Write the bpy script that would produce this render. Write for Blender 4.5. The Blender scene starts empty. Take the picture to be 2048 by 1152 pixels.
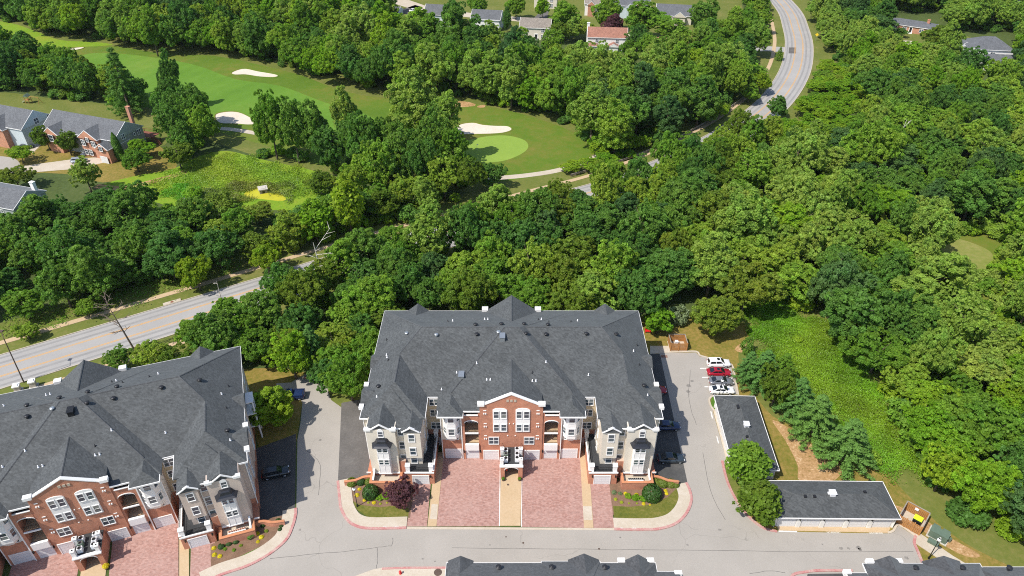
import bpy, math, random
import numpy as np
from mathutils import Vector, Matrix
random.seed(7)
rng = np.random.default_rng(7)
SC = bpy.context.scene
COL = SC.collection

# ------------------------------------------------------------------ camera
CAM_H, CAM_TILT, CAM_F = 100.0, math.radians(36.0), 1450.0   # metres up, below the horizon, focal length for a 2048 wide frame
cam = bpy.data.cameras.new('camera')
cam.sensor_width = 36.0
cam.lens = CAM_F / 2048.0 * 36.0
cam.clip_start = 1.0
cam.clip_end = 5000.0
cam_ob = bpy.data.objects.new('camera', cam)
COL.objects.link(cam_ob)
cam_ob.location = (0, 0, CAM_H)
cam_ob.rotation_euler = (math.pi / 2 - CAM_TILT, 0, 0)
SC.camera = cam_ob

# ------------------------------------------------------------------ sky and sun
SUN_X, SUN_Y = 0.57, 0.42            # shadow offset per metre of height
sun_elev = math.atan(1.0 / math.hypot(SUN_X, SUN_Y))
sun_az = math.atan2(-SUN_X, -SUN_Y)  # compass bearing of the sun measured from +Y towards +X
world = bpy.data.worlds.new('World')
SC.world = world
world.use_nodes = True
wn = world.node_tree
bg = wn.nodes['Background']
sky = wn.nodes.new('ShaderNodeTexSky')
sky.sky_type = 'NISHITA'
sky.sun_disc = False
sky.sun_elevation = sun_elev
sky.sun_rotation = sun_az
sky.air_density = 1.0
sky.dust_density = 1.0
wn.links.new(sky.outputs[0], bg.inputs['Color'])
bg.inputs['Strength'].default_value = 0.15
sun = bpy.data.lights.new('sun', 'SUN')
sun.energy = 4.6
sun.angle = math.radians(0.53)
sun.color = (1.0, 0.945, 0.86)
sun_ob = bpy.data.objects.new('sun', sun)
COL.objects.link(sun_ob)
sun_ob.rotation_euler = Vector((SUN_X, SUN_Y, -1.0)).to_track_quat('-Z', 'Y').to_euler()
sun_ob.location = (-120, -50, 220)
SC.view_settings.view_transform = 'Standard'
SC.view_settings.look = 'None'
SC.view_settings.gamma = 1.0
SC.view_settings.exposure = 0.3
SC.view_settings.use_curve_mapping = False
SC.cycles.max_bounces = 6
SC.cycles.diffuse_bounces = 3
SC.cycles.glossy_bounces = 2
SC.cycles.transmission_bounces = 4
SC.cycles.transparent_max_bounces = 4
SC.cycles.use_denoising = False
SC.cycles.filter_width = 1.05

# ------------------------------------------------------------------ measuring: where a sight line meets a level plane
_c, _s = math.cos(CAM_TILT), math.sin(CAM_TILT)
def P(x, y, z=0.0):
    dx = (x - 1024.0) / CAM_F
    dy = (576.0 - y) / CAM_F
    d = (dx, _c + dy * _s, -_s + dy * _c)
    t = (z - CAM_H) / d[2]
    return (d[0] * t, d[1] * t)
def PL(pts, z=0.0):
    return [P(x, y, z) for x, y in pts]
def flat(vals):
    return list(zip(vals[0::2], vals[1::2]))

def smooth(pts, n=6, closed=True):
    pts = [np.array(p, float) for p in pts]
    m = len(pts); out = []
    for i in range(m if closed else m - 1):
        if closed:
            a, b, c, d = pts[(i - 1) % m], pts[i], pts[(i + 1) % m], pts[(i + 2) % m]
        else:
            a, b, c, d = pts[max(i - 1, 0)], pts[i], pts[i + 1], pts[min(i + 2, m - 1)]
        for k in range(n):
            t = k / n
            out.append(0.5 * ((2 * b) + (-a + c) * t + (2 * a - 5 * b + 4 * c - d) * t * t + (-a + 3 * b - 3 * c + d) * t ** 3))
    if not closed: out.append(pts[-1])
    return [tuple(p) for p in out]

def offset_line(pts, d):
    p = np.array(pts, float)
    t = np.gradient(p, axis=0)
    t /= np.linalg.norm(t, axis=1)[:, None] + 1e-9
    return p + np.stack([t[:, 1], -t[:, 0]], 1) * d      # positive d = to the right of the direction of travel

def inside(px, py, poly):
    poly = np.asarray(poly, float)
    x0, y0 = poly[:, 0], poly[:, 1]
    x1, y1 = np.roll(x0, -1), np.roll(y0, -1)
    px = np.asarray(px, float)[:, None]; py = np.asarray(py, float)[:, None]
    with np.errstate(divide='ignore', invalid='ignore'):
        c = ((y0 > py) != (y1 > py)) & (px < (x1 - x0) * (py - y0) / (y1 - y0) + x0)
    return (c.sum(1) % 2) == 1

# ------------------------------------------------------------------ materials
def new_mat(name):
    m = bpy.data.materials.new(name)
    m.use_nodes = True
    nt = m.node_tree
    return m, nt, nt.nodes['Principled BSDF']
def node(nt, t, **kw):
    n = nt.nodes.new(t)
    for k, v in kw.items():
        setattr(n, k, v)
    return n
def ramp(nt, fac, stops):
    r = node(nt, 'ShaderNodeValToRGB')
    e = r.color_ramp.elements
    while len(e) < len(stops): e.new(0.5)
    for i, (p, c) in enumerate(stops):
        e[i].position = p
        e[i].color = (c[0], c[1], c[2], 1)
    nt.links.new(fac, r.inputs[0])
    return r.outputs[0]
def noise(nt, vec, scale, detail=4, rough=0.55):
    n = node(nt, 'ShaderNodeTexNoise')
    n.inputs['Scale'].default_value = scale
    n.inputs['Detail'].default_value = detail
    n.inputs['Roughness'].default_value = rough
    if vec is not None: nt.links.new(vec, n.inputs['Vector'])
    return n.outputs['Fac']
def mixc(nt, fac, a, b, mode='MIX'):
    m = node(nt, 'ShaderNodeMix', data_type='RGBA', blend_type=mode)
    for sock, v in ((m.inputs[0], fac), (m.inputs[6], a), (m.inputs[7], b)):
        if isinstance(v, (int, float)): sock.default_value = v
        elif isinstance(v, tuple): sock.default_value = (v[0], v[1], v[2], 1)
        else: nt.links.new(v, sock)
    return m.outputs[2]
def coords(nt, scale=None, kind='Object'):
    tc = node(nt, 'ShaderNodeTexCoord')
    o = tc.outputs[kind]
    if scale:
        mp = node(nt, 'ShaderNodeMapping')
        mp.inputs['Scale'].default_value = scale
        nt.links.new(o, mp.inputs[0])
        o = mp.outputs[0]
    return o
def bump(nt, bsdf, h, strength=0.3, dist=0.05):
    b = node(nt, 'ShaderNodeBump')
    b.inputs['Strength'].default_value = strength
    b.inputs['Distance'].default_value = dist
    nt.links.new(h, b.inputs['Height'])
    nt.links.new(b.outputs[0], bsdf.inputs['Normal'])

def plain(name, col, rough=0.6, var=0.08, scale=1.5, metal=0.0, spec=0.4, bumps=0.0):
    m, nt, b = new_mat(name)
    v = coords(nt)
    n = noise(nt, v, scale, 5)
    c = ramp(nt, n, [(0.25, tuple(x * (1 - var) for x in col)), (0.75, tuple(min(1, x * (1 + var)) for x in col))])
    nt.links.new(c, b.inputs['Base Color'])
    b.inputs['Roughness'].default_value = rough
    b.inputs['Metallic'].default_value = metal
    b.inputs['Specular IOR Level'].default_value = spec
    if bumps: bump(nt, b, noise(nt, v, scale * 6, 4), bumps, 0.03)
    return m

def mottled(name, stops, scale, fine, rough=0.9, bumps=0.3, dist=0.06, stretch=None, fine_amt=0.5):
    """two sizes of noise driving one colour ramp: turf, soil, paving"""
    m, nt, b = new_mat(name)
    v = coords(nt, stretch)
    big = noise(nt, v, scale, 5, 0.6)
    sm = noise(nt, coords(nt), fine, 5, 0.65)
    mx = node(nt, 'ShaderNodeMix', data_type='FLOAT')
    mx.inputs[0].default_value = fine_amt
    nt.links.new(big, mx.inputs[2]); nt.links.new(sm, mx.inputs[3])
    nt.links.new(ramp(nt, mx.outputs[0], stops), b.inputs['Base Color'])
    b.inputs['Roughness'].default_value = rough
    b.inputs['Specular IOR Level'].default_value = 0.2
    if bumps: bump(nt, b, sm, bumps, dist)
    return m

def brick_mat(name, c1, c2, mortar):
    m, nt, b = new_mat(name)
    tc = node(nt, 'ShaderNodeTexCoord')
    sp = node(nt, 'ShaderNodeSeparateXYZ'); nt.links.new(tc.outputs['Object'], sp.inputs[0])
    ad = node(nt, 'ShaderNodeMath', operation='ADD'); nt.links.new(sp.outputs[0], ad.inputs[0]); nt.links.new(sp.outputs[1], ad.inputs[1])
    cb = node(nt, 'ShaderNodeCombineXYZ'); nt.links.new(ad.outputs[0], cb.inputs[0]); nt.links.new(sp.outputs[2], cb.inputs[1])
    t = node(nt, 'ShaderNodeTexBrick')
    nt.links.new(cb.outputs[0], t.inputs['Vector'])
    t.inputs['Scale'].default_value = 1.0
    t.inputs['Brick Width'].default_value = 0.215
    t.inputs['Row Height'].default_value = 0.075
    t.inputs['Mortar Size'].default_value = 0.006
    t.inputs['Color1'].default_value = (*c1, 1); t.inputs['Color2'].default_value = (*c2, 1); t.inputs['Mortar'].default_value = (*mortar, 1)
    n = noise(nt, tc.outputs['Object'], 0.9, 6, 0.6)
    f = ramp(nt, n, [(0.25, (0.78, 0.78, 0.78)), (0.75, (1.18, 1.15, 1.1))])
    nt.links.new(mixc(nt, 1.0, t.outputs[0], f, 'MULTIPLY'), b.inputs['Base Color'])
    b.inputs['Roughness'].default_value = 0.85
    return m

def siding_mat(name, col):
    m, nt, b = new_mat(name)
    tc = node(nt, 'ShaderNodeTexCoord')
    sp = node(nt, 'ShaderNodeSeparateXYZ'); nt.links.new(tc.outputs['Object'], sp.inputs[0])
    w = node(nt, 'ShaderNodeMath', operation='MULTIPLY'); nt.links.new(sp.outputs[2], w.inputs[0]); w.inputs[1].default_value = 1 / 0.18
    fr = node(nt, 'ShaderNodeMath', operation='FRACT'); nt.links.new(w.outputs[0], fr.inputs[0])
    n = noise(nt, tc.outputs['Object'], 0.6, 5)
    c = ramp(nt, n, [(0.3, tuple(x * 0.92 for x in col)), (0.7, tuple(x * 1.05 for x in col))])
    nt.links.new(c, b.inputs['Base Color'])
    b.inputs['Roughness'].default_value = 0.55
    nt.links.new(mixc(nt, 0.5, c, mixc(nt, 1.0, c, ramp(nt, fr.outputs[0], [(0.0, (0.8, 0.8, 0.8)), (0.2, (1, 1, 1))]), 'MULTIPLY')), b.inputs['Base Color'])
    return m

def shingle_mat(name, c_lo, c_hi, sheen=0.25):
    m, nt, b = new_mat(name)
    v = coords(nt)
    course = node(nt, 'ShaderNodeTexBrick')
    sp = node(nt, 'ShaderNodeSeparateXYZ'); nt.links.new(v, sp.inputs[0])
    ad = node(nt, 'ShaderNodeMath', operation='ADD'); nt.links.new(sp.outputs[0], ad.inputs[0]); nt.links.new(sp.outputs[1], ad.inputs[1])
    z2 = node(nt, 'ShaderNodeMath', operation='MULTIPLY'); nt.links.new(sp.outputs[2], z2.inputs[0]); z2.inputs[1].default_value = 2.2
    cb = node(nt, 'ShaderNodeCombineXYZ'); nt.links.new(ad.outputs[0], cb.inputs[0]); nt.links.new(z2.outputs[0], cb.inputs[1])
    nt.links.new(cb.outputs[0], course.inputs['Vector'])
    course.inputs['Scale'].default_value = 1.0
    course.inputs['Brick Width'].default_value = 0.34
    course.inputs['Row Height'].default_value = 0.3
    course.inputs['Mortar Size'].default_value = 0.0
    course.inputs['Color1'].default_value = (0.55, 0.55, 0.55, 1); course.inputs['Color2'].default_value = (1.3, 1.3, 1.3, 1)
    n1 = noise(nt, v, 0.3, 4); n2 = noise(nt, v, 3.2, 6, 0.75)
    mx = node(nt, 'ShaderNodeMix', data_type='FLOAT'); mx.inputs[0].default_value = 0.72
    nt.links.new(n1, mx.inputs[2]); nt.links.new(n2, mx.inputs[3])
    base = ramp(nt, mx.outputs[0], [(0.38, c_lo), (0.62, c_hi)])
    nt.links.new(mixc(nt, 0.55, base, mixc(nt, 1.0, base, course.outputs[0], 'MULTIPLY')), b.inputs['Base Color'])
    b.inputs['Roughness'].default_value = 0.8
    b.inputs['Specular IOR Level'].default_value = 0.35
    b.inputs['Sheen Weight'].default_value = sheen
    b.inputs['Sheen Roughness'].default_value = 0.6
    b.inputs['Sheen Tint'].default_value = (0.9, 0.97, 1.0, 1)
    bump(nt, b, n2, 0.2, 0.03)
    return m

def glass_mat(name, col=(0.03, 0.045, 0.06), rough=0.08):
    m, nt, b = new_mat(name)
    oi = node(nt, 'ShaderNodeObjectInfo')
    c = ramp(nt, oi.outputs['Random'], [(0.0, col), (0.55, tuple(x * 1.6 + 0.01 for x in col)), (0.8, (0.10, 0.13, 0.14)), (1.0, (0.2, 0.22, 0.21))])
    nt.links.new(c, b.inputs['Base Color'])
    b.inputs['Roughness'].default_value = rough
    b.inputs['Specular IOR Level'].default_value = 0.7
    return m

def leaf_mat(name, stops, trans=0.3, rough=0.5, spec=0.35):
    m, nt, b = new_mat(name)
    oi = node(nt, 'ShaderNodeObjectInfo')
    base = ramp(nt, oi.outputs['Random'], stops)
    at = node(nt, 'ShaderNodeAttribute', attribute_name='tint')
    col = mixc(nt, 1.0, base, at.outputs['Color'], 'MULTIPLY')
    nt.links.new(col, b.inputs['Base Color'])
    b.inputs['Roughness'].default_value = rough
    b.inputs['Specular IOR Level'].default_value = spec
    tr = node(nt, 'ShaderNodeBsdfTranslucent')
    tcol = mixc(nt, 1.0, col, (1.35, 1.5, 0.6), 'MULTIPLY')
    nt.links.new(tcol, tr.inputs['Color'])
    ms = node(nt, 'ShaderNodeMixShader'); ms.inputs[0].default_value = trans
    nt.links.new(b.outputs[0], ms.inputs[1]); nt.links.new(tr.outputs[0], ms.inputs[2])
    nt.links.new(ms.outputs[0], nt.nodes['Material Output'].inputs['Surface'])
    return m

M = {}
M['brick'] = brick_mat('red brick', (0.52, 0.205, 0.115), (0.42, 0.15, 0.082), (0.46, 0.34, 0.27))
M['brick_pale'] = brick_mat('orange brick', (0.52, 0.23, 0.13), (0.42, 0.17, 0.1), (0.45, 0.36, 0.29))
M['cream'] = siding_mat('cream siding', (0.66, 0.6, 0.5))
M['tan'] = siding_mat('rosy tan siding', (0.56, 0.46, 0.39))
M['beige'] = siding_mat('beige siding', (0.56, 0.46, 0.31))
M['grey_siding'] = siding_mat('grey green siding', (0.34, 0.37, 0.35))
M['pale_blue'] = siding_mat('pale blue siding', (0.5, 0.57, 0.6))
M['white_siding'] = siding_mat('white siding', (0.76, 0.75, 0.72))
M['white'] = plain('white paint', (0.8, 0.79, 0.77), 0.45, 0.03)
M['door_white'] = plain('garage door white', (0.66, 0.66, 0.67), 0.5, 0.05, 0.8)
M['roof'] = shingle_mat('charcoal shingles', (0.046, 0.0495, 0.051), (0.084, 0.0895, 0.091), 0.08)
M['roof_dark'] = shingle_mat('dark slate shingles', (0.033, 0.034, 0.037), (0.068, 0.07, 0.074), 0.2)
M['roof_grey'] = shingle_mat('grey shingles', (0.075, 0.078, 0.085), (0.125, 0.13, 0.138), 0.15)
M['roof_brown'] = shingle_mat('brown grey shingles', (0.17, 0.145, 0.12), (0.26, 0.225, 0.19), 0.1)
M['roof_red'] = shingle_mat('red brown shingles', (0.23, 0.1, 0.065), (0.34, 0.16, 0.11), 0.1)
M['metal_roof'] = plain('black standing metal', (0.035, 0.037, 0.045), 0.35, 0.1, metal=0.4)
M['black'] = plain('black metal', (0.012, 0.012, 0.013), 0.45, 0.2)
M['dark_metal'] = plain('dark vent metal', (0.03, 0.03, 0.033), 0.4, 0.2, metal=0.3)
M['grey_metal'] = plain('galvanised metal', (0.45, 0.47, 0.48), 0.35, 0.1, metal=0.7)
M['glass'] = glass_mat('window glass')
M['car_glass'] = plain('tinted car glass', (0.012, 0.016, 0.02), 0.05, 0.1, spec=0.8)
M['rubber'] = plain('tyre rubber', (0.015, 0.015, 0.015), 0.85, 0.2)
M['deck_dark'] = plain('dark terrace membrane', (0.035, 0.037, 0.04), 0.8, 0.25, 0.7)
M['concrete'] = mottled('pale concrete', [(0.25, (0.38, 0.32, 0.24)), (0.5, (0.46, 0.4, 0.32)), (0.75, (0.54, 0.49, 0.42))], 0.35, 3.0, 0.85, 0.1)
M['walk_tan'] = mottled('tan concrete', [(0.25, (0.4, 0.29, 0.165)), (0.55, (0.47, 0.35, 0.22)), (0.75, (0.54, 0.42, 0.29))], 0.3, 3.0, 0.85, 0.1)
M['kerb_red'] = mottled('worn red kerb paint', [(0.3, (0.36, 0.1, 0.1)), (0.45, (0.42, 0.19, 0.18)), (0.62, (0.46, 0.33, 0.29)), (0.75, (0.46, 0.4, 0.34))], 0.7, 5.0, 0.7, 0.1)
M['wood'] = plain('cedar boards', (0.4, 0.19, 0.06), 0.75, 0.25, 1.2)
M['wood_dark'] = plain('red stained deck', (0.2, 0.075, 0.045), 0.75, 0.2, 1.2)
M['grey_wood'] = plain('weathered timber', (0.28, 0.25, 0.21), 0.85, 0.25, 2)
M['bark'] = plain('bark', (0.11, 0.085, 0.06), 0.95, 0.4, 3, bumps=0.5)
M['dead_wood'] = plain('bleached dead wood', (0.5, 0.46, 0.4), 0.85, 0.25, 2)
M['dead_dark'] = plain('brown dead wood', (0.17, 0.13, 0.1), 0.9, 0.25, 2)
M['green_box'] = plain('utility green', (0.11, 0.155, 0.115), 0.5, 0.12)
M['lime'] = plain('lime plastic', (0.5, 0.75, 0.02), 0.4, 0.05)
M['red'] = plain('red paint', (0.55, 0.02, 0.02), 0.35, 0.05)
M['blue'] = plain('blue plastic', (0.02, 0.05, 0.3), 0.4, 0.05)
M['yellow'] = plain('yellow sign', (0.8, 0.55, 0.02), 0.4, 0.04)
M['sand'] = mottled('bunker sand', [(0.3, (0.52, 0.45, 0.36)), (0.7, (0.66, 0.59, 0.5))], 0.12, 1.2, 0.95, 0.25, 0.1)
M['rock'] = plain('pale stone', (0.45, 0.42, 0.37), 0.85, 0.2, 2, bumps=0.5)
M['stucco'] = plain('white vent paint', (0.78, 0.78, 0.8), 0.4, 0.04)
M['bulb'] = plain('frosted lamp glass', (0.75, 0.75, 0.72), 0.3, 0.03)
M['line_white'] = mottled('worn white road paint', [(0.3, (0.5, 0.48, 0.45)), (0.6, (0.78, 0.77, 0.74))], 0.8, 6.0, 0.7, 0.0)
M['line_yellow'] = mottled('worn yellow road paint', [(0.3, (0.42, 0.3, 0.18)), (0.6, (0.58, 0.31, 0.075))], 0.5, 4.0, 0.7, 0.0)
M['cap_brick'] = plain('brick wall cap', (0.47, 0.2, 0.1), 0.8, 0.12)
M['manhole'] = plain('rusty iron', (0.09, 0.06, 0.045), 0.7, 0.2)

# ------------------------------------------------------------------ mesh building
class MB:
    def __init__(s): s.v = []; s.f = []; s.m = []
    def poly(s, pts, m=0):
        b = len(s.v); s.v += [tuple(p) for p in pts]; s.f.append(tuple(range(b, b + len(pts)))); s.m.append(m)
    def box(s, x0, x1, y0, y1, z0, z1, m=0):
        x0, x1 = min(x0, x1), max(x0, x1); y0, y1 = min(y0, y1), max(y0, y1)
        b = len(s.v)
        s.v += [(x0, y0, z0), (x1, y0, z0), (x1, y1, z0), (x0, y1, z0), (x0, y0, z1), (x1, y0, z1), (x1, y1, z1), (x0, y1, z1)]
        for q in ((0, 3, 2, 1), (4, 5, 6, 7), (0, 1, 5, 4), (1, 2, 6, 5), (2, 3, 7, 6), (3, 0, 4, 7)):
            s.f.append(tuple(b + i for i in q)); s.m.append(m)
        return s
    def prism(s, pts, z0, z1, m=0, mside=None):
        a = sum(pts[i][0] * pts[(i + 1) % len(pts)][1] - pts[(i + 1) % len(pts)][0] * pts[i][1] for i in range(len(pts)))
        if a < 0: pts = pts[::-1]
        b = len(s.v); n = len(pts)
        s.v += [(p[0], p[1], z0) for p in pts] + [(p[0], p[1], z1) for p in pts]
        s.f.append(tuple(b + i for i in range(n - 1, -1, -1))); s.m.append(m)
        s.f.append(tuple(b + n + i for i in range(n))); s.m.append(m)
        for i in range(n):
            j = (i + 1) % n
            s.f.append((b + i, b + j, b + n + j, b + n + i)); s.m.append(m if mside is None else mside)
        return s
    def slab_xz(s, pts, y0, y1, m=0):
        """outline in x,z given thickness along y"""
        b = len(s.v); n = len(pts)
        s.v += [(p[0], y0, p[1]) for p in pts] + [(p[0], y1, p[1]) for p in pts]
        s.f.append(tuple(b + i for i in range(n))); s.m.append(m)
        s.f.append(tuple(b + n + i for i in range(n - 1, -1, -1))); s.m.append(m)
        for i in range(n):
            j = (i + 1) % n
            s.f.append((b + j, b + i, b + n + i, b + n + j)); s.m.append(m)
        return s
    def tube(s, p0, p1, r0, r1=None, n=8, m=0, cap=True):
        r1 = r0 if r1 is None else r1
        p0, p1 = Vector(p0), Vector(p1)
        q = (p1 - p0).to_track_quat('Z', 'Y')
        b = len(s.v)
        for p, r in ((p0, r0), (p1, r1)):
            for i in range(n):
                a = 2 * math.pi * i / n
                s.v.append(tuple(p + q @ Vector((math.cos(a) * r, math.sin(a) * r, 0))))
        for i in range(n):
            j = (i + 1) % n
            s.f.append((b + i, b + j, b + n + j, b + n + i)); s.m.append(m)
        if cap:
            s.f.append(tuple(b + i for i in range(n - 1, -1, -1))); s.m.append(m)
            s.f.append(tuple(b + n + i for i in range(n))); s.m.append(m)
        return s
    def loft(s, rings, m=0, cap=True, closed=True):
        b = len(s.v); n = len(rings[0])
        for r in rings: s.v += [tuple(p) for p in r]
        for k in range(len(rings) - 1):
            for i in range(n if closed else n - 1):
                j = (i + 1) % n
                s.f.append((b + k * n + i, b + k * n + j, b + (k + 1) * n + j, b + (k + 1) * n + i)); s.m.append(m)
        if cap:
            s.f.append(tuple(b + i for i in range(n - 1, -1, -1))); s.m.append(m)
            e = b + (len(rings) - 1) * n
            s.f.append(tuple(e + i for i in range(n))); s.m.append(m)
        return s
    def ball(s, c, r, n=10, k=6, sz=1.0, m=0):
        rings = []
        for a in range(k + 1):
            t = math.pi * a / k
            rr = max(1e-3, math.sin(t)) * r
            rings.append([(c[0] + rr * math.cos(2 * math.pi * i / n), c[1] + rr * math.sin(2 * math.pi * i / n), c[2] - math.cos(t) * r * sz) for i in range(n)])
        return s.loft(rings, m)
    def mesh(s, name, mats, smooth=False):
        me = bpy.data.meshes.new(name)
        me.from_pydata(s.v, [], s.f)
        for mm in (mats if isinstance(mats, (list, tuple)) else [mats]): me.materials.append(mm)
        if any(s.m): me.polygons.foreach_set('material_index', s.m)
        if smooth: me.polygons.foreach_set('use_smooth', [True] * len(s.f))
        me.update()
        return me
    def build(s, name, mats, parent=None, loc=(0, 0, 0), rz=0.0, smooth=False):
        return link(name, s.mesh(name, mats, smooth), parent, loc, rz)

def link(name, me, parent=None, loc=(0, 0, 0), rz=0.0):
    o = bpy.data.objects.new(name, me)
    COL.objects.link(o)
    if parent is not None: o.parent = parent
    o.location = loc
    o.rotation_euler = (0, 0, rz)
    return o
def tag(o, label=None, cat=None, group=None, kind=None):
    if label: o['label'] = label
    if cat: o['category'] = cat
    if group: o['group'] = group
    if kind: o['kind'] = kind
    return o
def thing(name, label, cat, loc=(0, 0, 0), rz=0.0, group=None):
    return tag(link(name, None, None, loc, rz), label, cat, group)
def copy_tree(o, parent=None):
    c = o.copy(); COL.objects.link(c)
    if parent is not None: c.parent = parent
    for ch in list(o.children): copy_tree(ch, c)
    return c
def structure(name, mb, mat, smooth=False):
    return tag(mb.build(name, mat, smooth=smooth), kind='structure')
def sheet(name, pts, z, mat):
    mb = MB()
    a = sum(pts[i][0] * pts[(i + 1) % len(pts)][1] - pts[(i + 1) % len(pts)][0] * pts[i][1] for i in range(len(pts)))
    if a < 0: pts = pts[::-1]
    mb.poly([(x, y, z) for x, y in pts])
    return structure(name, mb, mat)
def ribbon(mb, line, d0, d1, z, m=0):
    a, b = offset_line(line, d0), offset_line(line, d1)
    for i in range(len(a) - 1):
        mb.poly([(*b[i], z), (*b[i + 1], z), (*a[i + 1], z), (*a[i], z)][::-1], m)
def kerb(mb, line, d0, d1, z0, z1, m=0):
    a, b = offset_line(line, d0), offset_line(line, d1)
    rings = [[(*a[i], z0), (*a[i], z1), (*b[i], z1), (*b[i], z0)] for i in range(len(a))]
    mb.loft(rings, m)
# ================================================================== ground, roads, lawns, golf course
M['forest_floor'] = mottled('forest floor', [(0.3, (0.04, 0.055, 0.016)), (0.5, (0.065, 0.095, 0.024)), (0.7, (0.1, 0.12, 0.04))], 0.05, 0.8, 0.95, 0.6, 0.2)
M['lawn'] = mottled('dry summer lawn', [(0.3, (0.09, 0.12, 0.014)), (0.43, (0.155, 0.14, 0.024)), (0.56, (0.235, 0.17, 0.045)), (0.72, (0.36, 0.235, 0.09))], 0.13, 1.3, 0.95, 0.6, 0.08, fine_amt=0.58)
M['verge'] = mottled('mown verge', [(0.3, (0.08, 0.115, 0.018)), (0.5, (0.125, 0.145, 0.03)), (0.7, (0.2, 0.18, 0.06))], 0.1, 1.0, 0.95, 0.5, 0.08)
M['bed_grass'] = mottled('clipped grass', [(0.3, (0.06, 0.085, 0.012)), (0.5, (0.12, 0.125, 0.022)), (0.7, (0.22, 0.18, 0.055))], 0.3, 2.2, 0.95, 0.6, 0.08)
M['green_grass'] = mottled('lush grass', [(0.3, (0.055, 0.13, 0.015)), (0.7, (0.1, 0.19, 0.02))], 0.25, 2.0, 0.95, 0.5, 0.06)
M['rough'] = mottled('golf rough', [(0.3, (0.062, 0.13, 0.01)), (0.48, (0.095, 0.155, 0.015)), (0.6, (0.145, 0.155, 0.026)), (0.75, (0.21, 0.165, 0.05))], 0.03, 0.35, 0.95, 0.4, 0.15, fine_amt=0.35)
M['fairway'] = mottled('golf fairway', [(0.3, (0.08, 0.175, 0.016)), (0.5, (0.105, 0.21, 0.022)), (0.7, (0.15, 0.23, 0.032))], 0.035, 0.5, 0.9, 0.2, 0.05, fine_amt=0.3)
_nt = M['fairway'].node_tree; _b = _nt.nodes['Principled BSDF']
_w = node(_nt, 'ShaderNodeTexWave'); _w.inputs['Scale'].default_value = 0.045; _w.inputs['Distortion'].default_value = 0.6; _w.inputs['Detail'].default_value = 1
_mp = node(_nt, 'ShaderNodeMapping'); _mp.inputs['Rotation'].default_value = (0, 0, 0.5); _nt.links.new(coords(_nt), _mp.inputs[0]); _nt.links.new(_mp.outputs[0], _w.inputs['Vector'])
_src = _b.inputs['Base Color'].links[0].from_socket
_nt.links.new(mixc(_nt, 1.0, _src, ramp(_nt, _w.outputs['Fac'], [(0.35, (0.975, 0.98, 0.97)), (0.65, (1.02, 1.02, 1.02))]), 'MULTIPLY'), _b.inputs['Base Color'])
M['putting'] = mottled('putting green', [(0.35, (0.17, 0.27, 0.04)), (0.65, (0.23, 0.33, 0.055))], 0.06, 0.8, 0.9, 0.1, 0.03, fine_amt=0.3)
M['meadow'] = mottled('long meadow grass', [(0.3, (0.11, 0.23, 0.012)), (0.5, (0.16, 0.26, 0.016)), (0.7, (0.24, 0.25, 0.03))], 0.06, 0.7, 0.95, 0.8, 0.25)
M['dirt'] = mottled('bare orange soil', [(0.34, (0.13, 0.13, 0.025)), (0.42, (0.3, 0.18, 0.075)), (0.55, (0.42, 0.26, 0.13)), (0.63, (0.55, 0.42, 0.26)), (0.72, (0.62, 0.52, 0.38))], 0.35, 2.2, 0.95, 0.8, 0.12, fine_amt=0.6)
M['mulch'] = mottled('brown mulch', [(0.3, (0.12, 0.07, 0.045)), (0.7, (0.25, 0.16, 0.105))], 0.6, 5.0, 0.95, 0.6, 0.06)
M['asphalt_lot'] = None
def asphalt(name, lo, hi, crack=True):
    m, nt, b = new_mat(name)
    v = coords(nt)
    mx = node(nt, 'ShaderNodeMix', data_type='FLOAT'); mx.inputs[0].default_value = 0.4
    nt.links.new(noise(nt, v, 0.12, 6, 0.6), mx.inputs[2]); nt.links.new(noise(nt, v, 3.5, 6, 0.7), mx.inputs[3])
    c = ramp(nt, mx.outputs[0], [(0.3, lo), (0.7, hi)])
    if crack:   # sealed and open cracks, and a few oil spots
        vo = node(nt, 'ShaderNodeTexVoronoi', feature='DISTANCE_TO_EDGE')
        wv = node(nt, 'ShaderNodeTexNoise'); wv.inputs['Scale'].default_value = 0.25
        nt.links.new(v, wv.inputs['Vector'])
        ad = node(nt, 'ShaderNodeVectorMath', operation='MULTIPLY_ADD')
        nt.links.new(wv.outputs['Color'], ad.inputs[0]); ad.inputs[1].default_value = (5, 5, 5); nt.links.new(v, ad.inputs[2])
        nt.links.new(ad.outputs[0], vo.inputs['Vector']); vo.inputs['Scale'].default_value = 0.075
        k = node(nt, 'ShaderNodeMapRange'); nt.links.new(vo.outputs['Distance'], k.inputs[0])
        k.inputs[1].default_value = 0.0; k.inputs[2].default_value = 0.006; k.inputs[3].default_value = 0.3; k.inputs[4].default_value = 0.0
        gate = ramp(nt, noise(nt, v, 0.09, 2), [(0.48, (0, 0, 0)), (0.56, (1, 1, 1))])
        g = node(nt, 'ShaderNodeMath', operation='MULTIPLY'); nt.links.new(k.outputs[0], g.inputs[0]); nt.links.new(gate, g.inputs[1])
        c = mixc(nt, g.outputs[0], c, tuple(x * 0.35 for x in lo))
        sp = ramp(nt, noise(nt, v, 0.55, 3, 0.5), [(0.72, (0, 0, 0)), (0.8, (0.45, 0.45, 0.45))])
        c = mixc(nt, sp, c, tuple(x * 0.5 for x in lo))
    nt.links.new(c, b.inputs['Base Color'])
    b.inputs['Roughness'].default_value = 0.88
    b.inputs['Specular IOR Level'].default_value = 0.25
    return m
M['asphalt_lot'] = asphalt('sun bleached asphalt', (0.29, 0.268, 0.238), (0.36, 0.333, 0.3))
M['asphalt_road'] = asphalt('worn road asphalt', (0.275, 0.265, 0.255), (0.365, 0.353, 0.338), False)
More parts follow.
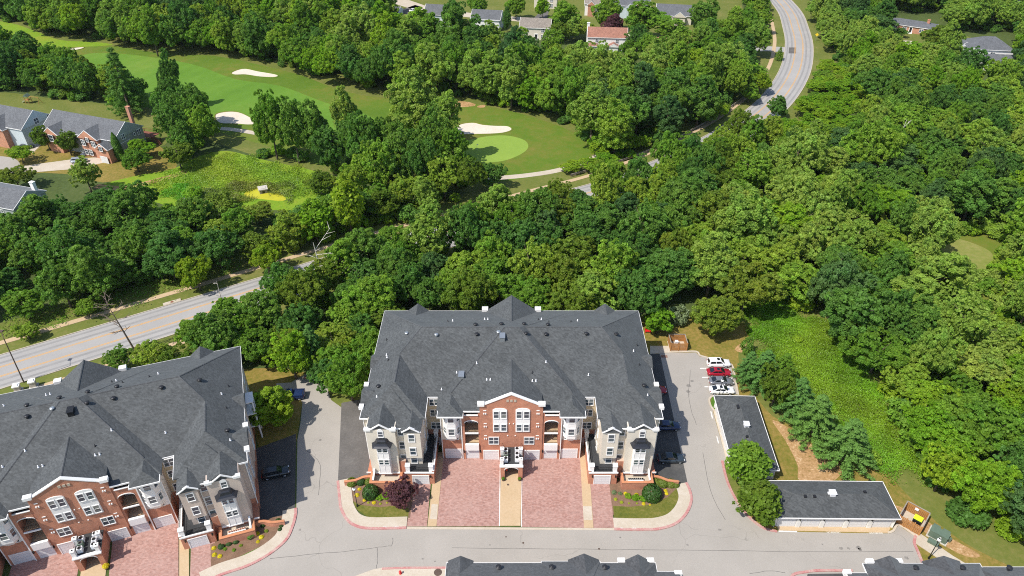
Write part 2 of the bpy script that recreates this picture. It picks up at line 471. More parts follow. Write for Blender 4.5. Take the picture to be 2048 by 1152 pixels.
M['asphalt_dark'] = mottled('sealed dark asphalt', [(0.3, (0.05, 0.051, 0.052)), (0.55, (0.078, 0.077, 0.075)), (0.75, (0.14, 0.135, 0.128))], 0.25, 2.5, 0.8, 0.1, fine_amt=0.35)
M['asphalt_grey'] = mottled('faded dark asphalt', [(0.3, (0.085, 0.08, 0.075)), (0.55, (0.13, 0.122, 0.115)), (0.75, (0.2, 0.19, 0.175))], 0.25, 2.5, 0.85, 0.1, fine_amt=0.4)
def paver_mat():
    m, nt, b = new_mat('red concrete pavers')
    v = coords(nt)
    t = node(nt, 'ShaderNodeTexBrick'); nt.links.new(v, t.inputs['Vector'])
    t.inputs['Scale'].default_value = 1.0; t.inputs['Brick Width'].default_value = 0.42; t.inputs['Row Height'].default_value = 0.21
    t.inputs['Mortar Size'].default_value = 0.008
    t.inputs['Color1'].default_value = (0.3, 0.155, 0.125, 1); t.inputs['Color2'].default_value = (0.39, 0.235, 0.2, 1); t.inputs['Mortar'].default_value = (0.3, 0.2, 0.175, 1)
    n = noise(nt, v, 2.2, 5, 0.7); n2 = noise(nt, v, 0.16, 4)
    f = ramp(nt, n, [(0.3, (0.72, 0.72, 0.75)), (0.5, (1, 1, 1)), (0.7, (1.18, 1.2, 1.22))])
    c = mixc(nt, 1.0, t.outputs[0], f, 'MULTIPLY')
    c = mixc(nt, ramp(nt, n2, [(0.45, (0, 0, 0)), (0.75, (0.35, 0.35, 0.35))]), c, (0.42, 0.29, 0.25))
    nt.links.new(c, b.inputs['Base Color']); b.inputs['Roughness'].default_value = 0.85
    bump(nt, b, n, 0.25, 0.02)
    return m
M['pavers'] = paver_mat()

g = MB(); g.poly([(-1500, -600, 0), (1500, -600, 0), (1500, 2600, 0), (-1500, 2600, 0)])
structure('ground', g, M['forest_floor'])

CLEAR = []      # ground polygons where no wild tree may stand
def zone(name, pts, z, mat, clear=True, sm=0, px=True):
    w = PL(pts) if px else pts
    if sm: w = smooth(w, sm)
    if clear: CLEAR.append(np.array(w))
    return sheet(name, w, z, mat)

# --- lawns round the buildings
zone('lawn', [(1270, 640), (1350, 628), (1470, 640), (1500, 668), (1478, 700), (1482, 740), (1510, 790), (1545, 832), (1600, 862), (1640, 900), (1690, 920), (1760, 935),
              (1810, 985), (1880, 1050), (1950, 1098), (2080, 1165), (2120, 1230), (1780, 1230), (1500, 1230), (1500, 1000), (1440, 900), (1400, 760), (1300, 720)], 0.016, M['lawn'], sm=3)
zone('woodland_edge', [(1480, 590), (1600, 600), (1720, 690), (1820, 790), (1900, 890), (2000, 980), (2120, 1060), (2120, 1240), (1500, 1240), (1450, 700)], 0.006, M['verge'], clear=False, sm=3)
zone('lawn.001', [(478, 738), (560, 735), (612, 745), (606, 800), (592, 885), (520, 905), (500, 830)], 0.016, M['lawn'])
zone('lawn.002', [(640, 700), (720, 690), (740, 800), (700, 830), (660, 800)], 0.012, M['verge'], clear=False, sm=3)

# --- boulevard
road_c = smooth([(-230, 32), (-175, 66), (-140, 87), (-103.6, 108.8), (-77, 124.9), (-58, 136.5), (-38, 149), (-15, 162), (10, 176), (30, 187), (52, 204), (75.5, 227), (95, 252), (112, 283), (124.5, 316),
                 (132, 345), (137, 370), (139, 400), (139, 440), (137, 500), (130, 580)], 8, closed=False)
ROAD = np.array(road_c)
mb = MB(); ribbon(mb, road_c, -18, 15, 0.010); structure('verge', mb, M['verge'])
mb = MB(); ribbon(mb, road_c, -5.7, 5.7, 0.03); structure('road', mb, M['asphalt_road'])
mb = MB()
for d0, d1 in ((-5.0, -4.4), (-3.3, -2.6), (2.6, 3.3), (4.4, 5.0)): ribbon(mb, road_c, d0, d1, 0.033)
structure('wheel_track', mb, mottled('traffic worn asphalt', [(0.3, (0.21, 0.204, 0.198)), (0.7, (0.3, 0.292, 0.283))], 0.15, 2.5, 0.8, 0.0, fine_amt=0.4))
mb = MB()
for d in (-1.75, -1.45, 1.45, 1.75): ribbon(mb, road_c, d - 0.085, d + 0.085, 0.036)
structure('road_line', mb, M['line_yellow'])
mb = MB()
kerb(mb, road_c, -5.92, -5.7, 0, 0.15); kerb(mb, road_c, 5.7, 5.92, 0, 0.15)
structure('kerb', mb, M['concrete'])
_rl = offset_line(road_c, -13.0); _rr = offset_line(road_c, 9.5)
_x = ROAD[:, 0]
_rr[_x < -60] = offset_line(road_c, 12.5)[_x < -60]
_hid = (_x > -60) & (_x < 66)
_rl[_hid] = offset_line(road_c, -11.3)[_hid]; _rr[_hid] = offset_line(road_c, 6.6)[_hid]
_bend = (_x >= 66); _rl[_bend] = offset_line(road_c, -10.5)[_bend]; _rr[_bend] = offset_line(road_c, 10.5)[_bend]
for _i in range(len(ROAD)):     # the woods stand back from the inside of the upper bend
    if 68 < ROAD[_i, 0] < 128 and ROAD[_i, 1] < 325: _rr[_i] = offset_line(road_c, float(np.interp(ROAD[_i, 0], [68, 75, 98, 112, 128], [8, 31, 30, 19, 11])))[_i]
CLEAR.append(np.concatenate([_rl, _rr[::-1]]))
walk_l = [tuple(p) for p in offset_line(road_c, -10.2)]
mb = MB(); kerb(mb, walk_l, -0.75, 0.75, 0, 0.1); structure('pavement', mb, M['walk_tan'])
walk_r = [tuple(p) for p in offset_line(road_c[:34], 9.4)]
mb = MB(); kerb(mb, walk_r, -0.8, 0.8, 0, 0.1); structure('pavement.001', mb, M['walk_tan'])
# side street joining at the top
side = smooth([P(1580, 100), P(1545, 98), P(1520, 97), P(1490, 100), P(1450, 95)], 5, False)
mb = MB(); ribbon(mb, side, -3.5, 3.5, 0.022); structure('side_street', mb, M['asphalt_road'])
CLEAR.append(np.concatenate([offset_line(side, -5), offset_line(side, 5)[::-1]]))
mb = MB()
mb.poly([(*p, 0.034) for p in PL([(1578, 95), (1592, 95), (1592, 107), (1577, 107)])]); structure('road_patch', mb, M['asphalt_grey'])
# top-right grass island beside the boulevard
zone('lawn.003', [(1532, 40), (1552, 30), (1566, 66), (1565, 95), (1530, 92)], 0.014, M['verge'], sm=0)

# --- golf course
zone('golf_fringe.001', [(-90, 10), (60, 36), (140, 60), (330, 78), (560, 120), (700, 150), (800, 180), (900, 190), (1050, 215), (1130, 235), (1200, 280), (1190, 340), (1010, 385), (900, 380), (640, 345), (430, 285), (250, 215), (60, 140), (-90, 110)], 0.006, M['verge'], clear=False, sm=3)
zone('golf_rough', [(-60, 30), (60, 62), (130, 85), (230, 92), (330, 108), (430, 112), (520, 130), (600, 150), (680, 180), (760, 195), (860, 200), (930, 205), (1020, 222), (1100, 245), (1150, 268), (1182, 298),
                    (1168, 325), (1110, 345), (1010, 362), (940, 362), (800, 340), (640, 330), (560, 300), (430, 262), (330, 230), (250, 190), (120, 120), (-60, 95)], 0.012, M['rough'], sm=4)
zone('long_meadow', [(-80, 34), (20, 46), (70, 62), (120, 80), (190, 84), (225, 90), (150, 94), (90, 92), (30, 82), (-80, 72)], 0.016, M['meadow'], sm=4)
zone('fairway', [(165, 112), (215, 106), (300, 114), (390, 130), (470, 158), (560, 172), (650, 205), (730, 228), (780, 262), (760, 300), (700, 300), (640, 262), (560, 250), (500, 235), (400, 232), (320, 205), (262, 170), (200, 140)], 0.02, M['fairway'], sm=5)
zone('clearing', [(1840, 440), (1920, 450), (2020, 480), (2040, 560), (2010, 650), (1900, 650), (1850, 560)], 0.012, M['rough'], clear=False, sm=3)
zone('clearing_turf', [(1872, 468), (1905, 474), (1950, 488), (1982, 505), (1985, 525), (1968, 548), (1938, 552), (1905, 535), (1880, 510)], 0.02, mottled('dry clearing turf', [(0.3, (0.13, 0.17, 0.03)), (0.5, (0.19, 0.21, 0.05)), (0.7, (0.27, 0.24, 0.09))], 0.06, 0.8, 0.95, 0.3, 0.06), sm=4)
zone('putting_green', [(915, 290), (960, 275), (1010, 271), (1048, 280), (1056, 296), (1035, 312), (1000, 323), (950, 325), (915, 312)], 0.028, M['putting'], sm=5)
def bunker(i, pts):
    w = smooth(PL(pts), 6)
    CLEAR.append(np.array(w))
    c = np.mean(np.array(w), 0)
    mb = MB(); n = len(w)
    rings = []
    for k, (f, z) in enumerate(((1.0, 0.06), (0.93, 0.035), (0.75, 0.03), (0.4, 0.026))):
        rings.append([(c[0] + (x - c[0]) * f, c[1] + (y - c[1]) * f, z) for x, y in w])
    mb.loft(rings, cap=False); mb.poly(rings[-1])
    o = structure('sand_bunker' if i == 0 else 'sand_bunker.%03d' % i, mb, M['sand'], smooth=True)
    lip = MB()
    out = [(c[0] + (x - c[0]) * 1.07, c[1] + (y - c[1]) * 1.07, 0.03) for x, y in w]
    hi = [(c[0] + (x - c[0]) * 1.025, c[1] + (y - c[1]) * 1.025, 0.28) for x, y in w]
    lip.loft([out, hi, [(x, y, 0.055) for x, y in w]], cap=False)
    structure('bunker_lip' if i == 0 else 'bunker_lip.%03d' % i, lip, M['rough'], smooth=True)
bunker(0, [(465, 145), (488, 138), (515, 143), (553, 150), (548, 155), (520, 154), (492, 150), (470, 150)])
bunker(1, [(432, 230), (455, 224), (480, 226), (505, 238), (520, 246), (500, 250), (470, 248), (440, 246)])
bunker(2, [(912, 262), (920, 250), (945, 246), (965, 250), (990, 252), (1015, 253), (1022, 260), (1000, 267), (950, 269), (915, 269)])
bunker(3, [(124, 101), (150, 96), (168, 95), (160, 99), (130, 104)])
zone('bare_soil', [(895, 205), (930, 203), (952, 210), (930, 214), (900, 213)], 0.03, M['dirt'], sm=4)
zone('bare_soil.001', [(955, 212), (970, 210), (968, 215), (957, 215)], 0.03, M['dirt'], sm=3)
cart = smooth(PL([(880, 362), (940, 360), (1010, 355), (1060, 350), (1110, 342), (1160, 328), (1200, 310)]), 6, False)
mb = MB(); ribbon(mb, cart, -1.25, 1.25, 0.045); structure('cart_path', mb, M['concrete'])
cart2 = smooth(PL([(400, 258), (455, 258), (520, 268)]), 5, False)
mb = MB(); ribbon(mb, cart2, -1.2, 1.2, 0.045); structure('cart_path.001', mb, M['concrete'])

# --- meadow, pond and the houses' plots on the left
zone('meadow', [(200, 372), (270, 352), (345, 338), (400, 312), (455, 302), (520, 318), (600, 335), (660, 350), (720, 372), (760, 400), (690, 410), (600, 420), (500, 420), (400, 425), (330, 410), (250, 385)], 0.014, M['meadow'], sm=4)
zone('lawn.004', [(-60, 300), (30, 285), (110, 280), (200, 290), (300, 285), (340, 312), (350, 338), (270, 352), (205, 365), (150, 350), (60, 345), (-60, 345)], 0.012, M['lawn'], sm=3)
zone('lawn.005', [(10, 185), (90, 195), (140, 200), (260, 215), (330, 240), (330, 290), (200, 300), (0, 300), (-60, 250), (-60, 195)], 0.010, M['verge'], sm=3)
track = smooth(PL([(195, 370), (250, 374), (300, 362), (345, 350), (385, 336)]), 5, False)
mb = MB(); ribbon(mb, track, -0.5, 0.5, 0.024); ribbon(mb, track, 0.9, 1.9, 0.024); structure('dirt_track', mb, M['dirt'])
zone('pond', [(488, 388), (505, 378), (535, 372), (560, 384), (572, 398), (560, 402), (520, 398), (498, 396)], 0.03, plain('duckweed', (0.4, 0.38, 0.02), 0.6, 0.12, 0.5), sm=4)
zone('drive', [(40, 333), (150, 318), (190, 315), (225, 302), (240, 312), (205, 326), (150, 338), (40, 347)], 0.04, M['concrete'])
zone('cul_de_sac', [(-80, 318), (-20, 312), (25, 316), (40, 328), (36, 340), (10, 350), (-80, 352)], 0.035, M['asphalt_lot'], sm=4)
zone('drive.001', [(55, 300), (70, 288), (82, 290), (66, 306)], 0.04, M['concrete'])

# --- far subdivision along the top edge
zone('lawn.006', [(700, -30), (1480, -30), (1490, 60), (1420, 92), (1300, 100), (1160, 80), (1040, 70), (900, 45), (760, 30)], 0.010, M['verge'], sm=0)
zone('street', [(755, -4), (800, -6), (870, 18), (960, 28), (1060, 36), (1150, 46), (1210, 62), (1330, 76), (1420, 82), (1418, 90), (1320, 84), (1200, 70), (1140, 54), (1050, 44), (950, 36), (850, 26), (790, 8)], 0.03, M['concrete'])
zone('lot_drive', [(795, 22), (830, 10), (845, 14), (822, 32)], 0.03, M['asphalt_grey'])
zone('lot_drive.001', [(1068, 36), (1090, 14), (1100, 18), (1092, 40)], 0.03, M['asphalt_grey'])
zone('lawn.007', [(1775, 48), (1800, 40), (1840, 70), (1880, 60), (1955, 80), (1960, 100), (1890, 120), (1820, 115), (1790, 90)], 0.012, M['verge'], sm=3)
zone('lane', [(1790, 80), (1825, 82), (1822, 90), (1792, 88)], 0.03, M['concrete'])
zone('lane.001', [(1770, 108), (1810, 108), (1826, 128), (1815, 130), (1800, 116), (1770, 114)], 0.03, M['concrete'])

# --- estate car park and drives
LOT = [(430, 1230), (441, 1152), (493, 1134), (536, 1111), (571, 1083), (585, 1055), (592, 1031), (592.7, 1019), (595, 880), (601, 845), (605, 806), (600, 797), (548, 797), (553, 767), (582, 765), (609, 749), (660, 744),
       (652, 768), (662, 800), (683, 815), (676, 960), (680, 1001), (683, 1020), (696, 1043), (718, 1056), (743, 1060), (813, 1058), (1228, 1059), (1315, 1059.5), (1350, 1049.5), (1374, 1028),
       (1384, 1002), (1381, 981), (1372, 966), (1360, 900), (1342, 815), (1318, 707), (1392, 705), (1399, 713), (1413, 716), (1462, 731), (1475, 789), (1436, 791), (1419, 798), (1436, 860), (1452, 918),
       (1449, 930), (1458, 969), (1473, 999), (1499, 1034), (1526, 1055), (1554, 1063), (1690, 1066), (1775, 1067), (1786, 1063), (1797, 1051), (1829, 1073), (1826, 1085), (1841, 1123), (1870, 1230)]
zone('car_park', LOT, 0.03, M['asphalt_lot'])
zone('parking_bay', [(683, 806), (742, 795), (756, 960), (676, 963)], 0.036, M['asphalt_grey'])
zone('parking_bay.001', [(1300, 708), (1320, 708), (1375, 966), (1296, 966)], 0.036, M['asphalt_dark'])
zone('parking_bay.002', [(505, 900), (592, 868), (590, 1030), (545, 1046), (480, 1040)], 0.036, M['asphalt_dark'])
zone('access_slab', [(1300, 692), (1342, 692), (1342, 706), (1300, 708)], 0.05, M['concrete'])
# ramps of paving up to the garages of the middle building
zone('paved_drive', [(875, 905), (1003, 905), (998, 1053), (855, 1053)], 0.04, M['pavers'])
zone('paved_drive.001', [(1041, 905), (1160, 905), (1168, 1056), (1042, 1054)], 0.04, M['pavers'])
zone('paved_drive.002', [(823, 962), (862, 962), (854, 1053), (814, 1053)], 0.04, M['pavers'])
zone('paved_drive.003', [(1180, 965), (1220, 965), (1228, 1056), (1186, 1056)], 0.04, M['pavers'])
def slab(name, pts, mat, h=0.1, px=True):
    w = PL(pts) if px else pts
    CLEAR.append(np.array(w))
    return structure(name, MB().prism(w, 0.0, h), mat)
slab('footpath', [(872, 905), (888, 905), (873, 1053), (855, 1053)], M['walk_tan'], 0.09)
slab('footpath.001', [(1158, 880), (1174, 880), (1187, 1056), (1168, 1056)], M['walk_tan'], 0.09)
slab('footpath.002', [(1003, 920), (1043, 920), (1041, 1052), (998, 1052)], M['walk_tan'], 0.09)
slab('path_panel', [(863.2, 1009), (875.8, 1009), (873.8, 1039), (860, 1039)], M['concrete'], 0.098)
slab('path_panel.001', [(1165.6, 1013), (1182.6, 1013), (1185, 1041), (1167.2, 1041)], M['concrete'], 0.098)
slab('drive_apron', [(806, 1053.5), (1228, 1056.5), (1228, 1060.5), (806, 1058.5)], M['concrete'], 0.05)
# kerbed islands with planting beds in front of the wings
def island(tagn, outer, lawn, bed, red=(0, None)):
    line = smooth(PL(outer), 6, False)
    sfx = '' if tagn == 0 else '.%03d' % tagn
    mb = MB(); kerb(mb, line, -0.12, 0.32, 0.0, 0.16); structure('red_kerb' + sfx, mb, M['kerb_red'])
    mb = MB(); kerb(mb, line, -2.0, -0.12, 0.0, 0.14); structure('pavement.%03d' % (tagn + 10), mb, M['concrete'])
    zone('mulch_bed' + sfx, bed, 0.05, M['mulch'], sm=0)
    zone('bed_lawn' + sfx, lawn, 0.06, M['bed_grass'] if tagn < 2 else M['green_grass'], sm=0)
island(0, [(677, 962), (681, 1001), (684, 1018), (697, 1041), (718, 1053), (745, 1056.5), (780, 1056), (813, 1055)],
       [(703, 1001), (720, 1010), (760, 1015), (800, 1010), (818, 1018), (816, 1038), (770, 1039), (735, 1034), (712, 1018)],
       [(694, 960), (742, 955), (830, 968), (820, 1036), (760, 1032), (715, 1015), (698, 990)])
island(1, [(1228, 1057.5), (1260, 1058.5), (1290, 1058.5), (1318, 1057), (1350, 1047), (1371, 1027), (1381, 1002), (1378, 981), (1371, 966)],
       [(1226, 1012), (1260, 1014), (1300, 1010), (1335, 995), (1358, 972), (1363, 984), (1362, 1004), (1347, 1024), (1325, 1036), (1295, 1041), (1229, 1040)],
       [(1218, 965), (1240, 962), (1360, 962), (1362, 985), (1345, 1010), (1300, 1030), (1226, 1030)])
island(2, [(405, 1166), (441.6, 1149), (493.6, 1131.5), (536, 1109), (570, 1081), (584, 1053), (590, 1030), (590, 1017)],
       [(424, 1135), (470, 1118), (520, 1094), (552, 1074), (558, 1078), (530, 1100), (485, 1122), (424, 1140)],
       [(421, 1090), (500, 1050), (545, 1035), (574, 1030), (570, 1050), (555, 1076), (524, 1098), (470, 1120), (422, 1135)])
# right edge of the car park: kerbs, aprons before the garage rows, stall lines
mb = MB(); kerb(mb, smooth(PL([(1446, 922), (1451, 945), (1459, 970), (1474, 1000), (1500, 1034), (1527, 1055), (1554, 1062)]), 5, False), -0.05, 0.35, 0, 0.16); structure('red_kerb.003', mb, M['kerb_red'])
mb = MB(); kerb(mb, smooth(PL([(1829, 1071), (1826, 1085), (1832, 1100), (1842, 1125), (1850, 1150)]), 4, False), -0.35, 0.05, 0, 0.16); structure('red_kerb.004', mb, M['kerb_red'])
mb = MB()
for line in ([(1318, 706), (1360, 704.5), (1392, 703.5), (1399, 711), (1412, 715), (1436, 722), (1463, 730), (1470, 760), (1476, 790)], [(1776, 1066.5), (1787, 1062), (1797, 1050), (1830, 1072)],
             [(1436, 791), (1424, 793), (1418, 800), (1421, 812), (1428, 822)]):
    kerb(mb, smooth(PL(line), 3, False), -0.2, 0.15, 0, 0.15)
structure('kerb.001', mb, M['concrete'])
zone('bed_lawn.003', [(1424, 795), (1432, 793), (1436, 812), (1428, 820), (1422, 810)], 0.07, M['green_grass'], clear=False, sm=3)
slab('garage_apron', [(1424, 812), (1431, 808), (1468, 935), (1459, 945)], M['concrete'], 0.06)
slab('garage_apron.001', [(1553, 1045), (1785, 1048), (1776, 1066), (1556, 1061)], M['walk_tan'], 0.06)
slab('pavement.020', [(1829, 1070), (1838, 1066), (1905, 1112), (1985, 1160), (2080, 1215), (2060, 1235), (1960, 1180), (1880, 1120), (1829, 1086)], M['concrete'], 0.1)
slab('pavement.021', [(745, 1140), (765, 1136), (892, 1136), (892, 1230), (700, 1230), (690, 1160)], M['concrete'], 0.1)
mb = MB(); kerb(mb, smooth(PL([(764, 1138), (800, 1136.5), (850, 1136), (905, 1136)]), 3, False), -0.15, 0.2, 0, 0.16); structure('red_kerb.005', mb, M['kerb_red'])
mb = MB(); kerb(mb, smooth(PL([(1575, 1170), (1585, 1150), (1610, 1144), (1640, 1141), (1705, 1141)]), 3, False), -0.15, 0.25, 0, 0.16); structure('red_kerb.006', mb, M['kerb_red'])
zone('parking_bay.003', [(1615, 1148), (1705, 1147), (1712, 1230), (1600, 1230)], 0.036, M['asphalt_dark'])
mb = MB()
for p in [[(1400, 736), (1424, 736), (1424, 737.6), (1400, 737.6)], [(1404, 754), (1428, 754), (1428, 755.6), (1404, 755.6)], [(1409, 773), (1432, 773), (1432, 774.6), (1409, 774.6)],
          [(1557, 1061.5), (1594, 1062.5), (1594, 1065), (1557, 1064)],
          [(1420.5, 823), (1422.5, 823), (1426, 837), (1424, 837)], [(1432.5, 873), (1434.5, 873), (1438, 887), (1436, 887)],
          [(998, 1053), (1000, 905), (1001.5, 905), (999.6, 1053)], [(1042, 1054), (1043.5, 960), (1044.5, 960), (1043.6, 1054)]]:
    mb.poly([(*q, 0.101 if p[0][0] < 1100 else 0.066 if p[0][0] == 1557 else 0.036) for q in PL(p)])
structure('stall_line', mb, M['line_white'])
# left building ramps: the same bands, turned with that building
LB_O, LB_R = (-65.4, 68.65), math.radians(18.9)
def LB(x, y):
    c, s = math.cos(LB_R), math.sin(LB_R)
    return (LB_O[0] + c * x - s * y, LB_O[1] + s * x + c * y)
zone('paved_drive.004', [LB(2.2, 0.6), LB(12, 0.6), LB(12.4, -14.2), LB(2.4, -14.2)], 0.04, M['pavers'], px=False)
zone('paved_drive.005', [LB(14, -5.4), LB(17.6, -5.4), LB(17.2, -14.2), LB(13.9, -14.2)], 0.04, M['pavers'], px=False)
zone('paved_drive.006', [LB(-2.2, 0.6), LB(-12, 0.6), LB(-12.4, -14.2), LB(-2.4, -14.2)], 0.04, M['pavers'], px=False)
slab('footpath.003', [LB(12.1, 3), LB(13.5, 3), LB(13.9, -14.2), LB(12.5, -14.2)], M['walk_tan'], 0.09, px=False)
slab('footpath.004', [LB(-1.8, 0), LB(1.8, 0), LB(1.8, -14.2), LB(-1.8, -14.2)], M['walk_tan'], 0.09, px=False)
zone('bare_soil.002', [(1545, 840), (1600, 870), (1640, 905), (1685, 935), (1660, 965), (1600, 962), (1595, 930), (1570, 880)], 0.022, M['dirt'], sm=4)
zone('bare_soil.003', [(1790, 1010), (1850, 1040), (1900, 1075), (1960, 1110), (1930, 1112), (1870, 1080), (1820, 1040)], 0.022, M['dirt'], sm=4)
zone('bare_soil.004', [(1480, 688), (1500, 690), (1488, 705), (1470, 700)], 0.022, M['dirt'], sm=3)
# tar seams and stains on the car park
mb = MB()
rs = random.Random(4)
for ln in ([(540, 1118), (610, 1110), (690, 1103), (755, 1095), (782, 1092)], [(782, 1092), (786, 1082), (785, 1076)], [(754, 1096), (755, 1115), (753, 1137)], [(905, 1096), (1000, 1096.5), (1120, 1098), (1260, 1100), (1400, 1101), (1540, 1103), (1690, 1104), (1826, 1103)],
           [(1500, 1148), (1540, 1142), (1570, 1146)], [(612, 900), (640, 930), (636, 990)], [(1380, 740), (1378, 800), (1392, 850)], [(1405, 905), (1420, 980), (1450, 1040)]):
    pts = [(x + rs.uniform(-1, 1), y + rs.uniform(-.6, .6)) for x, y in smooth(ln, 4, False)]
    ribbon(mb, PL(pts), -0.035, 0.035, 0.0345)
structure('tar_seam', mb, M['asphalt_grey'])
mb = MB()
for px_, py_, r_ in ((1682, 1097, .38), (1697, 1097, .3), (1717, 1096, .5), (1720, 1099, .35), (1813, 1116, .4), (1645, 1089, .2), (1378, 772, .6), (1376, 783, .5), (1384, 762, .4), (1440, 1060, .35), (1375, 1090, .25), (600, 1060, .3), (640, 880, .35), (845, 1118, .2), (870, 1123, .18), (1240, 1075, .2), (980, 1090, .18)):
    cx_, cy_ = P(px_, py_)
    mb.poly([(cx_ + r_ * rs.uniform(.5, 1.1) * math.cos(a), cy_ + r_ * rs.uniform(.4, .9) * math.sin(a), 0.0343) for a in np.linspace(0, 6.28, 14)[:-1]])
structure('oil_stain', mb, mottled('oil stained asphalt', [(0.35, (0.13, 0.122, 0.112)), (0.6, (0.25, 0.232, 0.21))], 1.2, 7.0, 0.7, 0.0, fine_amt=0.6))
# flat lettering: fire lane along the red kerbs and no parking before the garages
def lettering(name, txt, x, y, size, z, mat, rz=0.0, sx=1.0):
    cu = bpy.data.curves.new(name, 'FONT')
    cu.body = txt; cu.size = size; cu.align_x = 'CENTER'; cu.align_y = 'CENTER'
    cu.materials.append(mat)
    o = bpy.data.objects.new(name, cu); COL.objects.link(o)
    wx, wy = P(x, y); o.location = (wx, wy, z); o.rotation_euler = (0, 0, rz); o.scale = (sx, 1, 1)
    tag(o, kind='structure')
lettering('painted_lettering', 'NO PARKING', 1667, 1065.5, 0.42, 0.066, M['line_white'], 0, 0.85)
lettering('painted_lettering.001', 'NO PARKING', 1752, 1067, 0.42, 0.066, M['line_white'], 0, 0.85)
for i, (t, x, y) in enumerate((('FIRE', 1243, 1057.2), ('LANE', 1268, 1057.6), ('FIRE', 770, 1054.6), ('LANE', 793, 1054.2))):
    lettering('painted_lettering.%03d' % (i + 2), t, x, y, 0.32, 0.165, M['line_white'], 0, 0.95)
for q in ([(1770, 28), (1895, 28), (1900, 135), (1765, 135)], [(1885, 66), (2035, 66), (2035, 195), (1890, 170)], [(1845, 450), (2010, 462), (2025, 715), (1880, 700)], [(428, 235), (528, 240), (524, 305), (432, 300)], [(-80, 380), (80, 380), (80, 455), (-80, 465)],
          [(1165, 60), (1265, 60), (1270, 130), (1170, 130)], [(930, 20), (1110, 20), (1110, 92), (930, 80)], [(1300, 75), (1400, 75), (1390, 118), (1300, 118)]):
    CLEAR.append(np.array(PL(q)))
# ================================================================== buildings
FACE = {'S': 0.0, 'E': math.pi / 2, 'W': -math.pi / 2, 'N': math.pi}
_win = {}
def window_meshes(w, h, style, frame):
    key = (round(w, 2), round(h, 2), style, frame)
    if key in _win: return _win[key]
    t = 0.11
    fr = MB()
    fr.box(-w / 2 - t, w / 2 + t, -0.09, 0.0, h, h + t * 1.25)                # head
    fr.box(-w / 2 - t, w / 2 + t, -0.13, 0.0, -t, 0)                           # sill
    fr.box(-w / 2 - t, -w / 2, -0.085, 0.0, 0, h); fr.box(w / 2, w / 2 + t, -0.085, 0.0, 0, h)
    n = 2 if style == 'pair' else 1
    if n == 2: fr.box(-0.06, 0.06, -0.083, 0.0, 0, h)
    fr.box(-w / 2, w / 2, -0.07, 0.0, h * 0.49, h * 0.53)                      # meeting rail
    frm = fr.mesh('window', M[frame])
    panes = []
    xs = [(-w / 2, w / 2)] if n == 1 else [(-w / 2, -0.06), (0.06, w / 2)]
    for a, b in xs:
        for z0, z1 in ((0, h * 0.49), (h * 0.53, h)):
            panes.append(MB().box(a, b, -0.035, -0.004, z0, z1).mesh('pane', M['glass']))
    _win[key] = (frm, panes)
    return _win[key]
def window(parent, x, y, z, w, h, face='S', style='single', frame='white'):
    frm, panes = window_meshes(w, h, style, frame)
    rz = FACE[face] if isinstance(face, str) else face
    o = link('window', frm, parent, (x, y, z), rz)
    for p in panes: link('pane', p, o)
    return o
def garage_door(parent, x, y, z, w, h, face='S', mat='door_white', frame=True):
    mb = MB()
    for k in range(4):
        mb.box(-w / 2, w / 2, -0.05, 0.02, h * k / 4 + 0.015, h * (k + 1) / 4 - 0.015)
        for j in range(4):
            a = -w / 2 + w * (j + 0.14) / 4; b = -w / 2 + w * (j + 0.86) / 4
            mb.box(a, b, -0.056, -0.05, h * (k + 0.2) / 4, h * (k + 0.8) / 4)
    rz = FACE[face] if isinstance(face, str) else face
    o = mb.build('garage_door', M[mat], parent, (x, y, z), rz)
    if frame:
        fb = MB(); fb.box(-w / 2 - 0.14, w / 2 + 0.14, -0.1, 0.0, h, h + 0.16); fb.box(-w / 2 - 0.14, -w / 2, -0.09, 0, 0, h); fb.box(w / 2, w / 2 + 0.14, -0.09, 0, 0, h)
        fb.build('door_frame', M['white'], o)
    return o

def roof_block(mb, x0, x1, y0, y1, ze, slopes, axis='x', base=None):
    """closed hip or gable roof; slopes = west, east, south, north rise per metre, None where that end is a gable"""
    sw, se, ss, sn = slopes
    base = ze - 0.22 if base is None else base
    if axis == 'y':
        t = MB(); roof_block(t, y0, y1, x0, x1, ze, (ss, sn, sw, se), 'x', base)
        o = len(mb.v)
        mb.v += [(v[1], v[0], v[2]) for v in t.v]
        mb.f += [tuple(o + i for i in reversed(f)) for f in t.f]; mb.m += t.m
        xr = None
        return
    h = (y1 - y0) / (1 / ss + 1 / sn)
    yr = y0 + h / ss
    xa = x0 if sw is None else x0 + h / sw
    xb = x1 if se is None else x1 - h / se
    if xa > xb: xa = xb = (xa + xb) / 2
    o = len(mb.v)
    mb.v += [(x0, y0, base), (x1, y0, base), (x1, y1, base), (x0, y1, base), (x0, y0, ze), (x1, y0, ze), (x1, y1, ze), (x0, y1, ze), (xa, yr, ze + h), (xb, yr, ze + h)]
    for f in ((0, 3, 2, 1), (0, 1, 5, 4), (1, 2, 6, 5), (2, 3, 7, 6), (3, 0, 4, 7), (4, 5, 9, 8), (6, 7, 8, 9), (5, 6, 9), (7, 4, 8)):
        mb.f.append(tuple(o + i for i in f)); mb.m.append(0)
def fascia(mb, x0, x1, y0, y1, ze, sides='SNWE', t=0.05, hgt=0.24):
    a, b = ze - hgt, ze + 0.03
    if 'S' in sides: mb.box(x0 - t, x1 + t, y0 - t, y0, a, b)
    if 'N' in sides: mb.box(x0 - t, x1 + t, y1, y1 + t, a, b)
    if 'W' in sides: mb.box(x0 - t, x0, y0, y1, a, b)
    if 'E' in sides: mb.box(x1, x1 + t, y0, y1, a, b)
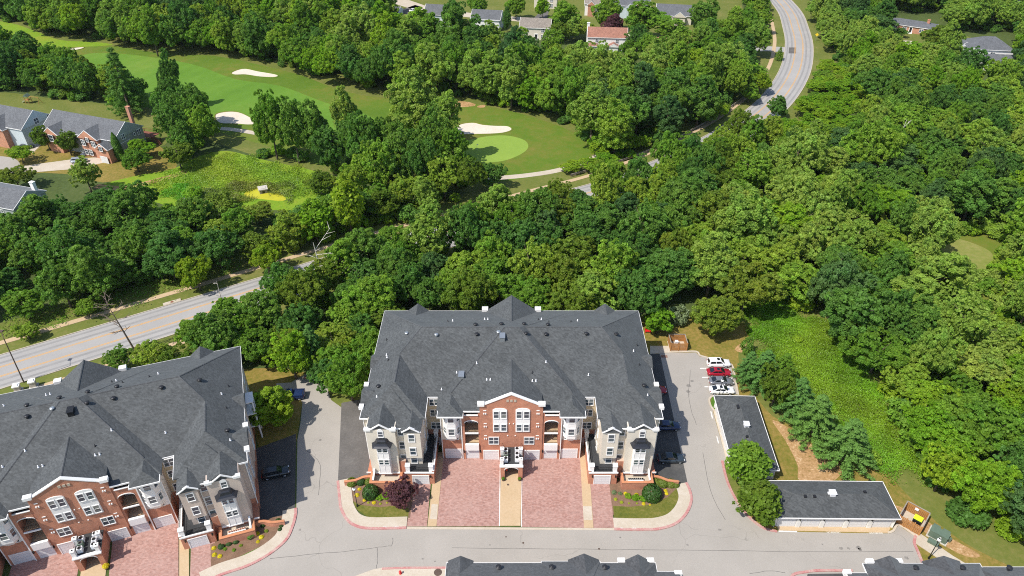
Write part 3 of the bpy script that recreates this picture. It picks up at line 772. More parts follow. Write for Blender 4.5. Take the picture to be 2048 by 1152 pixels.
def ridge_cap(mb, a, b, r=0.13):
    a, b = Vector(a), Vector(b); d = (b - a).normalized(); u = d.cross(Vector((0, 0, 1))).normalized() * r
    ring = lambda p: [p - u - Vector((0, 0, 0.03)), p + Vector((0, 0, 0.07)), p + u - Vector((0, 0, 0.03))]
    mb.loft([ring(a), ring(b)])

def zroof(x, y):
    """height of the main roof planes of an apartment building (for vents)"""
    def hip(x0, x1, y0, y1, ze, sw, se, ss, sn): return ze + max(0, min((x - x0) * sw, (x1 - x) * se, (y - y0) * ss, (y1 - y) * sn))
    z = hip(-25.1, 25.1, 3.4, 27.4, 12, .633, .633, .475, .475)
    z = max(z, hip(-12.6, 12.6, 0.08, 27.4, 12, .564, .564, .447, .49))
    for s in (1, -1):
        z = max(z, hip(*((14.3, 25.1) if s > 0 else (-25.1, -14.3)), -1.6, 12, 12, .633, .633, .75, .5))
    return z

def apartment(name, label, origin, rz, siding, side_cap, vents, extra_dark=False):
    root = thing(name, label, 'apartment building', (origin[0], origin[1], 0), rz)
    S_ = M[siding]
    # ---------------- walls
    core = MB()
    core.box(-24.6, 24.6, 4.0, 26.9, 0, 11.9)                                   # back bar
    core.box(-12.0, 12.0, 2.6, 4.05, 0, 11.9)
    for s in (1, -1):
        core.box(s * 14.8, s * 24.6, -1.2, 4.0, 2.9, 11.9)                     # wings
        core.box(s * 19.0, s * 23.75, -4.2, -1.2, 1.6, 12.1)                   # gabled front block
        core.box(s * 17.6, s * 19.0, -3.2, -1.2, 2.9, 11.7)
        core.box(s * 14.95, s * 17.6, -4.2, -1.2, 5.2, 11.6)                   # overhanging corner block
        core.box(s * 15.1, s * 17.6, -3.5, -1.2, 2.9, 5.2)
        core.box(s * 24.6, s * 25.0, 6.5, 12.5, 3.2, 11.8); core.box(s * 24.6, s * 25.0, 17.5, 22.5, 3.2, 11.8)
    core.build('siding_wall', S_, root)
    for s in (1, -1):
        MB().box(s * 12.0, s * 14.85, 3.3, 4.0, 4.1, 11.9).build('recess_wall', M['beige'], root)
        MB().box(s * 8.45, s * 12.0, 0.4, 2.6, 4.7, 11.9).build('tower_wall', S_ if siding == 'cream' else M['white_siding'], root)
    br = MB()
    br.box(-5.3, 5.3, 0.4, 4.0, 0, 12.0)
    br.slab_xz([(-5.3, 0), (5.3, 0), (5.3, 13.65), (4.6, 13.65), (0, 16.0), (-4.6, 13.65), (-5.3, 13.65)], 0.0, 0.4)
    br.slab_xz([(-5.3, 11.8), (5.3, 11.8), (5.3, 12.0), (0, 15.8), (-5.3, 12.0)], 26.9, 27.02)
    br.box(-5.3, 5.3, 26.9, 27.3, 0, 11.8)
    for s in (1, -1):
        br.box(s * 5.3, s * 5.65, 0.15, 2.6, 0, 11.9); br.box(s * 8.0, s * 8.45, 0.1, 2.6, 0, 11.9)     # balcony piers
        # brick band with the arch between second and third floor
        pts = [(s * 5.65, 9.0)] + [(s * (6.825 + 1.175 * math.cos(a)), 9.0 + 0.62 * math.sin(a)) for a in np.linspace(math.pi, 0, 9)] + [(s * 8.0, 10.95), (s * 5.65, 10.95)]
        br.slab_xz(pts, 0.12, 0.42)
        br.box(s * 5.65, s * 8.0, 0.2, 0.5, 2.5, 2.95)
        br.box(s * 8.45, s * 12.0, 0.35, 2.6, 0, 4.7)                            # base of the bay tower
        br.box(s * 12.0, s * 14.85, 3.32, 4.0, 0, 4.1)
        br.box(s * 14.9, s * 24.55, -1.25, 4.0, 0, 2.9)
        br.box(s * 13.4, s * 17.9, -5.4, -1.25, 0, 2.92)                        # garage below the corner terrace
        br.box(s * 13.1, s * 13.4, -5.4, 3.3, 0, 3.35)                           # terrace wall along the footpath
        br.box(s * 17.9, s * 19.0, -4.0, -1.25, 0, 4.2)
        br.box(s * 19.0, s * 24.6, -4.15, -1.25, 0, 1.6)
        br.box(s * 24.55, s * 24.75, -1.2, 26, 0, 1.6)
    br.box(-24.5, 24.5, 26.9, 27.1, 0, 3.0)
    br.build('brick_wall', M['brick'], root)
    # ---------------- roofs
    rf = MB()
    roof_block(rf, -25.1, 25.1, 3.4, 27.4, 12, (.633, .633, .475, .475))
    roof_block(rf, -12.6, 12.6, 0.08, 27.38, 12.01, (.564, .564, .447, .49))
    roof_block(rf, -5.2, 5.2, 0.38, 13, 13.3, (.5, .5, None, None), 'y', 11.9)
    roof_block(rf, -5.5, 5.5, 17, 27.0, 12.02, (.76, .76, None, None), 'y', 11.75)
    for s in (1, -1):
        o = len(rf.v)
        t = MB()
        roof_block(t, 14.3, 25.1, -1.6, 12, 12.006, (.633, .633, .66, None), 'y')
        roof_block(t, 15.6, 23.3, -2.1, 8, 12.0, (.633, .633, .62, .5), 'y', 11.7)
        roof_block(t, 19.2, 23.6, -4.18, 2.5, 12.2, (.62, .62, None, .6), 'y', 11.8)
        roof_block(t, 14.75, 18.2, -4.35, 2.5, 11.72, (.6, .6, None, .6), 'y')
        roof_block(t, 17.4, 19.4, -3.6, -0.5, 11.75, (None, None, .3, .6), 'x')
        roof_block(t, 16.4, 20.4, 20, 27.6, 12.03, (.85, .85, None, None), 'y')
        roof_block(t, 21.5, 25.35, 10.6, 14.4, 12.03, (.5, None, .6, .6), 'x')
        roof_block(t, 21.0, 25.5, 0.9, 6.2, 12.03, (.5, None, .5, .5), 'x')
        roof_block(t, 8.1, 12.35, -1.3, 5, 12.0, (.62, .62, .8, .5), 'y')
        rf.v += [(s * v[0], v[1], v[2]) for v in t.v]
        rf.f += [tuple(o + i for i in (f if s > 0 else reversed(f))) for f in t.f]; rf.m += t.m
    roof = rf.build('roof', M['roof'], root)
    rc = MB()
    ridge_cap(rc, (-16.15, 15.4, 17.7), (-2, 15.4, 17.7)); ridge_cap(rc, (2, 15.4, 17.7), (16.15, 15.4, 17.7))
    ridge_cap(rc, (-1.3, 14.45, 18.42), (1.3, 14.45, 18.42)); ridge_cap(rc, (0, 0.4, 15.9), (0, 8.6, 15.9)); ridge_cap(rc, (0, 27.0, 16.2), (0, 18.7, 16.2))
    for s in (1, -1):
        ridge_cap(rc, (s * 16.15, 15.4, 17.7), (s * 19.7, 10.7, 15.44)); ridge_cap(rc, (s * 19.7, 3.5, 15.43), (s * 19.7, 9.8, 15.43))
        ridge_cap(rc, (s * 16.15, 15.4, 17.7), (s * 25.1, 27.4, 12.0))
        ridge_cap(rc, (s * 1.3, 14.4, 18.42), (s * 10.3, 3.0, 13.35))
    rc.build('ridge_cap', M['roof_dark'], roof)
    # ---------------- white trim
    tr = MB()
    fascia(tr, -25.1, 25.1, 3.4, 27.4, 12, 'NWE')
    for s in (1, -1):
        tr.box(s * 12.6, s * 14.3, 3.3, 3.4, 11.74, 12.03)
        tr.box(s * 14.25, s * 14.32, -1.6, 3.4, 11.74, 12.05)
        tr.box(s * 25.08, s * 25.17, -1.6, 3.4, 11.74, 12.05)
        tr.box(s * 23.8, s * 25.17, -1.68, -1.6, 11.74, 12.05)
        tr.box(s * 5.32, s * 8.1, -0.04, 0.07, 11.76, 12.03)
        tr.box(s * 8.0, s * 12.42, -1.38, -1.28, 11.76, 12.03); tr.box(s * 12.33, s * 12.42, -1.28, 3.3, 11.76, 12.03); tr.box(s * 8.02, s * 8.1, -1.28, -0.5, 11.76, 12.03)
        # parapet gables: white rakes and the square caps at their feet
        def rake(xa, za, xb, zb, y, d=0.11, w=0.45):
            tr.loft([[(xa, y - 0.12, za - d), (xa, y + w, za - d), (xa, y + w, za + 0.07), (xa, y - 0.12, za + 0.07)], [(xb, y - 0.12, zb - d), (xb, y + w, zb - d), (xb, y + w, zb + 0.07), (xb, y - 0.12, zb + 0.07)]])
        rake(s * 4.55, 13.62, 0, 16.0, 0.0)
        tr.box(s * 4.5, s * 5.65, -0.3, 0.5, 13.4, 13.95)
        tr.box(s * 4.6, s * 5.8, 26.6, 27.6, 12.2, 12.95)
        rake(s * 23.0, 12.2, s * 21.4, 13.35, -4.28, 0.14, 0.35); rake(s * 19.8, 12.2, s * 21.4, 13.35, -4.28, 0.14, 0.35)
        tr.box(s * 22.95, s * 24.0, -4.45, -3.85, 11.95, 12.4); tr.box(s * 18.8, s * 19.85, -4.45, -3.85, 11.95, 12.4)
        rake(s * 17.9, 11.75, s * 16.45, 12.72, -4.42, 0.12, 0.25); rake(s * 15.0, 11.75, s * 16.45, 12.72, -4.42, 0.12, 0.25)
        tr.box(s * 14.75, s * 15.1, -4.4, -4.2, 11.5, 11.74)
        tr.box(s * 17.6, s * 19.0, -3.7, -3.58, 11.5, 11.78)
        for yy in (0.7, 6.0): tr.box(s * 24.8, s * 25.6, yy - 0.35, yy + 0.6, 11.95, 12.5)
        # corner boards, downspouts, water table
        tr.box(s * 23.6, s * 24.75, -4.32, -4.2, 1.5, 1.75); tr.box(s * 18.95, s * 23.8, -4.36, -4.2, 1.45, 1.72)
        tr.box(s * 17.68, s * 17.82, -3.34, -3.2, 2.9, 11.6)
        tr.box(s * 24.6, s * 24.72, -1.32, -1.2, 1.6, 11.9)
        tr.box(s * 13.05, s * 18.0, -5.55, -5.35, 2.85, 3.1); tr.box(s * 13.0, s * 13.45, -5.4, 3.3, 3.3, 3.45)
        tr.box(s * 8.46, s * 8.62, 0.0, 0.12, 0, 11.8); tr.box(s * 12.0, s * 12.12, 0.25, 0.4, 0, 11.9)
        tr.box(s * 5.65, s * 8.0, -0.05, 0.2, 10.95, 11.08); tr.box(s * 5.65, s * 8.0, -0.02, 0.18, 6.5, 6.72); tr.box(s * 5.65, s * 8.0, -0.25, 0.2, 2.6, 4.0)
        for k in range(8):
            a0, a1 = math.pi * k / 8, math.pi * (k + 1) / 8
            f = lambda a: (s * (6.825 + 1.2 * math.cos(a)), 9.0 + 0.66 * math.sin(a))
            (xa, za), (xb, zb) = f(a0), f(a1)
            tr.loft([[(xa, 0.02, za), (xa, 0.13, za), (xa, 0.13, za + 0.13), (xa, 0.02, za + 0.13)], [(xb, 0.02, zb), (xb, 0.13, zb), (xb, 0.13, zb + 0.13), (xb, 0.02, zb + 0.13)]])
        # balcony columns on the outer side wall
        for yy in (15.0, 17.3): tr.tube((s * 26.0, yy, 0), (s * 26.0, yy, 8.9), 0.16, 0.16, 8)
        tr.box(s * 24.6, s * 26.2, 14.8, 17.5, 3.1, 3.35); tr.box(s * 24.6, s * 26.2, 14.8, 17.5, 6.1, 6.35); tr.box(s * 24.6, s * 26.2, 14.8, 17.5, 8.9, 9.15)
    tr.build('white_trim', M['white'], root)
    # ---------------- balconies between brick pavilion and bay towers
    for s in (1, -1):
        for z, zz in ((3.7, 0), (6.55, 7.7), (9.9, 11.2)):
            bal = MB().box(s * 5.65, s * 8.0, 0.5, 2.6, z, z + 0.2).build('balcony', M['walk_tan'], root)
            if zz:
                r = MB(); r.box(s * 5.65, s * 8.0, 0.24, 0.29, zz - 0.05, zz)
                for k in range(12): r.box(s * (5.75 + k * 0.2), s * (5.78 + k * 0.2), 0.25, 0.28, z + 0.2, zz - 0.04)
                r.build('railing', M['black'], bal)
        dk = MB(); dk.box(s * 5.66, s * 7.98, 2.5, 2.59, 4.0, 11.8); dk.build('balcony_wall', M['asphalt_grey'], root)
        window(root, s * 6.8, 2.5, 4.2, 1.5, 1.9, 'S', 'pair'); window(root, s * 6.8, 2.5, 7.0, 1.5, 1.8, 'S', 'pair')
        garage_door(root, s * 6.82, 0.28, 0.02, 2.25, 2.45)
        garage_door(root, s * 3.55, 0.0, 0.02, 2.5, 2.3)
        garage_door(root, s * 10.2, 0.34, 0.02, 2.6, 2.25)
        garage_door(root, s * 15.4, -5.4, 0.02, 2.6, 2.1)
        door = MB().box(-0.5, 0.5, -0.06, 0.0, 0, 2.1).build('entry_door', M['door_white'], root, (s * 13.2, 3.3, 0.02))
        MB().box(0.3, 0.36, -0.1, -0.06, 1.0, 1.1).build('handle', M['black'], door)
        # brick pavilion windows: two tall white bays with arched heads
        bay = MB()
        hx = 1.22
        arch = [(-hx, 7.15), (hx, 7.15), (hx, 12.3)] + [(hx * math.cos(a), 12.3 + 0.5 * math.sin(a)) for a in np.linspace(0.2, math.pi - 0.2, 9)] + [(-hx, 12.3)]
        bay.slab_xz(arch, -0.14, 0.0)
        bw = bay.build('window_bay', M['white'], root, (s * 1.92, 0, 0))
        for zz, hh in ((7.5, 1.5), (10.6, 1.5)):
            for xx in (-0.62, 0.62): window(bw, xx, -0.14, zz, 0.78, hh)
        window(root, s * 3.05, 0, 4.1, 1.6, 1.6, 'S', 'pair')
        # wing front
        fb = MB()
        fb.loft([[(-1.05, 0, 2.3), (-0.95, -0.75, 2.3), (0.95, -0.75, 2.3), (1.05, 0, 2.3)], [(-1.05, 0, 8.9), (-0.95, -0.75, 8.9), (0.95, -0.75, 8.9), (1.05, 0, 8.9)]])
        fb.box(-1.1, 1.1, -0.82, 0, 2.1, 2.3); fb.box(-1.15, 1.15, -0.9, 0, 8.75, 9.0); fb.box(-1.0, 1.0, -0.8, -0.7, 5.6, 5.75)
        for xx in (-0.95, -0.04, 0.87): fb.box(xx, xx + 0.08, -0.79, -0.74, 2.3, 8.8)
        bb = fb.build('bay_window', M['white'], root, (s * 21.3, -4.2, 0))
        for zz in (4.5, 7.5):
            for xx in (-0.46, 0.46): window(bb, xx, -0.76, zz, 0.66, 1.15)
        cr = MB()
        cr.loft([[(-1.75 + k[0], 0, k[1]), (-1.45 + k[0], -1.35 + k[0] * 0.9, k[1]), (1.45 - k[0], -1.35 + k[0] * 0.9, k[1]), (1.75 - k[0], 0, k[1])] for k in ((0, 9.0), (0.35, 9.2), (0.62, 9.5), (0.78, 9.95), (0.95, 10.1))])
        cr.build('bell_roof', M['metal_roof'], bb)
        window(root, s * 21.4, -4.2, 10.45, 0.75, 1.15)
        aw = MB(); aw.slab_xz([(0.52 * math.cos(a), 0.55 * math.sin(a)) for a in np.linspace(0, math.pi, 9)], -0.1, 0); aw.build('window_head', M['white'], root, (s * 21.4, -4.2, 11.7))
        for zz, hh in ((9.75, 1.5), (6.5, 1.6), (3.3, 1.6)): window(root, s * 18.3, -3.2, zz, 0.8, hh)
        for zz, hh in ((9.3, 1.6), (6.1, 1.6)): window(root, s * 16.4, -4.2, zz, 0.9, hh)
        window(root, s * 16.5, -3.5, 3.25, 0.95, 1.6)
        # side walls
        for yy in (-0.4, 2.2):
            for zz in (3.4, 6.5, 9.6): window(root, s * 14.8, yy, zz, 0.7, 1.3, 'W' if s > 0 else 'E')
        for yy in (-0.2, 3.4, 9.5, 13.7, 20.0, 24.6):
            for zz in (3.6, 6.6, 9.7): window(root, s * (25.0 if yy in (9.5, 20.0) else 24.6), yy, zz, 1.0, 1.4, 'E' if s > 0 else 'W')
        for zz in (4.5, 7.6, 10.2): window(root, s * 13.3, 3.3, zz, 1.5, 1.4, 'S', 'pair')
        for xx in (3.0, 8.5, 12.5, 17, 21.5):
            for zz in (3.6, 6.6, 9.7): window(root, s * xx, 27.3 if xx < 5 else 26.9, zz, 1.1, 1.4, 'N')
        # octagonal white bay of the tower
        ob = MB()
        ring = lambda k, z: [(-1.45 * k, 0, z), (-0.75 * k, -0.95 * k, z), (0.75 * k, -0.95 * k, z), (1.45 * k, 0, z)]
        ob.loft([ring(0.55, 5.0), ring(0.95, 5.75), ring(1, 5.9), ring(1, 11.75)])
        oc = ob.build('tower_bay', M['white'], root, (s * 10.2, 0.4, 0))
        for zz in (6.9, 9.9):
            window(oc, 0, -0.95, zz, 0.95, 1.4)
            a = math.atan2(0.95, 0.7)
            window(oc, 1.1, -0.475, zz, 0.6, 1.4, a); window(oc, -1.1, -0.475, zz, 0.6, 1.4, -a)
        window(root, s * 10.2, 0.4, 4.85, 2.0, 0.9, 'S', 'pair')
        # corner terrace with white posts and black railing
        te = MB(); te.box(s * 13.4, s * 17.9, -5.35, -1.2, 2.92, 2.98); te.box(s * 13.4, s * 14.8, -1.2, 3.2, 2.92, 2.98)
        ter = te.build('terrace', M['deck_dark'], root)
        for px, py in ((17.45, -5.0), (13.55, -5.0), (13.3, 2.6)):
            p = MB(); p.box(s * (px - 0.35), s * (px + 0.35), py - 0.3, py + 0.35, 2.98, 4.35); p.box(s * (px - 0.42), s * (px + 0.42), py - 0.37, py + 0.42, 4.35, 4.5)
            p.box(s * (px - 0.1), s * (px + 0.1), py - 0.1, py + 0.1, 4.5, 4.62); p.build('post', M['white'], ter)
        r = MB()
        r.box(s * 13.9, s * 17.1, -5.12, -5.07, 3.95, 4.0); r.box(s * 13.25, s * 13.3, -4.6, 2.3, 4.15, 4.2)
        for k in range(18): r.box(s * (13.95 + k * 0.18), s * (13.98 + k * 0.18), -5.11, -5.08, 3.0, 3.95)
        for k in range(34): r.box(s * 13.26, s * 13.29, -4.5 + k * 0.2, -4.47 + k * 0.2, 3.45, 4.15)
        r.build('railing', M['black'], ter)
        # walled patio before the gabled block
        pw = MB()
        pw.box(s * 18.6, s * 23.9, -6.6, -6.25, 0, 1.75); pw.box(s * 18.6, s * 18.95, -6.25, -4.2, 0, 1.75); pw.box(s * 23.55, s * 23.9, -6.25, -4.2, 0, 1.75)
        curve = smooth([(s * 23.9, -4.6), (s * 25.2, -4.7), (s * 26.6, -5.4), (s * 28.4, -5.7)], 5, False)
        kerb(pw, curve, -0.17, 0.17, 0, 1.0)
        pat = pw.build('patio_wall', M['brick'], root)
        pc = MB(); pc.box(s * 18.55, s * 23.95, -6.65, -6.2, 1.75, 1.85); pc.box(s * 18.55, s * 19.0, -6.2, -4.3, 1.75, 1.85); pc.box(s * 23.5, s * 23.95, -6.2, -4.3, 1.75, 1.85)
        kerb(pc, curve, -0.22, 0.22, 1.0, 1.1)
        pc.build('wall_cap', M['cap_brick'], pat)
        MB().box(s * 18.95, s * 23.55, -6.25, -4.2, 0, 0.9).build('patio_floor', M['concrete'], pat)
        MB().box(s * 23.2, s * 23.5, -6.1, -4.4, 1.85, 2.0).loft([[(s * 23.2, -6.0, 1.85), (s * 23.45, -6.0, 1.85), (s * 23.45, -4.3, 1.85), (s * 23.2, -4.3, 1.85)], [(s * 23.2, -4.5, 2.7), (s * 23.45, -4.5, 2.7), (s * 23.45, -4.3, 2.7), (s * 23.2, -4.3, 2.7)]]).build('screen', M['white'], pat)
        # wall lamps and vent hoods on the brick
        for px, py in ((5.45, 0.1), (8.25, 0.05), (17.65, -5.4), (13.7, -5.4)):
            MB().box(s * px - 0.1, s * px + 0.1, py - 0.22, py, 1.9, 2.3).build('wall_lamp', M['black'], root)
        vh = MB()
        for zz in (5.3, 8.3, 11.4):
            for xx in (4.3, 4.62): vh.box(s * xx - 0.09, s * xx + 0.09, -0.16, 0, zz, zz + 0.24)
            vh.box(s * 4.2, s * 4.7, -0.07, 0, zz + 0.75, zz + 0.9)
        vh.box(s * 0.25, s * 0.42, -0.1, 0, 9.0, 9.16); vh.box(s * 0.55, s * 0.75, -0.1, 0, 6.1, 6.25)
        vh.build('vent_hood', M['white'], root)
    v3 = MB()
    for xx in (-0.62, 0, 0.62): v3.box(xx - 0.2, xx + 0.2, -0.08, 0, 14.25, 14.72)
    v3.build('gable_vent', M['concrete'], root)
    # ---------------- arched porch with the plant deck on top
    po = MB()
    for s in (1, -1): po.box(s * 1.15, s * 1.9, -4.3, 0, 0, 3.1)
    arc = [(-1.15, 2.2)] + [(1.15 * math.cos(a), 2.2 + 0.72 * math.sin(a)) for a in np.linspace(math.pi, 0, 11)] + [(1.15, 2.2), (1.15, 3.1), (-1.15, 3.1)]
    po.slab_xz(arc, -4.3, -3.9)
    por = po.build('entrance_porch', M['brick'], root)
    pd = MB(); pd.box(-1.88, 1.88, -3.9, -0.02, 3.1, 3.2); pd.build('plant_deck', M['deck_dark'], por)
    pt = MB(); pt.box(-2.0, 2.0, -4.45, -3.9, 3.1, 3.32)
    for k in range(10):
        a0, a1 = math.pi * k / 10, math.pi * (k + 1) / 10
        f = lambda a: (1.2 * math.cos(a), 2.2 + 0.76 * math.sin(a)); (xa, za), (xb, zb) = f(a0), f(a1)
        pt.loft([[(xa, -4.38, za), (xa, -4.29, za), (xa, -4.29, za + 0.13), (xa, -4.38, za + 0.13)], [(xb, -4.38, zb), (xb, -4.29, zb), (xb, -4.29, zb + 0.13), (xb, -4.38, zb + 0.13)]])
    pt.build('porch_trim', M['white'], por)
    for px, py in ((-1.62, -3.9), (1.62, -3.9), (-1.62, -1.6), (1.62, -1.6)):
        p = MB(); p.box(px - 0.27, px + 0.27, py - 0.27, py + 0.27, 3.2, 4.6); p.box(px - 0.34, px + 0.34, py - 0.34, py + 0.34, 4.6, 4.74); p.build('pillar', M['white'], por)
        MB().ball((px, py, 4.84), 0.1, 8, 5).build('finial', M['black'], por)
    rl = MB()
    for s in (1, -1):
        rl.box(s * 1.62, s * 1.66, -3.5, -2.0, 4.2, 4.25); rl.box(s * 1.62, s * 1.66, -1.2, 0, 4.2, 4.25)
        for k in range(12): rl.box(s * 1.63, s * 1.65, -3.5 + k * 0.3, -3.47 + k * 0.3, 3.2, 4.2)
    rl.build('railing', M['black'], por)
    dr = MB().box(-1.0, 1.0, -0.1, 0.02, 0, 2.3); dr.build('entry_door', M['black'], por)
    # ---------------- vents on the roof
    mush = MB(); mush.tube((0, 0, -0.3), (0, 0, 0.3), 0.22, 0.22, 10); mush.loft([[(r * math.cos(2 * math.pi * i / 12), r * math.sin(2 * math.pi * i / 12), z) for i in range(12)] for r, z in ((0.36, 0.22), (0.42, 0.3), (0.3, 0.42), (0.05, 0.46))])
    mush_d, mush_g = mush.mesh('roof_vent', M['dark_metal'], True), mush.mesh('roof_vent', M['grey_metal'], True)
    pipe = MB(); pipe.tube((0, 0, -0.2), (0, 0, 0.35), 0.08, 0.08, 8); pipe.tube((0, 0, -0.1), (0, 0, 0.08), 0.2, 0.1, 8)
    pipe_w, pipe_d = pipe.mesh('pipe_vent', M['stucco'], True), pipe.mesh('pipe_vent', M['dark_metal'], True)
    boxv = MB(); boxv.box(-0.42, 0.42, -0.65, 0.65, -0.5, 0.6); boxv.box(-0.5, 0.5, -0.75, 0.75, 0.6, 0.68)
    box_m = boxv.mesh('roof_hatch', M['grey_metal'] if not extra_dark else M['black'])
    for kind, x, y in vents:
        me = dict(d=mush_d, g=mush_g, p=pipe_w, q=pipe_d, b=box_m)[kind]
        link(me.name, me, roof, (x, y, zroof(x, y) + 0.05))
    return root

VENTS = [('g', -13.4, 13.8), ('d', -6.2, 13.9), ('d', 6.2, 13.9), ('d', 13.4, 14.0), ('d', -6.5, 16.3), ('d', -1.8, 16.3), ('d', 2.3, 16.3), ('d', 6.6, 16.3), ('g', -19.0, 15.5), ('d', 19.0, 15.3),
         ('d', -22.7, 4.2), ('d', 22.7, 4.4), ('b', -8.6, 6.0), ('b', -1.6, 12.4), ('p', -12.0, 4.6), ('p', -6.0, 8.0), ('p', -9.5, 7.4), ('p', 6.0, 8.2), ('p', 13.4, 7.0), ('q', 11.0, 18.8), ('q', -11.8, 19.2), ('p', -10.9, 19.4),
         ('q', -23.1, 17.0), ('p', -22.2, 11.5), ('p', -22.4, 12.2), ('q', -21.8, 10.4), ('p', 22.0, 13.0), ('q', 23.0, 15.4), ('q', 22.6, 9.8), ('p', -4.2, 5.2), ('p', -3.6, 5.2), ('p', 3.6, 5.0), ('p', 4.2, 5.0), ('q', 3.6, 6.4),
         ('p', -5.0, 20.3), ('p', -4.4, 20.3), ('q', 5.0, 20.0), ('p', 5.6, 20.3), ('p', 12.3, 19.5), ('g', -2.3, 13.5), ('d', 2.6, 13.4), ('p', -22.6, 1.8), ('p', 23.0, 2.4), ('q', 6.9, 18.6)]
main_b = apartment('apartment_building', 'cream and red brick apartment building with charcoal hip roof in the middle of the estate', (-0.1, 86.0), 0.0, 'cream', 1, VENTS)
vents2 = [v if v[0] != 'b' else ('b', 0.4, 12.3) for v in VENTS if not (v[0] == 'b' and v[1] < -5)]
left_b = apartment('apartment_building', 'tan sided apartment building turned slightly on the left, with an orange red brick pavilion', LB_O, LB_R, 'tan', 1, vents2, True)

# ---------------- simpler roofs seen at the lower edge
def edge_building(name, label, x0, x1, y1, blocks, ze, caps, gables):
    root = thing(name, label, 'apartment building', ((x0 + x1) / 2, y1 - 12, 0))
    ox, oy = (x0 + x1) / 2, y1 - 12
    w, r, t = MB(), MB(), MB()
    for bx0, bx1, by0, by1, sl in blocks:
        w.box(bx0 - ox + 0.5, bx1 - ox - 0.5, by0 - oy + 0.5, by1 - oy - 0.5, 0, ze - 0.1)
        roof_block(r, bx0 - ox, bx1 - ox, by0 - oy, by1 - oy, ze, sl)
        fascia(t, bx0 - ox, bx1 - ox, by0 - oy, by1 - oy, ze, 'NSWE')
    for gx, gw, gy0, gy1, hh in gables:
        roof_block(r, gx - gw - ox, gx + gw - ox, gy0 - oy, gy1 - oy, ze + 0.02, (hh / gw, hh / gw, None, None), 'y')
        w.box(gx - gw - ox + 0.3, gx + gw - ox - 0.3, gy1 - oy - 2, gy1 - oy - 0.15, 0, ze)
    for cx, cy in caps: t.box(cx - ox - 0.5, cx - ox + 0.5, cy - oy - 0.3, cy - oy + 0.3, ze - 0.3, ze + 0.35)
    w.build('siding_wall', M['cream'], root); rr = r.build('roof', M['roof_dark'], root); t.build('white_trim', M['white'], root)
    for i in range(5):
        xx = x0 + (x1 - x0) * (i + 0.6) / 5
        window(root, xx - ox, y1 - oy - 0.5, 8.5, 1.2, 1.4, 'N')
    v = MB(); v.tube((0, 0, -0.3), (0, 0, 0.3), 0.2, 0.2, 10); v.loft([[(q * math.cos(2 * math.pi * i / 10), q * math.sin(2 * math.pi * i / 10), z) for i in range(10)] for q, z in ((0.34, 0.2), (0.4, 0.28), (0.05, 0.42))])
    me = v.mesh('roof_vent', M['dark_metal'])
    for i in range(3): link('roof_vent', me, rr, (x0 + (x1 - x0) * (0.25 + 0.25 * i) - ox, y1 - 1.3 - oy, ze + 0.85))
    return root
ZE = 11.0
def E_(px, py, z=ZE): return P(px, py, z)
_y = E_(1090, 1126)[1]
edge_building('apartment_building', 'dark slate roofed building with three small roof gables cut off by the lower picture edge',
              E_(893, 1126)[0], E_(1311, 1124)[0], _y,
              [(E_(893, 1126)[0], E_(1311, 1126)[0], _y - 22, _y, (.6, .6, .5, .5)), (E_(1305, 1143)[0], E_(1358, 1143)[0], _y - 22, _y - 1.3, (.5, .5, .5, .5)), (E_(1083, 1124)[0], E_(1200, 1124)[0], _y - 20, _y + 0.25, (.5, .5, .5, .5))],
              ZE, [(E_(1242, 1120)[0], _y + 0.3), (E_(1300, 1121)[0], _y + 0.3), (E_(1356, 1147)[0], _y - 1.6)],
              [(E_(922, 1118)[0], 1.75, _y - 6, _y + 0.35, 1.15), (E_(1166, 1110)[0], 2.15, _y - 6, _y + 0.5, 1.45), (E_(1272, 1112)[0], 1.8, _y - 8, _y + 0.35, 1.5)])
_y2 = E_(1880, 1127)[1]
edge_building('apartment_building', 'dark slate roofed building with white capped gable in the lower right corner of the picture',
              E_(1727, 1128)[0], E_(2100, 1135)[0], _y2,
              [(E_(1726, 1128)[0], E_(1960, 1128)[0], _y2 - 22, _y2, (.6, .6, .5, .5)), (E_(1952, 1134)[0], E_(2140, 1134)[0], _y2 - 22, _y2 - 0.55, (.6, .6, .5, .5)), (E_(1692, 1144)[0], E_(1732, 1144)[0], _y2 - 20, _y2 - 1.45, (.5, .5, .5, .5))],
              ZE, [(E_(1740, 1126)[0], _y2 + 0.25), (E_(1798, 1127)[0], _y2 + 0.25), (E_(1694, 1146)[0], _y2 - 1.4)],
              [(E_(1771, 1118)[0], 1.95, _y2 - 8, _y2 + 0.35, 1.3), (E_(1880, 1120)[0], 2.6, _y2 - 8, _y2 + 0.35, 1.25)])

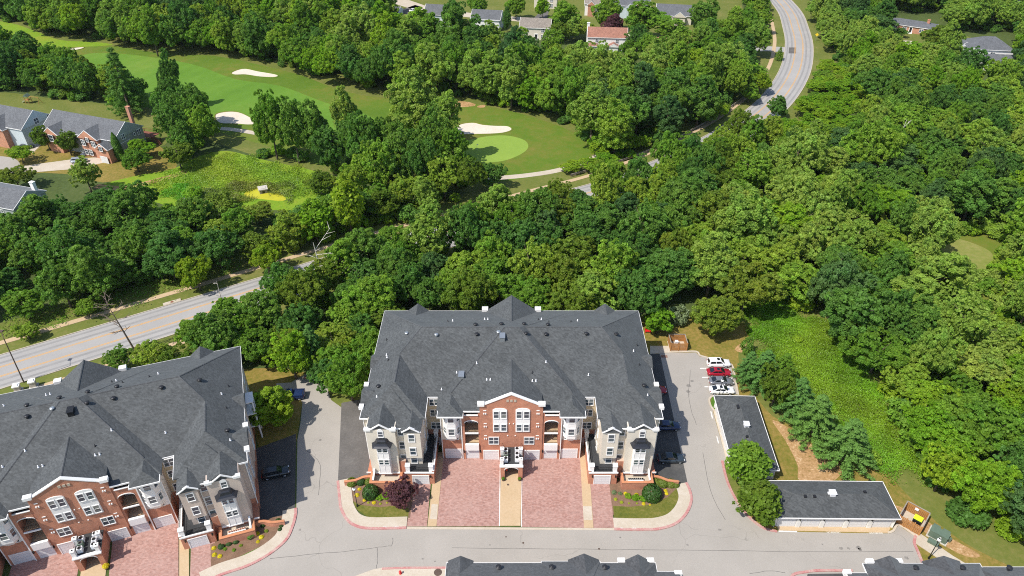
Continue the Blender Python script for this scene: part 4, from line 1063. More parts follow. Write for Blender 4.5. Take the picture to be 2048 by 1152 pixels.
# ---------------- the two rows of lock-up garages
def garage_row(label, c, L, W, rz, n, door_side, vent_n):
    root = thing('garage_row', label, 'garage', (c[0], c[1], 0), rz)
    w = MB()
    w.box(-L / 2 + 0.4, L / 2 - 0.4, -W / 2 + 0.55, W / 2 - 0.35, 0, 2.7)
    for k in range(n + 1):
        x = -L / 2 + 0.4 + (L - 0.8) * k / n
        w.box(x - 0.35 if 0 < k < n else x - 0.02, x + 0.35 if 0 < k < n else x + 0.02, -W / 2 + 0.3, -W / 2 + 0.55, 0, 2.7)
    w.build('wall', M['white_siding'], root)
    r = MB(); roof_block(r, -L / 2, L / 2, -W / 2, W / 2, 2.9, (.36, .36, .36, .36)); rf = r.build('roof', M['roof'], root)
    t = MB(); fascia(t, -L / 2, L / 2, -W / 2, W / 2, 2.9, 'NSWE', 0.09, 0.2); t.build('white_trim', M['white'], root)
    zr = 2.9 + W / 2 * .36
    rc = MB(); ridge_cap(rc, (-L / 2 + W / 2, 0, zr), (L / 2 - W / 2, 0, zr))
    for sx in (-1, 1):
        for sy in (-1, 1): ridge_cap(rc, (sx * (L / 2 - W / 2), 0, zr), (sx * L / 2, sy * W / 2, 2.9))
    rc.build('ridge_cap', M['roof'], rf)
    for k in range(n):
        x = -L / 2 + 0.4 + (L - 0.8) * (k + 0.5) / n
        garage_door(root, x, -W / 2 + 0.5, 0.02, (L - 0.8) / n - 0.9, 2.2, 'S', 'door_white', False)
        MB().box(x + (L - .8) / n / 2 - 0.1, x + (L - .8) / n / 2 + 0.1, -W / 2 + 0.08, -W / 2 + 0.3, 2.05, 2.35).build('wall_lamp', M['black'], root) if k < n - 1 else None
    cu = MB(); cu.box(-0.42, 0.42, -0.42, 0.42, zr - 0.4, zr + 0.45); cu.box(-0.55, 0.55, -0.5, 0.5, zr + 0.45, zr + 0.55); cu.box(-0.75, -0.35, -0.2, 0.2, zr + 0.1, zr + 0.35)
    cu.build('roof_cupola', M['stucco'], root)
    pv = MB().box(-0.2, 0.2, -0.2, 0.2, -0.2, 0.2).mesh('roof_vent', M['dark_metal'])
    for x in vent_n: link('roof_vent', pv, rf, (x * L / 2, -0.45 if x < 0.5 else 0.5, zr - 0.05))
    return root
# corners of the eaves read from the picture at their own height
a, b, c_, d_ = P(1430, 791, 2.9), P(1506, 791, 2.9), P(1558, 942, 2.9), P(1470, 938, 2.9)
gl = math.hypot(a[0] - d_[0], a[1] - d_[1]); gw = 7.6
ang = math.atan2(d_[1] - a[1], d_[0] - a[0])
mid = ((a[0] + b[0] + c_[0] + d_[0]) / 4, (a[1] + b[1] + c_[1] + d_[1]) / 4)
garage_row('charcoal roofed garage row beside the parked cars, partly behind a round leafy tree', mid, gl, gw, ang, 5, 'S', (-0.55, -0.5, 0.3))
a, b, c_, d_ = P(1554, 961, 2.9), P(1752, 964, 2.9), P(1786, 1038, 2.9), P(1556, 1035, 2.9)
L2 = ((c_[0] - d_[0]) + (b[0] - a[0])) / 2 + 1.6
mid = (P(1669, 999, 2.9)[0] - 0.7, (a[1] + b[1] + c_[1] + d_[1]) / 4)
garage_row('charcoal roofed garage row with white doors facing the front drive', mid, L2 + 1.0, (a[1] - d_[1]), -0.012, 5, 'S', (-0.45, -0.3, 0.55))
CLEAR.append(np.array([LB(-27, -8), LB(28, -8), LB(28, 31), LB(-27, 31)]))
CLEAR.append(np.array([(-27.5, 76), (27.5, 76), (27.5, 117), (-27.5, 117)]))
CLEAR.append(np.array([(-25, 40), (30, 40), (30, 66), (-25, 66)])); CLEAR.append(np.array([(38, 35), (95, 35), (95, 62.5), (38, 62.5)]))

# ---------------- houses
def house(label, c, rz, w, d, hw, roof, wall, slope=0.6, ridge='x', gable=True, wings=(), chimney=None, wins=(), front=None, cat='house', garage=None, name='house', shutters=False, deck=None, door=True):
    """w along x, d along y, front towards local -y"""
    root = thing(name, label, cat, (c[0], c[1], 0), rz)
    W, R, T, F = MB(), MB(), MB(), MB()
    def body(x0, x1, y0, y1, z1, axis, gb, sl, mbw):
        mbw.box(x0 + 0.35, x1 - 0.35, y0 + 0.35, y1 - 0.35, 0, z1)
        if axis == 'x':
            roof_block(R, x0, x1, y0, y1, z1, (None, None, sl, sl) if gb else (sl, sl, sl, sl), 'x', z1 - 0.15)
            if gb:
                h = (y1 - y0 - 0.7) / 2 * sl + 0.1
                for xx in (x0 + 0.3, x1 - 0.5):
                    b = len(mbw.v)
                    mbw.loft([[(xx, y0 + 0.35, z1), (xx, y1 - 0.35, z1), (xx, (y0 + y1) / 2, z1 + h)], [(xx + 0.2, y0 + 0.35, z1), (xx + 0.2, y1 - 0.35, z1), (xx + 0.2, (y0 + y1) / 2, z1 + h)]])
                # the roof overhangs the gable wall a little: cut by placing the wall 25 cm proud of the roof end
                for xx, sg in ((x0, -1), (x1, 1)):
                    yy = (y0 + y1) / 2; hh = (y1 - y0) / 2 * sl
                    for ya in (y0, y1): T.loft([[(xx - 0.05, ya, z1 - 0.12), (xx + 0.05, ya, z1 - 0.12), (xx + 0.05, ya, z1 + 0.06), (xx - 0.05, ya, z1 + 0.06)], [(xx - 0.05, yy, z1 + hh - 0.12), (xx + 0.05, yy, z1 + hh - 0.12), (xx + 0.05, yy, z1 + hh + 0.06), (xx - 0.05, yy, z1 + hh + 0.06)]])
                    mbw.loft([[(xx + sg * 0.012, y0 + 0.1, z1 - 0.14), (xx + sg * 0.012, y1 - 0.1, z1 - 0.14), (xx + sg * 0.012, yy, z1 + hh - 0.12)], [(xx - sg * 0.2, y0 + 0.1, z1 - 0.14), (xx - sg * 0.2, y1 - 0.1, z1 - 0.14), (xx - sg * 0.2, yy, z1 + hh - 0.12)]])
            T.box(x0 - 0.03, x1 + 0.03, y0 - 0.07, y0, z1 - 0.17, z1 + 0.02); T.box(x0 - 0.03, x1 + 0.03, y1, y1 + 0.07, z1 - 0.17, z1 + 0.02)
        else:
            roof_block(R, x0, x1, y0, y1, z1, (sl, sl, None, None) if gb else (sl, sl, sl, sl), 'y', z1 - 0.15)
            xx = (x0 + x1) / 2; hh = (x1 - x0) / 2 * sl
            if gb:
                for ya, sg in ((y0, -1), (y1, 1)):
                    mbw.loft([[(x0 + 0.1, ya + sg * 0.012, z1 - 0.14), (x1 - 0.1, ya + sg * 0.012, z1 - 0.14), (xx, ya + sg * 0.012, z1 + hh - 0.12)], [(x0 + 0.1, ya - sg * 0.2, z1 - 0.14), (x1 - 0.1, ya - sg * 0.2, z1 - 0.14), (xx, ya - sg * 0.2, z1 + hh - 0.12)]])
                    for xa in (x0, x1): T.loft([[(xa, ya - 0.06, z1 - 0.12), (xa, ya + 0.06, z1 - 0.12), (xa, ya + 0.06, z1 + 0.08), (xa, ya - 0.06, z1 + 0.08)], [(xx, ya - 0.06, z1 + hh - 0.12), (xx, ya + 0.06, z1 + hh - 0.12), (xx, ya + 0.06, z1 + hh + 0.08), (xx, ya - 0.06, z1 + hh + 0.08)]])
            T.box(x0 - 0.07, x0, y0, y1, z1 - 0.17, z1 + 0.02); T.box(x1, x1 + 0.07, y0, y1, z1 - 0.17, z1 + 0.02)
    body(-w / 2, w / 2, -d / 2, d / 2, hw, ridge, gable, slope, W)
    for (x0, x1, y0, y1, z1, ax, gb, sl, mt) in wings:
        F = MB()
        body(x0, x1, y0, y1, z1, ax, gb, sl, F if mt else W)
        if F.v: F.build('front_wall', M[front or 'white_siding'], root)
    W.build('wall', M[wall], root)
    rf = R.build('roof', M[roof], root)
    T.build('white_trim', M['white'], root)
    if chimney:
        x, y, z0, z1, cm = chimney
        ch = MB(); ch.box(x - 0.55, x + 0.55, y - 0.45, y + 0.45, z0, z1); ch.box(x - 0.65, x + 0.65, y - 0.55, y + 0.55, z1, z1 + 0.2)
        ch.build('chimney', M[cm], rf)
    for (x, y, z, ww, hh, f, st) in wins:
        o = window(root, x, y, z, ww, hh, f, st)
        if shutters and f == 'S':
            sm = MB(); sm.box(-ww / 2 - 0.5, -ww / 2 - 0.13, -0.06, 0, 0, hh); sm.box(ww / 2 + 0.13, ww / 2 + 0.5, -0.06, 0, 0, hh); sm.build('shutter', M['black'], o)
    if garage:
        for gx, gy, gwid in garage: garage_door(root, gx, gy, 0.02, gwid, 2.1)
    if door:
        y0 = -d / 2 + 0.35
        dm = MB().box(-0.5, 0.5, -0.06, 0.0, 0.3, 2.4); do = dm.build('entry_door', M['black'], root, (0.6, y0, 0))
        MB().box(-0.75, -0.5, -0.09, 0, 0.2, 2.6).box(0.5, 0.75, -0.09, 0, 0.2, 2.6).box(-0.75, 0.75, -0.09, 0, 2.4, 2.75).box(-1.0, 1.0, -1.4, 0, 0, 0.25).build('door_frame', M['white'], do)
    if deck:
        x0, x1, y0, y1 = deck
        dk = MB(); dk.box(x0, x1, y0, y1, 2.3, 2.45)
        for px in (x0 + 0.1, x1 - 0.1):
            for py in (y0 + 0.1, y1 - 0.1): dk.box(px - 0.08, px + 0.08, py - 0.08, py + 0.08, 0, 3.4)
        dk.box(x0, x1, y1 - 0.05, y1, 3.3, 3.4); dk.box(x1 - 0.05, x1, y0, y1, 3.3, 3.4)
        for k in range(9): dk.box(x1 + 0.25 * k, x1 + 0.25 * (k + 1), y0 + 0.2, y0 + 1.4, 2.2 - k * 0.25, 2.32 - k * 0.25)
        dk.build('timber_deck', M['wood_dark'], root)
    wr = max(w, d) / 2 + 3
    cs, sn = math.cos(rz), math.sin(rz)
    CLEAR.append(np.array([(c[0] + cs * x - sn * y, c[1] + sn * x + cs * y) for x, y in ((-w / 2 - 2.5, -d / 2 - 2.5), (w / 2 + 2.5, -d / 2 - 2.5), (w / 2 + 2.5, d / 2 + 2.5), (-w / 2 - 2.5, d / 2 + 2.5))]))
    return root

# left: a pair of townhouses on the cul-de-sac. Eaves/gables located from the picture
TR = math.radians(-20)
h1 = P(188, 262, 5)
house('long grey roofed townhouse pair with orange brick fronts beside the concrete driveway', h1, TR, 29, 12.5, 6.4, 'roof_grey', 'grey_siding', 0.62, 'x', True,
      wings=((-11.5, -5.5, -8.6, 0, 6.2, 'y', True, 0.75, 1), (1.5, 9.2, -7.6, 0, 6.4, 'y', True, 0.7, 1), (9.2, 14.2, -9.2, 0, 4.6, 'y', True, 0.72, 1)),
      chimney=(11.5, 5.2, 5, 12.6, 'brick_pale'), front='brick_pale', shutters=True,
      wins=((-8.5, -8.62, 3.9, 1.6, 2.0, 'S', 'single'), (3.4, -7.62, 4.0, 1.3, 1.7, 'S', 'pair'), (5.4, -7.62, 5.4, 0.9, 1.3, 'S', 'single'), (7.4, -7.62, 4.0, 1.3, 1.7, 'S', 'pair'), (3.4, -7.62, 1.0, 1.1, 1.6, 'S', 'single'), (5.2, -7.62, 1.0, 1.1, 1.6, 'S', 'single'),
            (11.7, -9.22, 4.0, 1.1, 1.4, 'S', 'single'), (14.52, -2.5, 5.6, 1.2, 1.5, 'E', 'pair'), (14.52, 3.8, 4.6, 1.2, 1.6, 'E', 'pair'), (14.52, 1.9, 5.0, 0.5, 0.8, 'E', 'single')),
      garage=((11.7, -9.2, 2.6),), deck=(10, 16, 6.4, 10.0))
h2 = P(28, 245, 5)
house('grey roofed townhouse with arched window in its tall pale blue side wall', h2, TR, 22, 12.5, 6.6, 'roof_grey', 'pale_blue', 0.66, 'x', True,
      wings=((-3, 5, -8.2, 0, 6.2, 'y', True, 0.75, 1),), front='brick_pale', shutters=True,
      wins=((1.0, -8.22, 4.0, 1.4, 1.8, 'S', 'pair'), (11.02, -0.3, 6.4, 1.5, 1.8, 'E', 'pair'), (11.02, 4.3, 6.2, 0.9, 1.4, 'E', 'single'), (11.02, -2.5, 2.6, 1.4, 1.2, 'E', 'pair')))
h3 = P(18, 402, 4)
house('slate roofed house corner with pale trim cut by the left edge, behind dense trees', h3, math.radians(-17), 16, 11, 5.6, 'roof_grey', 'grey_siding', 0.5, 'x', True,
      wins=((8.02, -1, 3, 1.2, 1.5, 'E', 'single'), (3.0, -5.17, 3.2, 1.6, 1.4, 'S', 'pair'), (-2.0, -5.17, 3.2, 1.6, 1.4, 'S', 'pair')), chimney=(7.2, 3.0, 4, 9.2, 'white'))
# far subdivision on the top edge
def far(label, x, y, rz, w, d, hh, roof, wall, **k):
    return house(label, P(x, y, 4), math.radians(rz), w, d, hh, roof, wall, **k)
std = lambda w, d: ((-w / 4, -d / 2 + 0.33, 3.4, 1.2, 1.4, 'S', 'pair'), (w / 4, -d / 2 + 0.33, 3.4, 1.2, 1.4, 'S', 'pair'), (w / 4, -d / 2 + 0.33, 0.9, 1.2, 1.4, 'S', 'pair'), (w / 2 + 0.02, 0, 3.4, 1.0, 1.4, 'E', 'single'), (-w / 2 - 0.02, 0, 3.4, 1.0, 1.4, 'W', 'single'))
far('small dark roofed house with pale blue gable end beside a white parked car', 782, 26, -12, 10, 8, 4.8, 'roof_grey', 'pale_blue', wins=std(10, 8))
far('dark grey roofed house with pale blue gable wall behind a round dark tree', 884, 28, -12, 15, 11, 5.0, 'roof_grey', 'pale_blue', wins=std(15, 11), wings=((-9, -5.2, -3, 3, 3.6, 'x', True, 0.6, 0),))
far('charcoal roofed house with pale blue side wall and white back wall among tree tops', 975, 38, -10, 14, 10, 5.2, 'roof_grey', 'pale_blue', wins=std(14, 10), front='white_siding', wings=((-6.6, 6.6, -5.2, 0, 5.0, 'x', False, 0.6, 1),))
far('brown roofed house with cream back wall and a lower side wing', 1072, 55, -8, 14, 10, 5.2, 'roof_brown', 'cream', wins=std(14, 10), wings=((5.5, 12, -5.5, 3, 4.0, 'y', True, 0.6, 0),))
far('white two storey house with a red brown roof', 1214, 76, -6, 17, 10, 5.6, 'roof_red', 'white_siding', wins=std(17, 10), wings=((-8, -3.6, -7.8, -3, 2.8, 'x', False, 0.45, 0), (0.6, 5.0, -8.2, -3, 2.8, 'y', True, 0.55, 0)), chimney=(-8.2, 1.5, 0, 9.6, 'white'))
far('long low red brown roof nearly hidden by trees', 1335, 86, -8, 15, 9, 3.6, 'roof_red', 'brick_pale', wins=std(15, 9), wings=((7, 10.5, -3.5, 3, 3.0, 'x', True, 0.5, 0),))
far('white gabled townhouse with red brick front on the top edge', 1192, 10, -8, 11, 9, 5.6, 'roof_brown', 'white_siding', wins=std(11, 9), front='brick_pale', wings=((-4, 0, -6, 0, 5.4, 'y', True, 0.9, 1), (0.5, 4, -6, 0, 5.2, 'y', True, 0.9, 0)))
far('grey roofed house with two white trimmed front gables and brick entrance', 1262, 14, -8, 18, 12, 6.0, 'roof_grey', 'pale_blue', wins=std(18, 12), front='brick_pale', wings=((-2.5, 1.5, -7.6, 0, 5.6, 'y', True, 0.9, 0), (1.0, 7, -8.2, 0, 6.0, 'y', True, 0.8, 1)))
far('light grey roofed single storey house with small cream gable at the top', 1348, 24, -10, 17, 13, 4.0, 'roof_grey', 'cream', wins=(), slope=0.55, wings=((-0.5, 5.5, -8.2, 0, 3.9, 'y', True, 0.75, 0),))
far('cream fronted house with yellow entrance shrubs at the very top edge', 1092, -4, -6, 12, 9, 5.2, 'roof_grey', 'cream', wins=std(12, 9))
house('low ranch house with pale grey roof and red chimney', P(1824, 47, 3), math.radians(-33), 21, 10, 3.0, 'roof_grey', 'brick_pale', 0.32, 'x', False, chimney=(6.5, -0.5, 3, 5.6, 'brick'),
      wins=((-6, -4.67, 1.0, 1.6, 1.2, 'S', 'pair'), (-2, -4.67, 1.0, 1.6, 1.2, 'S', 'pair'), (5, -4.67, 1.0, 1.6, 1.2, 'S', 'pair')))
house('white house with grey hip roof and arched side window above a lower garage wing', P(1972, 95, 5), math.radians(-8), 17, 13, 6.0, 'roof_grey', 'white_siding', 0.55, 'x', False, front='white_siding',
      wins=((0.5, -6.17, 2.6, 1.8, 2.4, 'S', 'pair'), (-8.17, 0, 3.4, 1.4, 1.6, 'W', 'pair')), wings=((-12.5, -6.5, -2, 4, 4.6, 'y', True, 0.6, 0), (-10, -5.5, -7.2, 0, 5.2, 'y', True, 0.7, 1), (-5, 7.5, -14, -6.5, 3.4, 'x', True, 0.6, 0), (2.5, 9, -20, -13, 2.8, 'y', True, 0.45, 0)), door=False)
house('white walled building with dark windows cut by the upper right corner', P(2045, 0, 5), math.radians(-20), 14, 9, 7.0, 'roof_grey', 'white_siding', 0.4, 'x', False,
      wins=tuple((x, -4.17, z, 1.5, 1.5, 'S', 'pair') for x in (-5, -2, 1, 4) for z in (1.2, 4.4)), door=False)
# ================================================================== vegetation
def unit(v): return v / (np.linalg.norm(v, axis=-1, keepdims=True) + 1e-9)
def leaf_quads(pos, nrm, size, tint, r, aspect=0.75):
    """one small rhombic leaf spray per point -> vertices, quads, per-face tint"""
    n = len(pos)
    t = unit(np.cross(nrm, unit(r.normal(size=(n, 3)))))
    b = np.cross(nrm, t)
    s = size[:, None]
    v = np.stack([pos - t * s, pos - b * s * aspect * 0.8 + t * s * 0.1, pos + t * s, pos + b * s * aspect * 0.8 + t * s * 0.1], 1)
    return v.reshape(-1, 3), tint
def leaves_mesh(name, chunks, mats, extra=None):
    V = np.concatenate([c[0] for c in chunks]); T = np.concatenate([c[1] for c in chunks])
    nq = len(V) // 4
    ev, ef = (extra.v, extra.f) if extra else ([], [])
    ev = np.array(ev, float).reshape(-1, 3)
    me = bpy.data.meshes.new(name)
    nv = len(V) + len(ev)
    me.vertices.add(nv)
    me.vertices.foreach_set('co', np.concatenate([V, ev]).astype(np.float32).ravel())
    li = list(range(len(V))); st = list(range(0, len(V), 4)); tot = [4] * nq
    for f in ef:
        st.append(len(li)); tot.append(len(f)); li += [i + len(V) for i in f]
    me.loops.add(len(li)); me.loops.foreach_set('vertex_index', li)
    me.polygons.add(len(st)); me.polygons.foreach_set('loop_start', st); me.polygons.foreach_set('loop_total', tot)
    for m in mats: me.materials.append(m)
    if ef: me.polygons.foreach_set('material_index', [0] * nq + [1] * len(ef))
    a = me.attributes.new('tint', 'FLOAT_COLOR', 'FACE')
    c = np.ones((len(st), 4), np.float32); c[:nq, :3] = T if T.ndim == 2 else T[:, None]
    a.data.foreach_set('color', c.ravel())
    me.update(calc_edges=True); me.validate()
    return me
def clump(r, c, rad, outward, n, flat_=0.8, size=(0.2, 0.36), rnd=0.5, tint=1.0, upw=0.35, hue=0.0):
    d = unit(unit(r.normal(size=(n, 3))) + outward * 0.7 + np.array([0, 0, upw]))
    k = r.uniform(0.35, 1.22, n) ** 0.7
    pos = c + d * (rad * k)[:, None] * np.array([1, 1, flat_])
    nrm = unit(d * 0.45 + unit(r.normal(size=(n, 3))) * rnd + np.array([0, 0, 0.35]))
    t = tint * r.uniform(0.78, 1.22, n)
    col = np.stack([t * (1 + hue), t, t * (1 - hue * 0.5)], 1)
    return leaf_quads(pos, nrm, r.uniform(size[0], size[1], n), col, r)
def fib(n, r, jit=0.25):
    i = np.arange(n) + 0.5
    z = 1 - 2 * i / n; ph = i * 2.399963
    q = np.sqrt(1 - z * z)
    return unit(np.stack([q * np.cos(ph), q * np.sin(ph), z], 1) + r.normal(size=(n, 3)) * jit)

def crown(kind, seed):
    """leaf sprays of one crown about 11 m wide; also its height and radius"""
    r = np.random.default_rng(seed)
    ch = []
    if kind in ('round', 'broad', 'tall', 'cone', 'feather'):
        R, H0, H1, nl, lr, fl, lsz = dict(round=(5.4, 2.4, 12.4, 24, (1.1, 2.3), 0.85, (0.13, 0.27)), broad=(6.1, 3.0, 11.6, 30, (1.1, 2.3), 0.7, (0.13, 0.27)), tall=(4.7, 2.4, 16.2, 29, (1.0, 2.1), 1.05, (0.13, 0.27)),
                                      cone=(3.6, 1.0, 11.0, 20, (0.9, 1.5), 0.95, (0.12, 0.22)), feather=(5.7, 2.8, 12.0, 32, (1.1, 2.0), 0.5, (0.12, 0.23)))[kind]
        cz = (H0 + H1) / 2; hz = (H1 - H0) / 2
        for d in fib(nl, r, 0.3):
            if d[2] < -0.75: continue
            rad = r.uniform(*lr)
            rr = R if kind != 'cone' else (R * (0.3 + 0.85 * (1 - (d[2] + 1) / 2)) if d[2] > -0.5 else R * 0.85)
            k = r.uniform(0.62, 1.28)
            c = np.array([d[0] * (rr - rad * 0.75) * k, d[1] * (rr - rad * 0.75) * k, cz + d[2] * (hz - rad * 0.7) * r.uniform(0.7, 1.2)])
            if kind == 'tall': c[:2] *= 1 - 0.3 * max(0, d[2])
            out = unit(d * np.array([1, 1, 0.8]) + np.array([0, 0, 0.2]))
            lt, lh = r.uniform(0.88, 1.12), r.uniform(-0.07, 0.08)
            nb = int(14 * (rad / np.mean(lr)) ** 1.5)
            for e in fib(nb, r, 0.3):
                if e @ out < -0.45: continue
                cr = rad * r.uniform(0.24, 0.42)
                cc = c + e * np.array([1, 1, fl]) * (rad - cr * 0.6) * r.uniform(0.85, 1.3)
                ch.append(clump(r, cc, cr, unit(e + out * 0.4), int(96 * (cr / 0.6) ** 1.3), fl, lsz, 0.7, lt * r.uniform(0.8, 1.2), 0.3, lh + r.uniform(-0.05, 0.05)))
        for k in range(22):
            d = unit(r.normal(size=3)); ch.append(clump(r, np.array([d[0] * R * 0.42, d[1] * R * 0.42, cz + d[2] * hz * 0.45]), 1.9, d, 60, 0.9, (0.3, 0.5), 0.8, 0.95))
    elif kind == 'pine':
        R, H1 = 4.3, 13.0
        nw = 11
        for k in range(nw):
            f = k / (nw - 1); z = 1.6 + (H1 - 1.9) * f
            L = R * (1 - f) ** 0.75 * r.uniform(0.9, 1.05) + 0.5
            nb = int(11 - 5 * f)
            a0 = r.uniform(0, 6.28)
            for b in range(nb):
                a = a0 + 6.283 * b / nb + r.normal() * 0.15
                Lb = L * r.uniform(0.78, 1.1)
                for q in np.arange(0.35, 1.01, 0.16):
                    c = np.array([math.cos(a) * Lb * q, math.sin(a) * Lb * q, z + Lb * q * 0.1 - 0.35 * q * q * 1.2 + r.normal() * 0.1])
                    n = int(30 * (0.6 + q))
                    d = unit(r.normal(size=(n, 3)))
                    pos = c + d * np.array([0.62, 0.62, 0.3]) * r.uniform(0.3, 1, (n, 1)) * (0.7 + 0.35 * (1 - f))
                    nrm = unit(d * 0.5 + np.array([0, 0, 0.7]) + r.normal(size=(n, 3)) * 0.35)
                    t = r.uniform(0.75, 1.25, n) * r.uniform(0.9, 1.1)
                    ch.append(leaf_quads(pos, nrm, r.uniform(0.16, 0.3, n), np.stack([t, t, t], 1), r, 0.42))
    elif kind == 'column':
        R, H1 = 1.0, 6.0
        n = 5200
        z = r.uniform(0.1, H1, n); f = z / H1
        rr = R * np.clip(np.minimum(0.55 + f * 2.2, 1.0) * (1 - f ** 3.2) ** 0.8, 0.03, None) * r.uniform(0.75, 1.05, n)
        a = r.uniform(0, 6.283, n); d = np.stack([np.cos(a), np.sin(a), np.full(n, 0.4)], 1)
        pos = np.stack([np.cos(a) * rr, np.sin(a) * rr, z], 1)
        t = r.uniform(0.75, 1.25, n)
        ch.append(leaf_quads(pos, unit(d + r.normal(size=(n, 3)) * 0.4), r.uniform(0.1, 0.2, n), np.stack([t] * 3, 1), r))
    elif kind == 'bush':
        R = 1.6
        for d in fib(30, r):
            if d[2] < -0.45: continue
            rad = r.uniform(0.45, 0.75)
            ch.append(clump(r, np.array([d[0] * 1.1, d[1] * 1.1, 1.0 + d[2] * 0.9]) * r.uniform(0.85, 1.1), rad, d, 75, 0.85, (0.12, 0.22), 0.5, r.uniform(0.85, 1.15)))
    elif kind == 'ball':       # clipped shrub
        n = 1500; d = unit(r.normal(size=(n, 3))); d[:, 2] = np.abs(d[:, 2]) * 1.0 - 0.15
        d = unit(d); pos = d * r.uniform(0.9, 1.0, (n, 1)) + np.array([0, 0, 0.3])
        t = r.uniform(0.8, 1.2, n)
        ch.append(leaf_quads(pos, unit(d + r.normal(size=(n, 3)) * 0.35), r.uniform(0.07, 0.13, n), np.stack([t] * 3, 1), r))
    elif kind == 'flower':     # yellow flowering mound
        n = 700; d = unit(r.normal(size=(n, 3))); d[:, 2] = np.abs(d[:, 2])
        pos = d * r.uniform(0.7, 1.05, (n, 1)) + np.array([0, 0, 0.12])
        t = r.uniform(0.75, 1.2, n)
        ch.append(leaf_quads(pos, unit(d + r.normal(size=(n, 3)) * 0.5), r.uniform(0.1, 0.18, n), np.stack([t] * 3, 1), r))
    return ch

def trunk_mb(kind, seed):
    r = random.Random(seed)
    mb = MB()
    h = dict(round=8.5, broad=7.5, tall=12.0, cone=8.0, feather=8.0, pine=12.0).get(kind, 5.0)
    base = 0.34 if kind != 'cone' else 0.18
    pts = [Vector((0, 0, -0.1))]
    for k in range(1, 5): pts.append(Vector((r.uniform(-0.3, 0.3) * k / 4, r.uniform(-0.3, 0.3) * k / 4, h * k / 4)))
    for k in range(4): mb.tube(pts[k], pts[k + 1], base * (1 - k / 4.6), base * (1 - (k + 1) / 4.6), 7, 0, k in (0, 3))
    if kind != 'pine':
        for k in range(6):
            z = h * r.uniform(0.35, 0.95); a = r.uniform(0, 6.28); L = r.uniform(2.0, 3.6) * (0.5 if kind == 'cone' else 1)
            p = Vector((0, 0, z)); q = p + Vector((math.cos(a) * L, math.sin(a) * L, L * 0.75))
            mb.tube(p, q, base * 0.42, base * 0.12, 5, 0, False)
    return mb

G = dict(
    mid=[(0.00, (0.118, 0.237, 0.022)), (0.30, (0.150, 0.279, 0.028)), (0.60, (0.186, 0.317, 0.031)), (0.85, (0.230, 0.342, 0.037)), (1.00, (0.255, 0.336, 0.040))],
    dark=[(0.00, (0.081, 0.186, 0.033)), (0.50, (0.110, 0.228, 0.036)), (1.00, (0.145, 0.262, 0.036))],
    deep=[(0.00, (0.064, 0.151, 0.043)), (1.00, (0.108, 0.201, 0.052))],
    bright=[(0.00, (0.150, 0.305, 0.017)), (0.50, (0.193, 0.338, 0.019)), (1.00, (0.252, 0.359, 0.023))],
    light=[(0.00, (0.194, 0.314, 0.044)), (0.50, (0.233, 0.346, 0.054)), (1.00, (0.270, 0.362, 0.064))],
    olive=[(0.00, (0.118, 0.200, 0.020)), (0.50, (0.150, 0.228, 0.024)), (1.00, (0.188, 0.250, 0.028))],
    yellow=[(0.00, (0.210, 0.310, 0.016)), (1.00, (0.270, 0.335, 0.020))],
    pine=[(0.00, (0.095, 0.215, 0.045)), (0.50, (0.110, 0.235, 0.050)), (1.00, (0.130, 0.245, 0.045))],
    purple=[(0.00, (0.125, 0.056, 0.069)), (1.00, (0.150, 0.062, 0.073))],
    grey=[(0.00, (0.190, 0.260, 0.130)), (1.00, (0.230, 0.290, 0.150))],
    )
for k, st in G.items(): M['leaf_' + k] = leaf_mat(k + ' leaves', st, 0.42 if k != 'pine' else 0.25, 0.55, 0.2)
M['flower_yellow'] = leaf_mat('yellow blossom', [(0.0, (0.6, 0.48, 0.01)), (1.0, (0.72, 0.62, 0.02))], 0.2)
M['flower_lime'] = leaf_mat('lime foliage', [(0.0, (0.3, 0.36, 0.02)), (1.0, (0.42, 0.44, 0.03))], 0.2)
M['hedge'] = leaf_mat('clipped hedge leaves', [(0.0, (0.028, 0.075, 0.012)), (1.0, (0.04, 0.1, 0.014))], 0.2)
M['hedge_light'] = leaf_mat('light hedge leaves', [(0.0, (0.1, 0.15, 0.015)), (1.0, (0.14, 0.18, 0.02))], 0.2)

SIZE = dict(round=(5.5, 12.2), broad=(6.2, 11.5), tall=(4.8, 16.0), cone=(3.6, 11.0), feather=(5.8, 12.0), pine=(4.6, 13.2), column=(1.0, 6.0), bush=(1.9, 2.4), ball=(1.0, 1.3), flower=(1.05, 1.15))
CROWN, TRUNK = {}, {}
for kind, n in (('round', 3), ('broad', 3), ('tall', 3), ('cone', 2), ('feather', 2), ('pine', 2), ('column', 1), ('bush', 2), ('ball', 1), ('flower', 1)):
    for i in range(n):
        CROWN[kind, i] = (leaves_mesh('crown', crown(kind, 100 + i * 7 + len(kind)), [M['leaf_mid'], M['bark']]))
        TRUNK[kind, i] = trunk_mb(kind, i + 3).mesh('trunk', M['bark'], True)
NV = dict(round=3, broad=3, tall=3, cone=2, feather=2, pine=2, column=1, bush=2, ball=1, flower=1)
NAME = dict(round='oak_tree', broad='spreading_tree', tall='tulip_tree', cone='young_tree', feather='locust_tree', pine='pine_tree', column='cypress', bush='bush', ball='clipped_shrub', flower='flowering_shrub')
TREES = []
def tree(kind, x, y, rad, hgt, mat, label, cat='tree', group=None, trunk=True, rz=None):
    v = random.randrange(NV[kind])
    r0, h0 = SIZE[kind]
    t = thing(NAME[kind], label, cat, (x, y, 0), random.uniform(0, 6.28) if rz is None else rz, group)
    t.scale = (rad / r0, rad / r0, hgt / h0)
    if trunk and kind not in ('bush', 'ball', 'flower', 'column'): link('trunk', TRUNK[kind, v], t)
    c = link('crown', CROWN[kind, v], t)
    c.material_slots[0].link = 'OBJECT'
    c.material_slots[0].material = M[mat]
    TREES.append((x, y, rad))
    return t
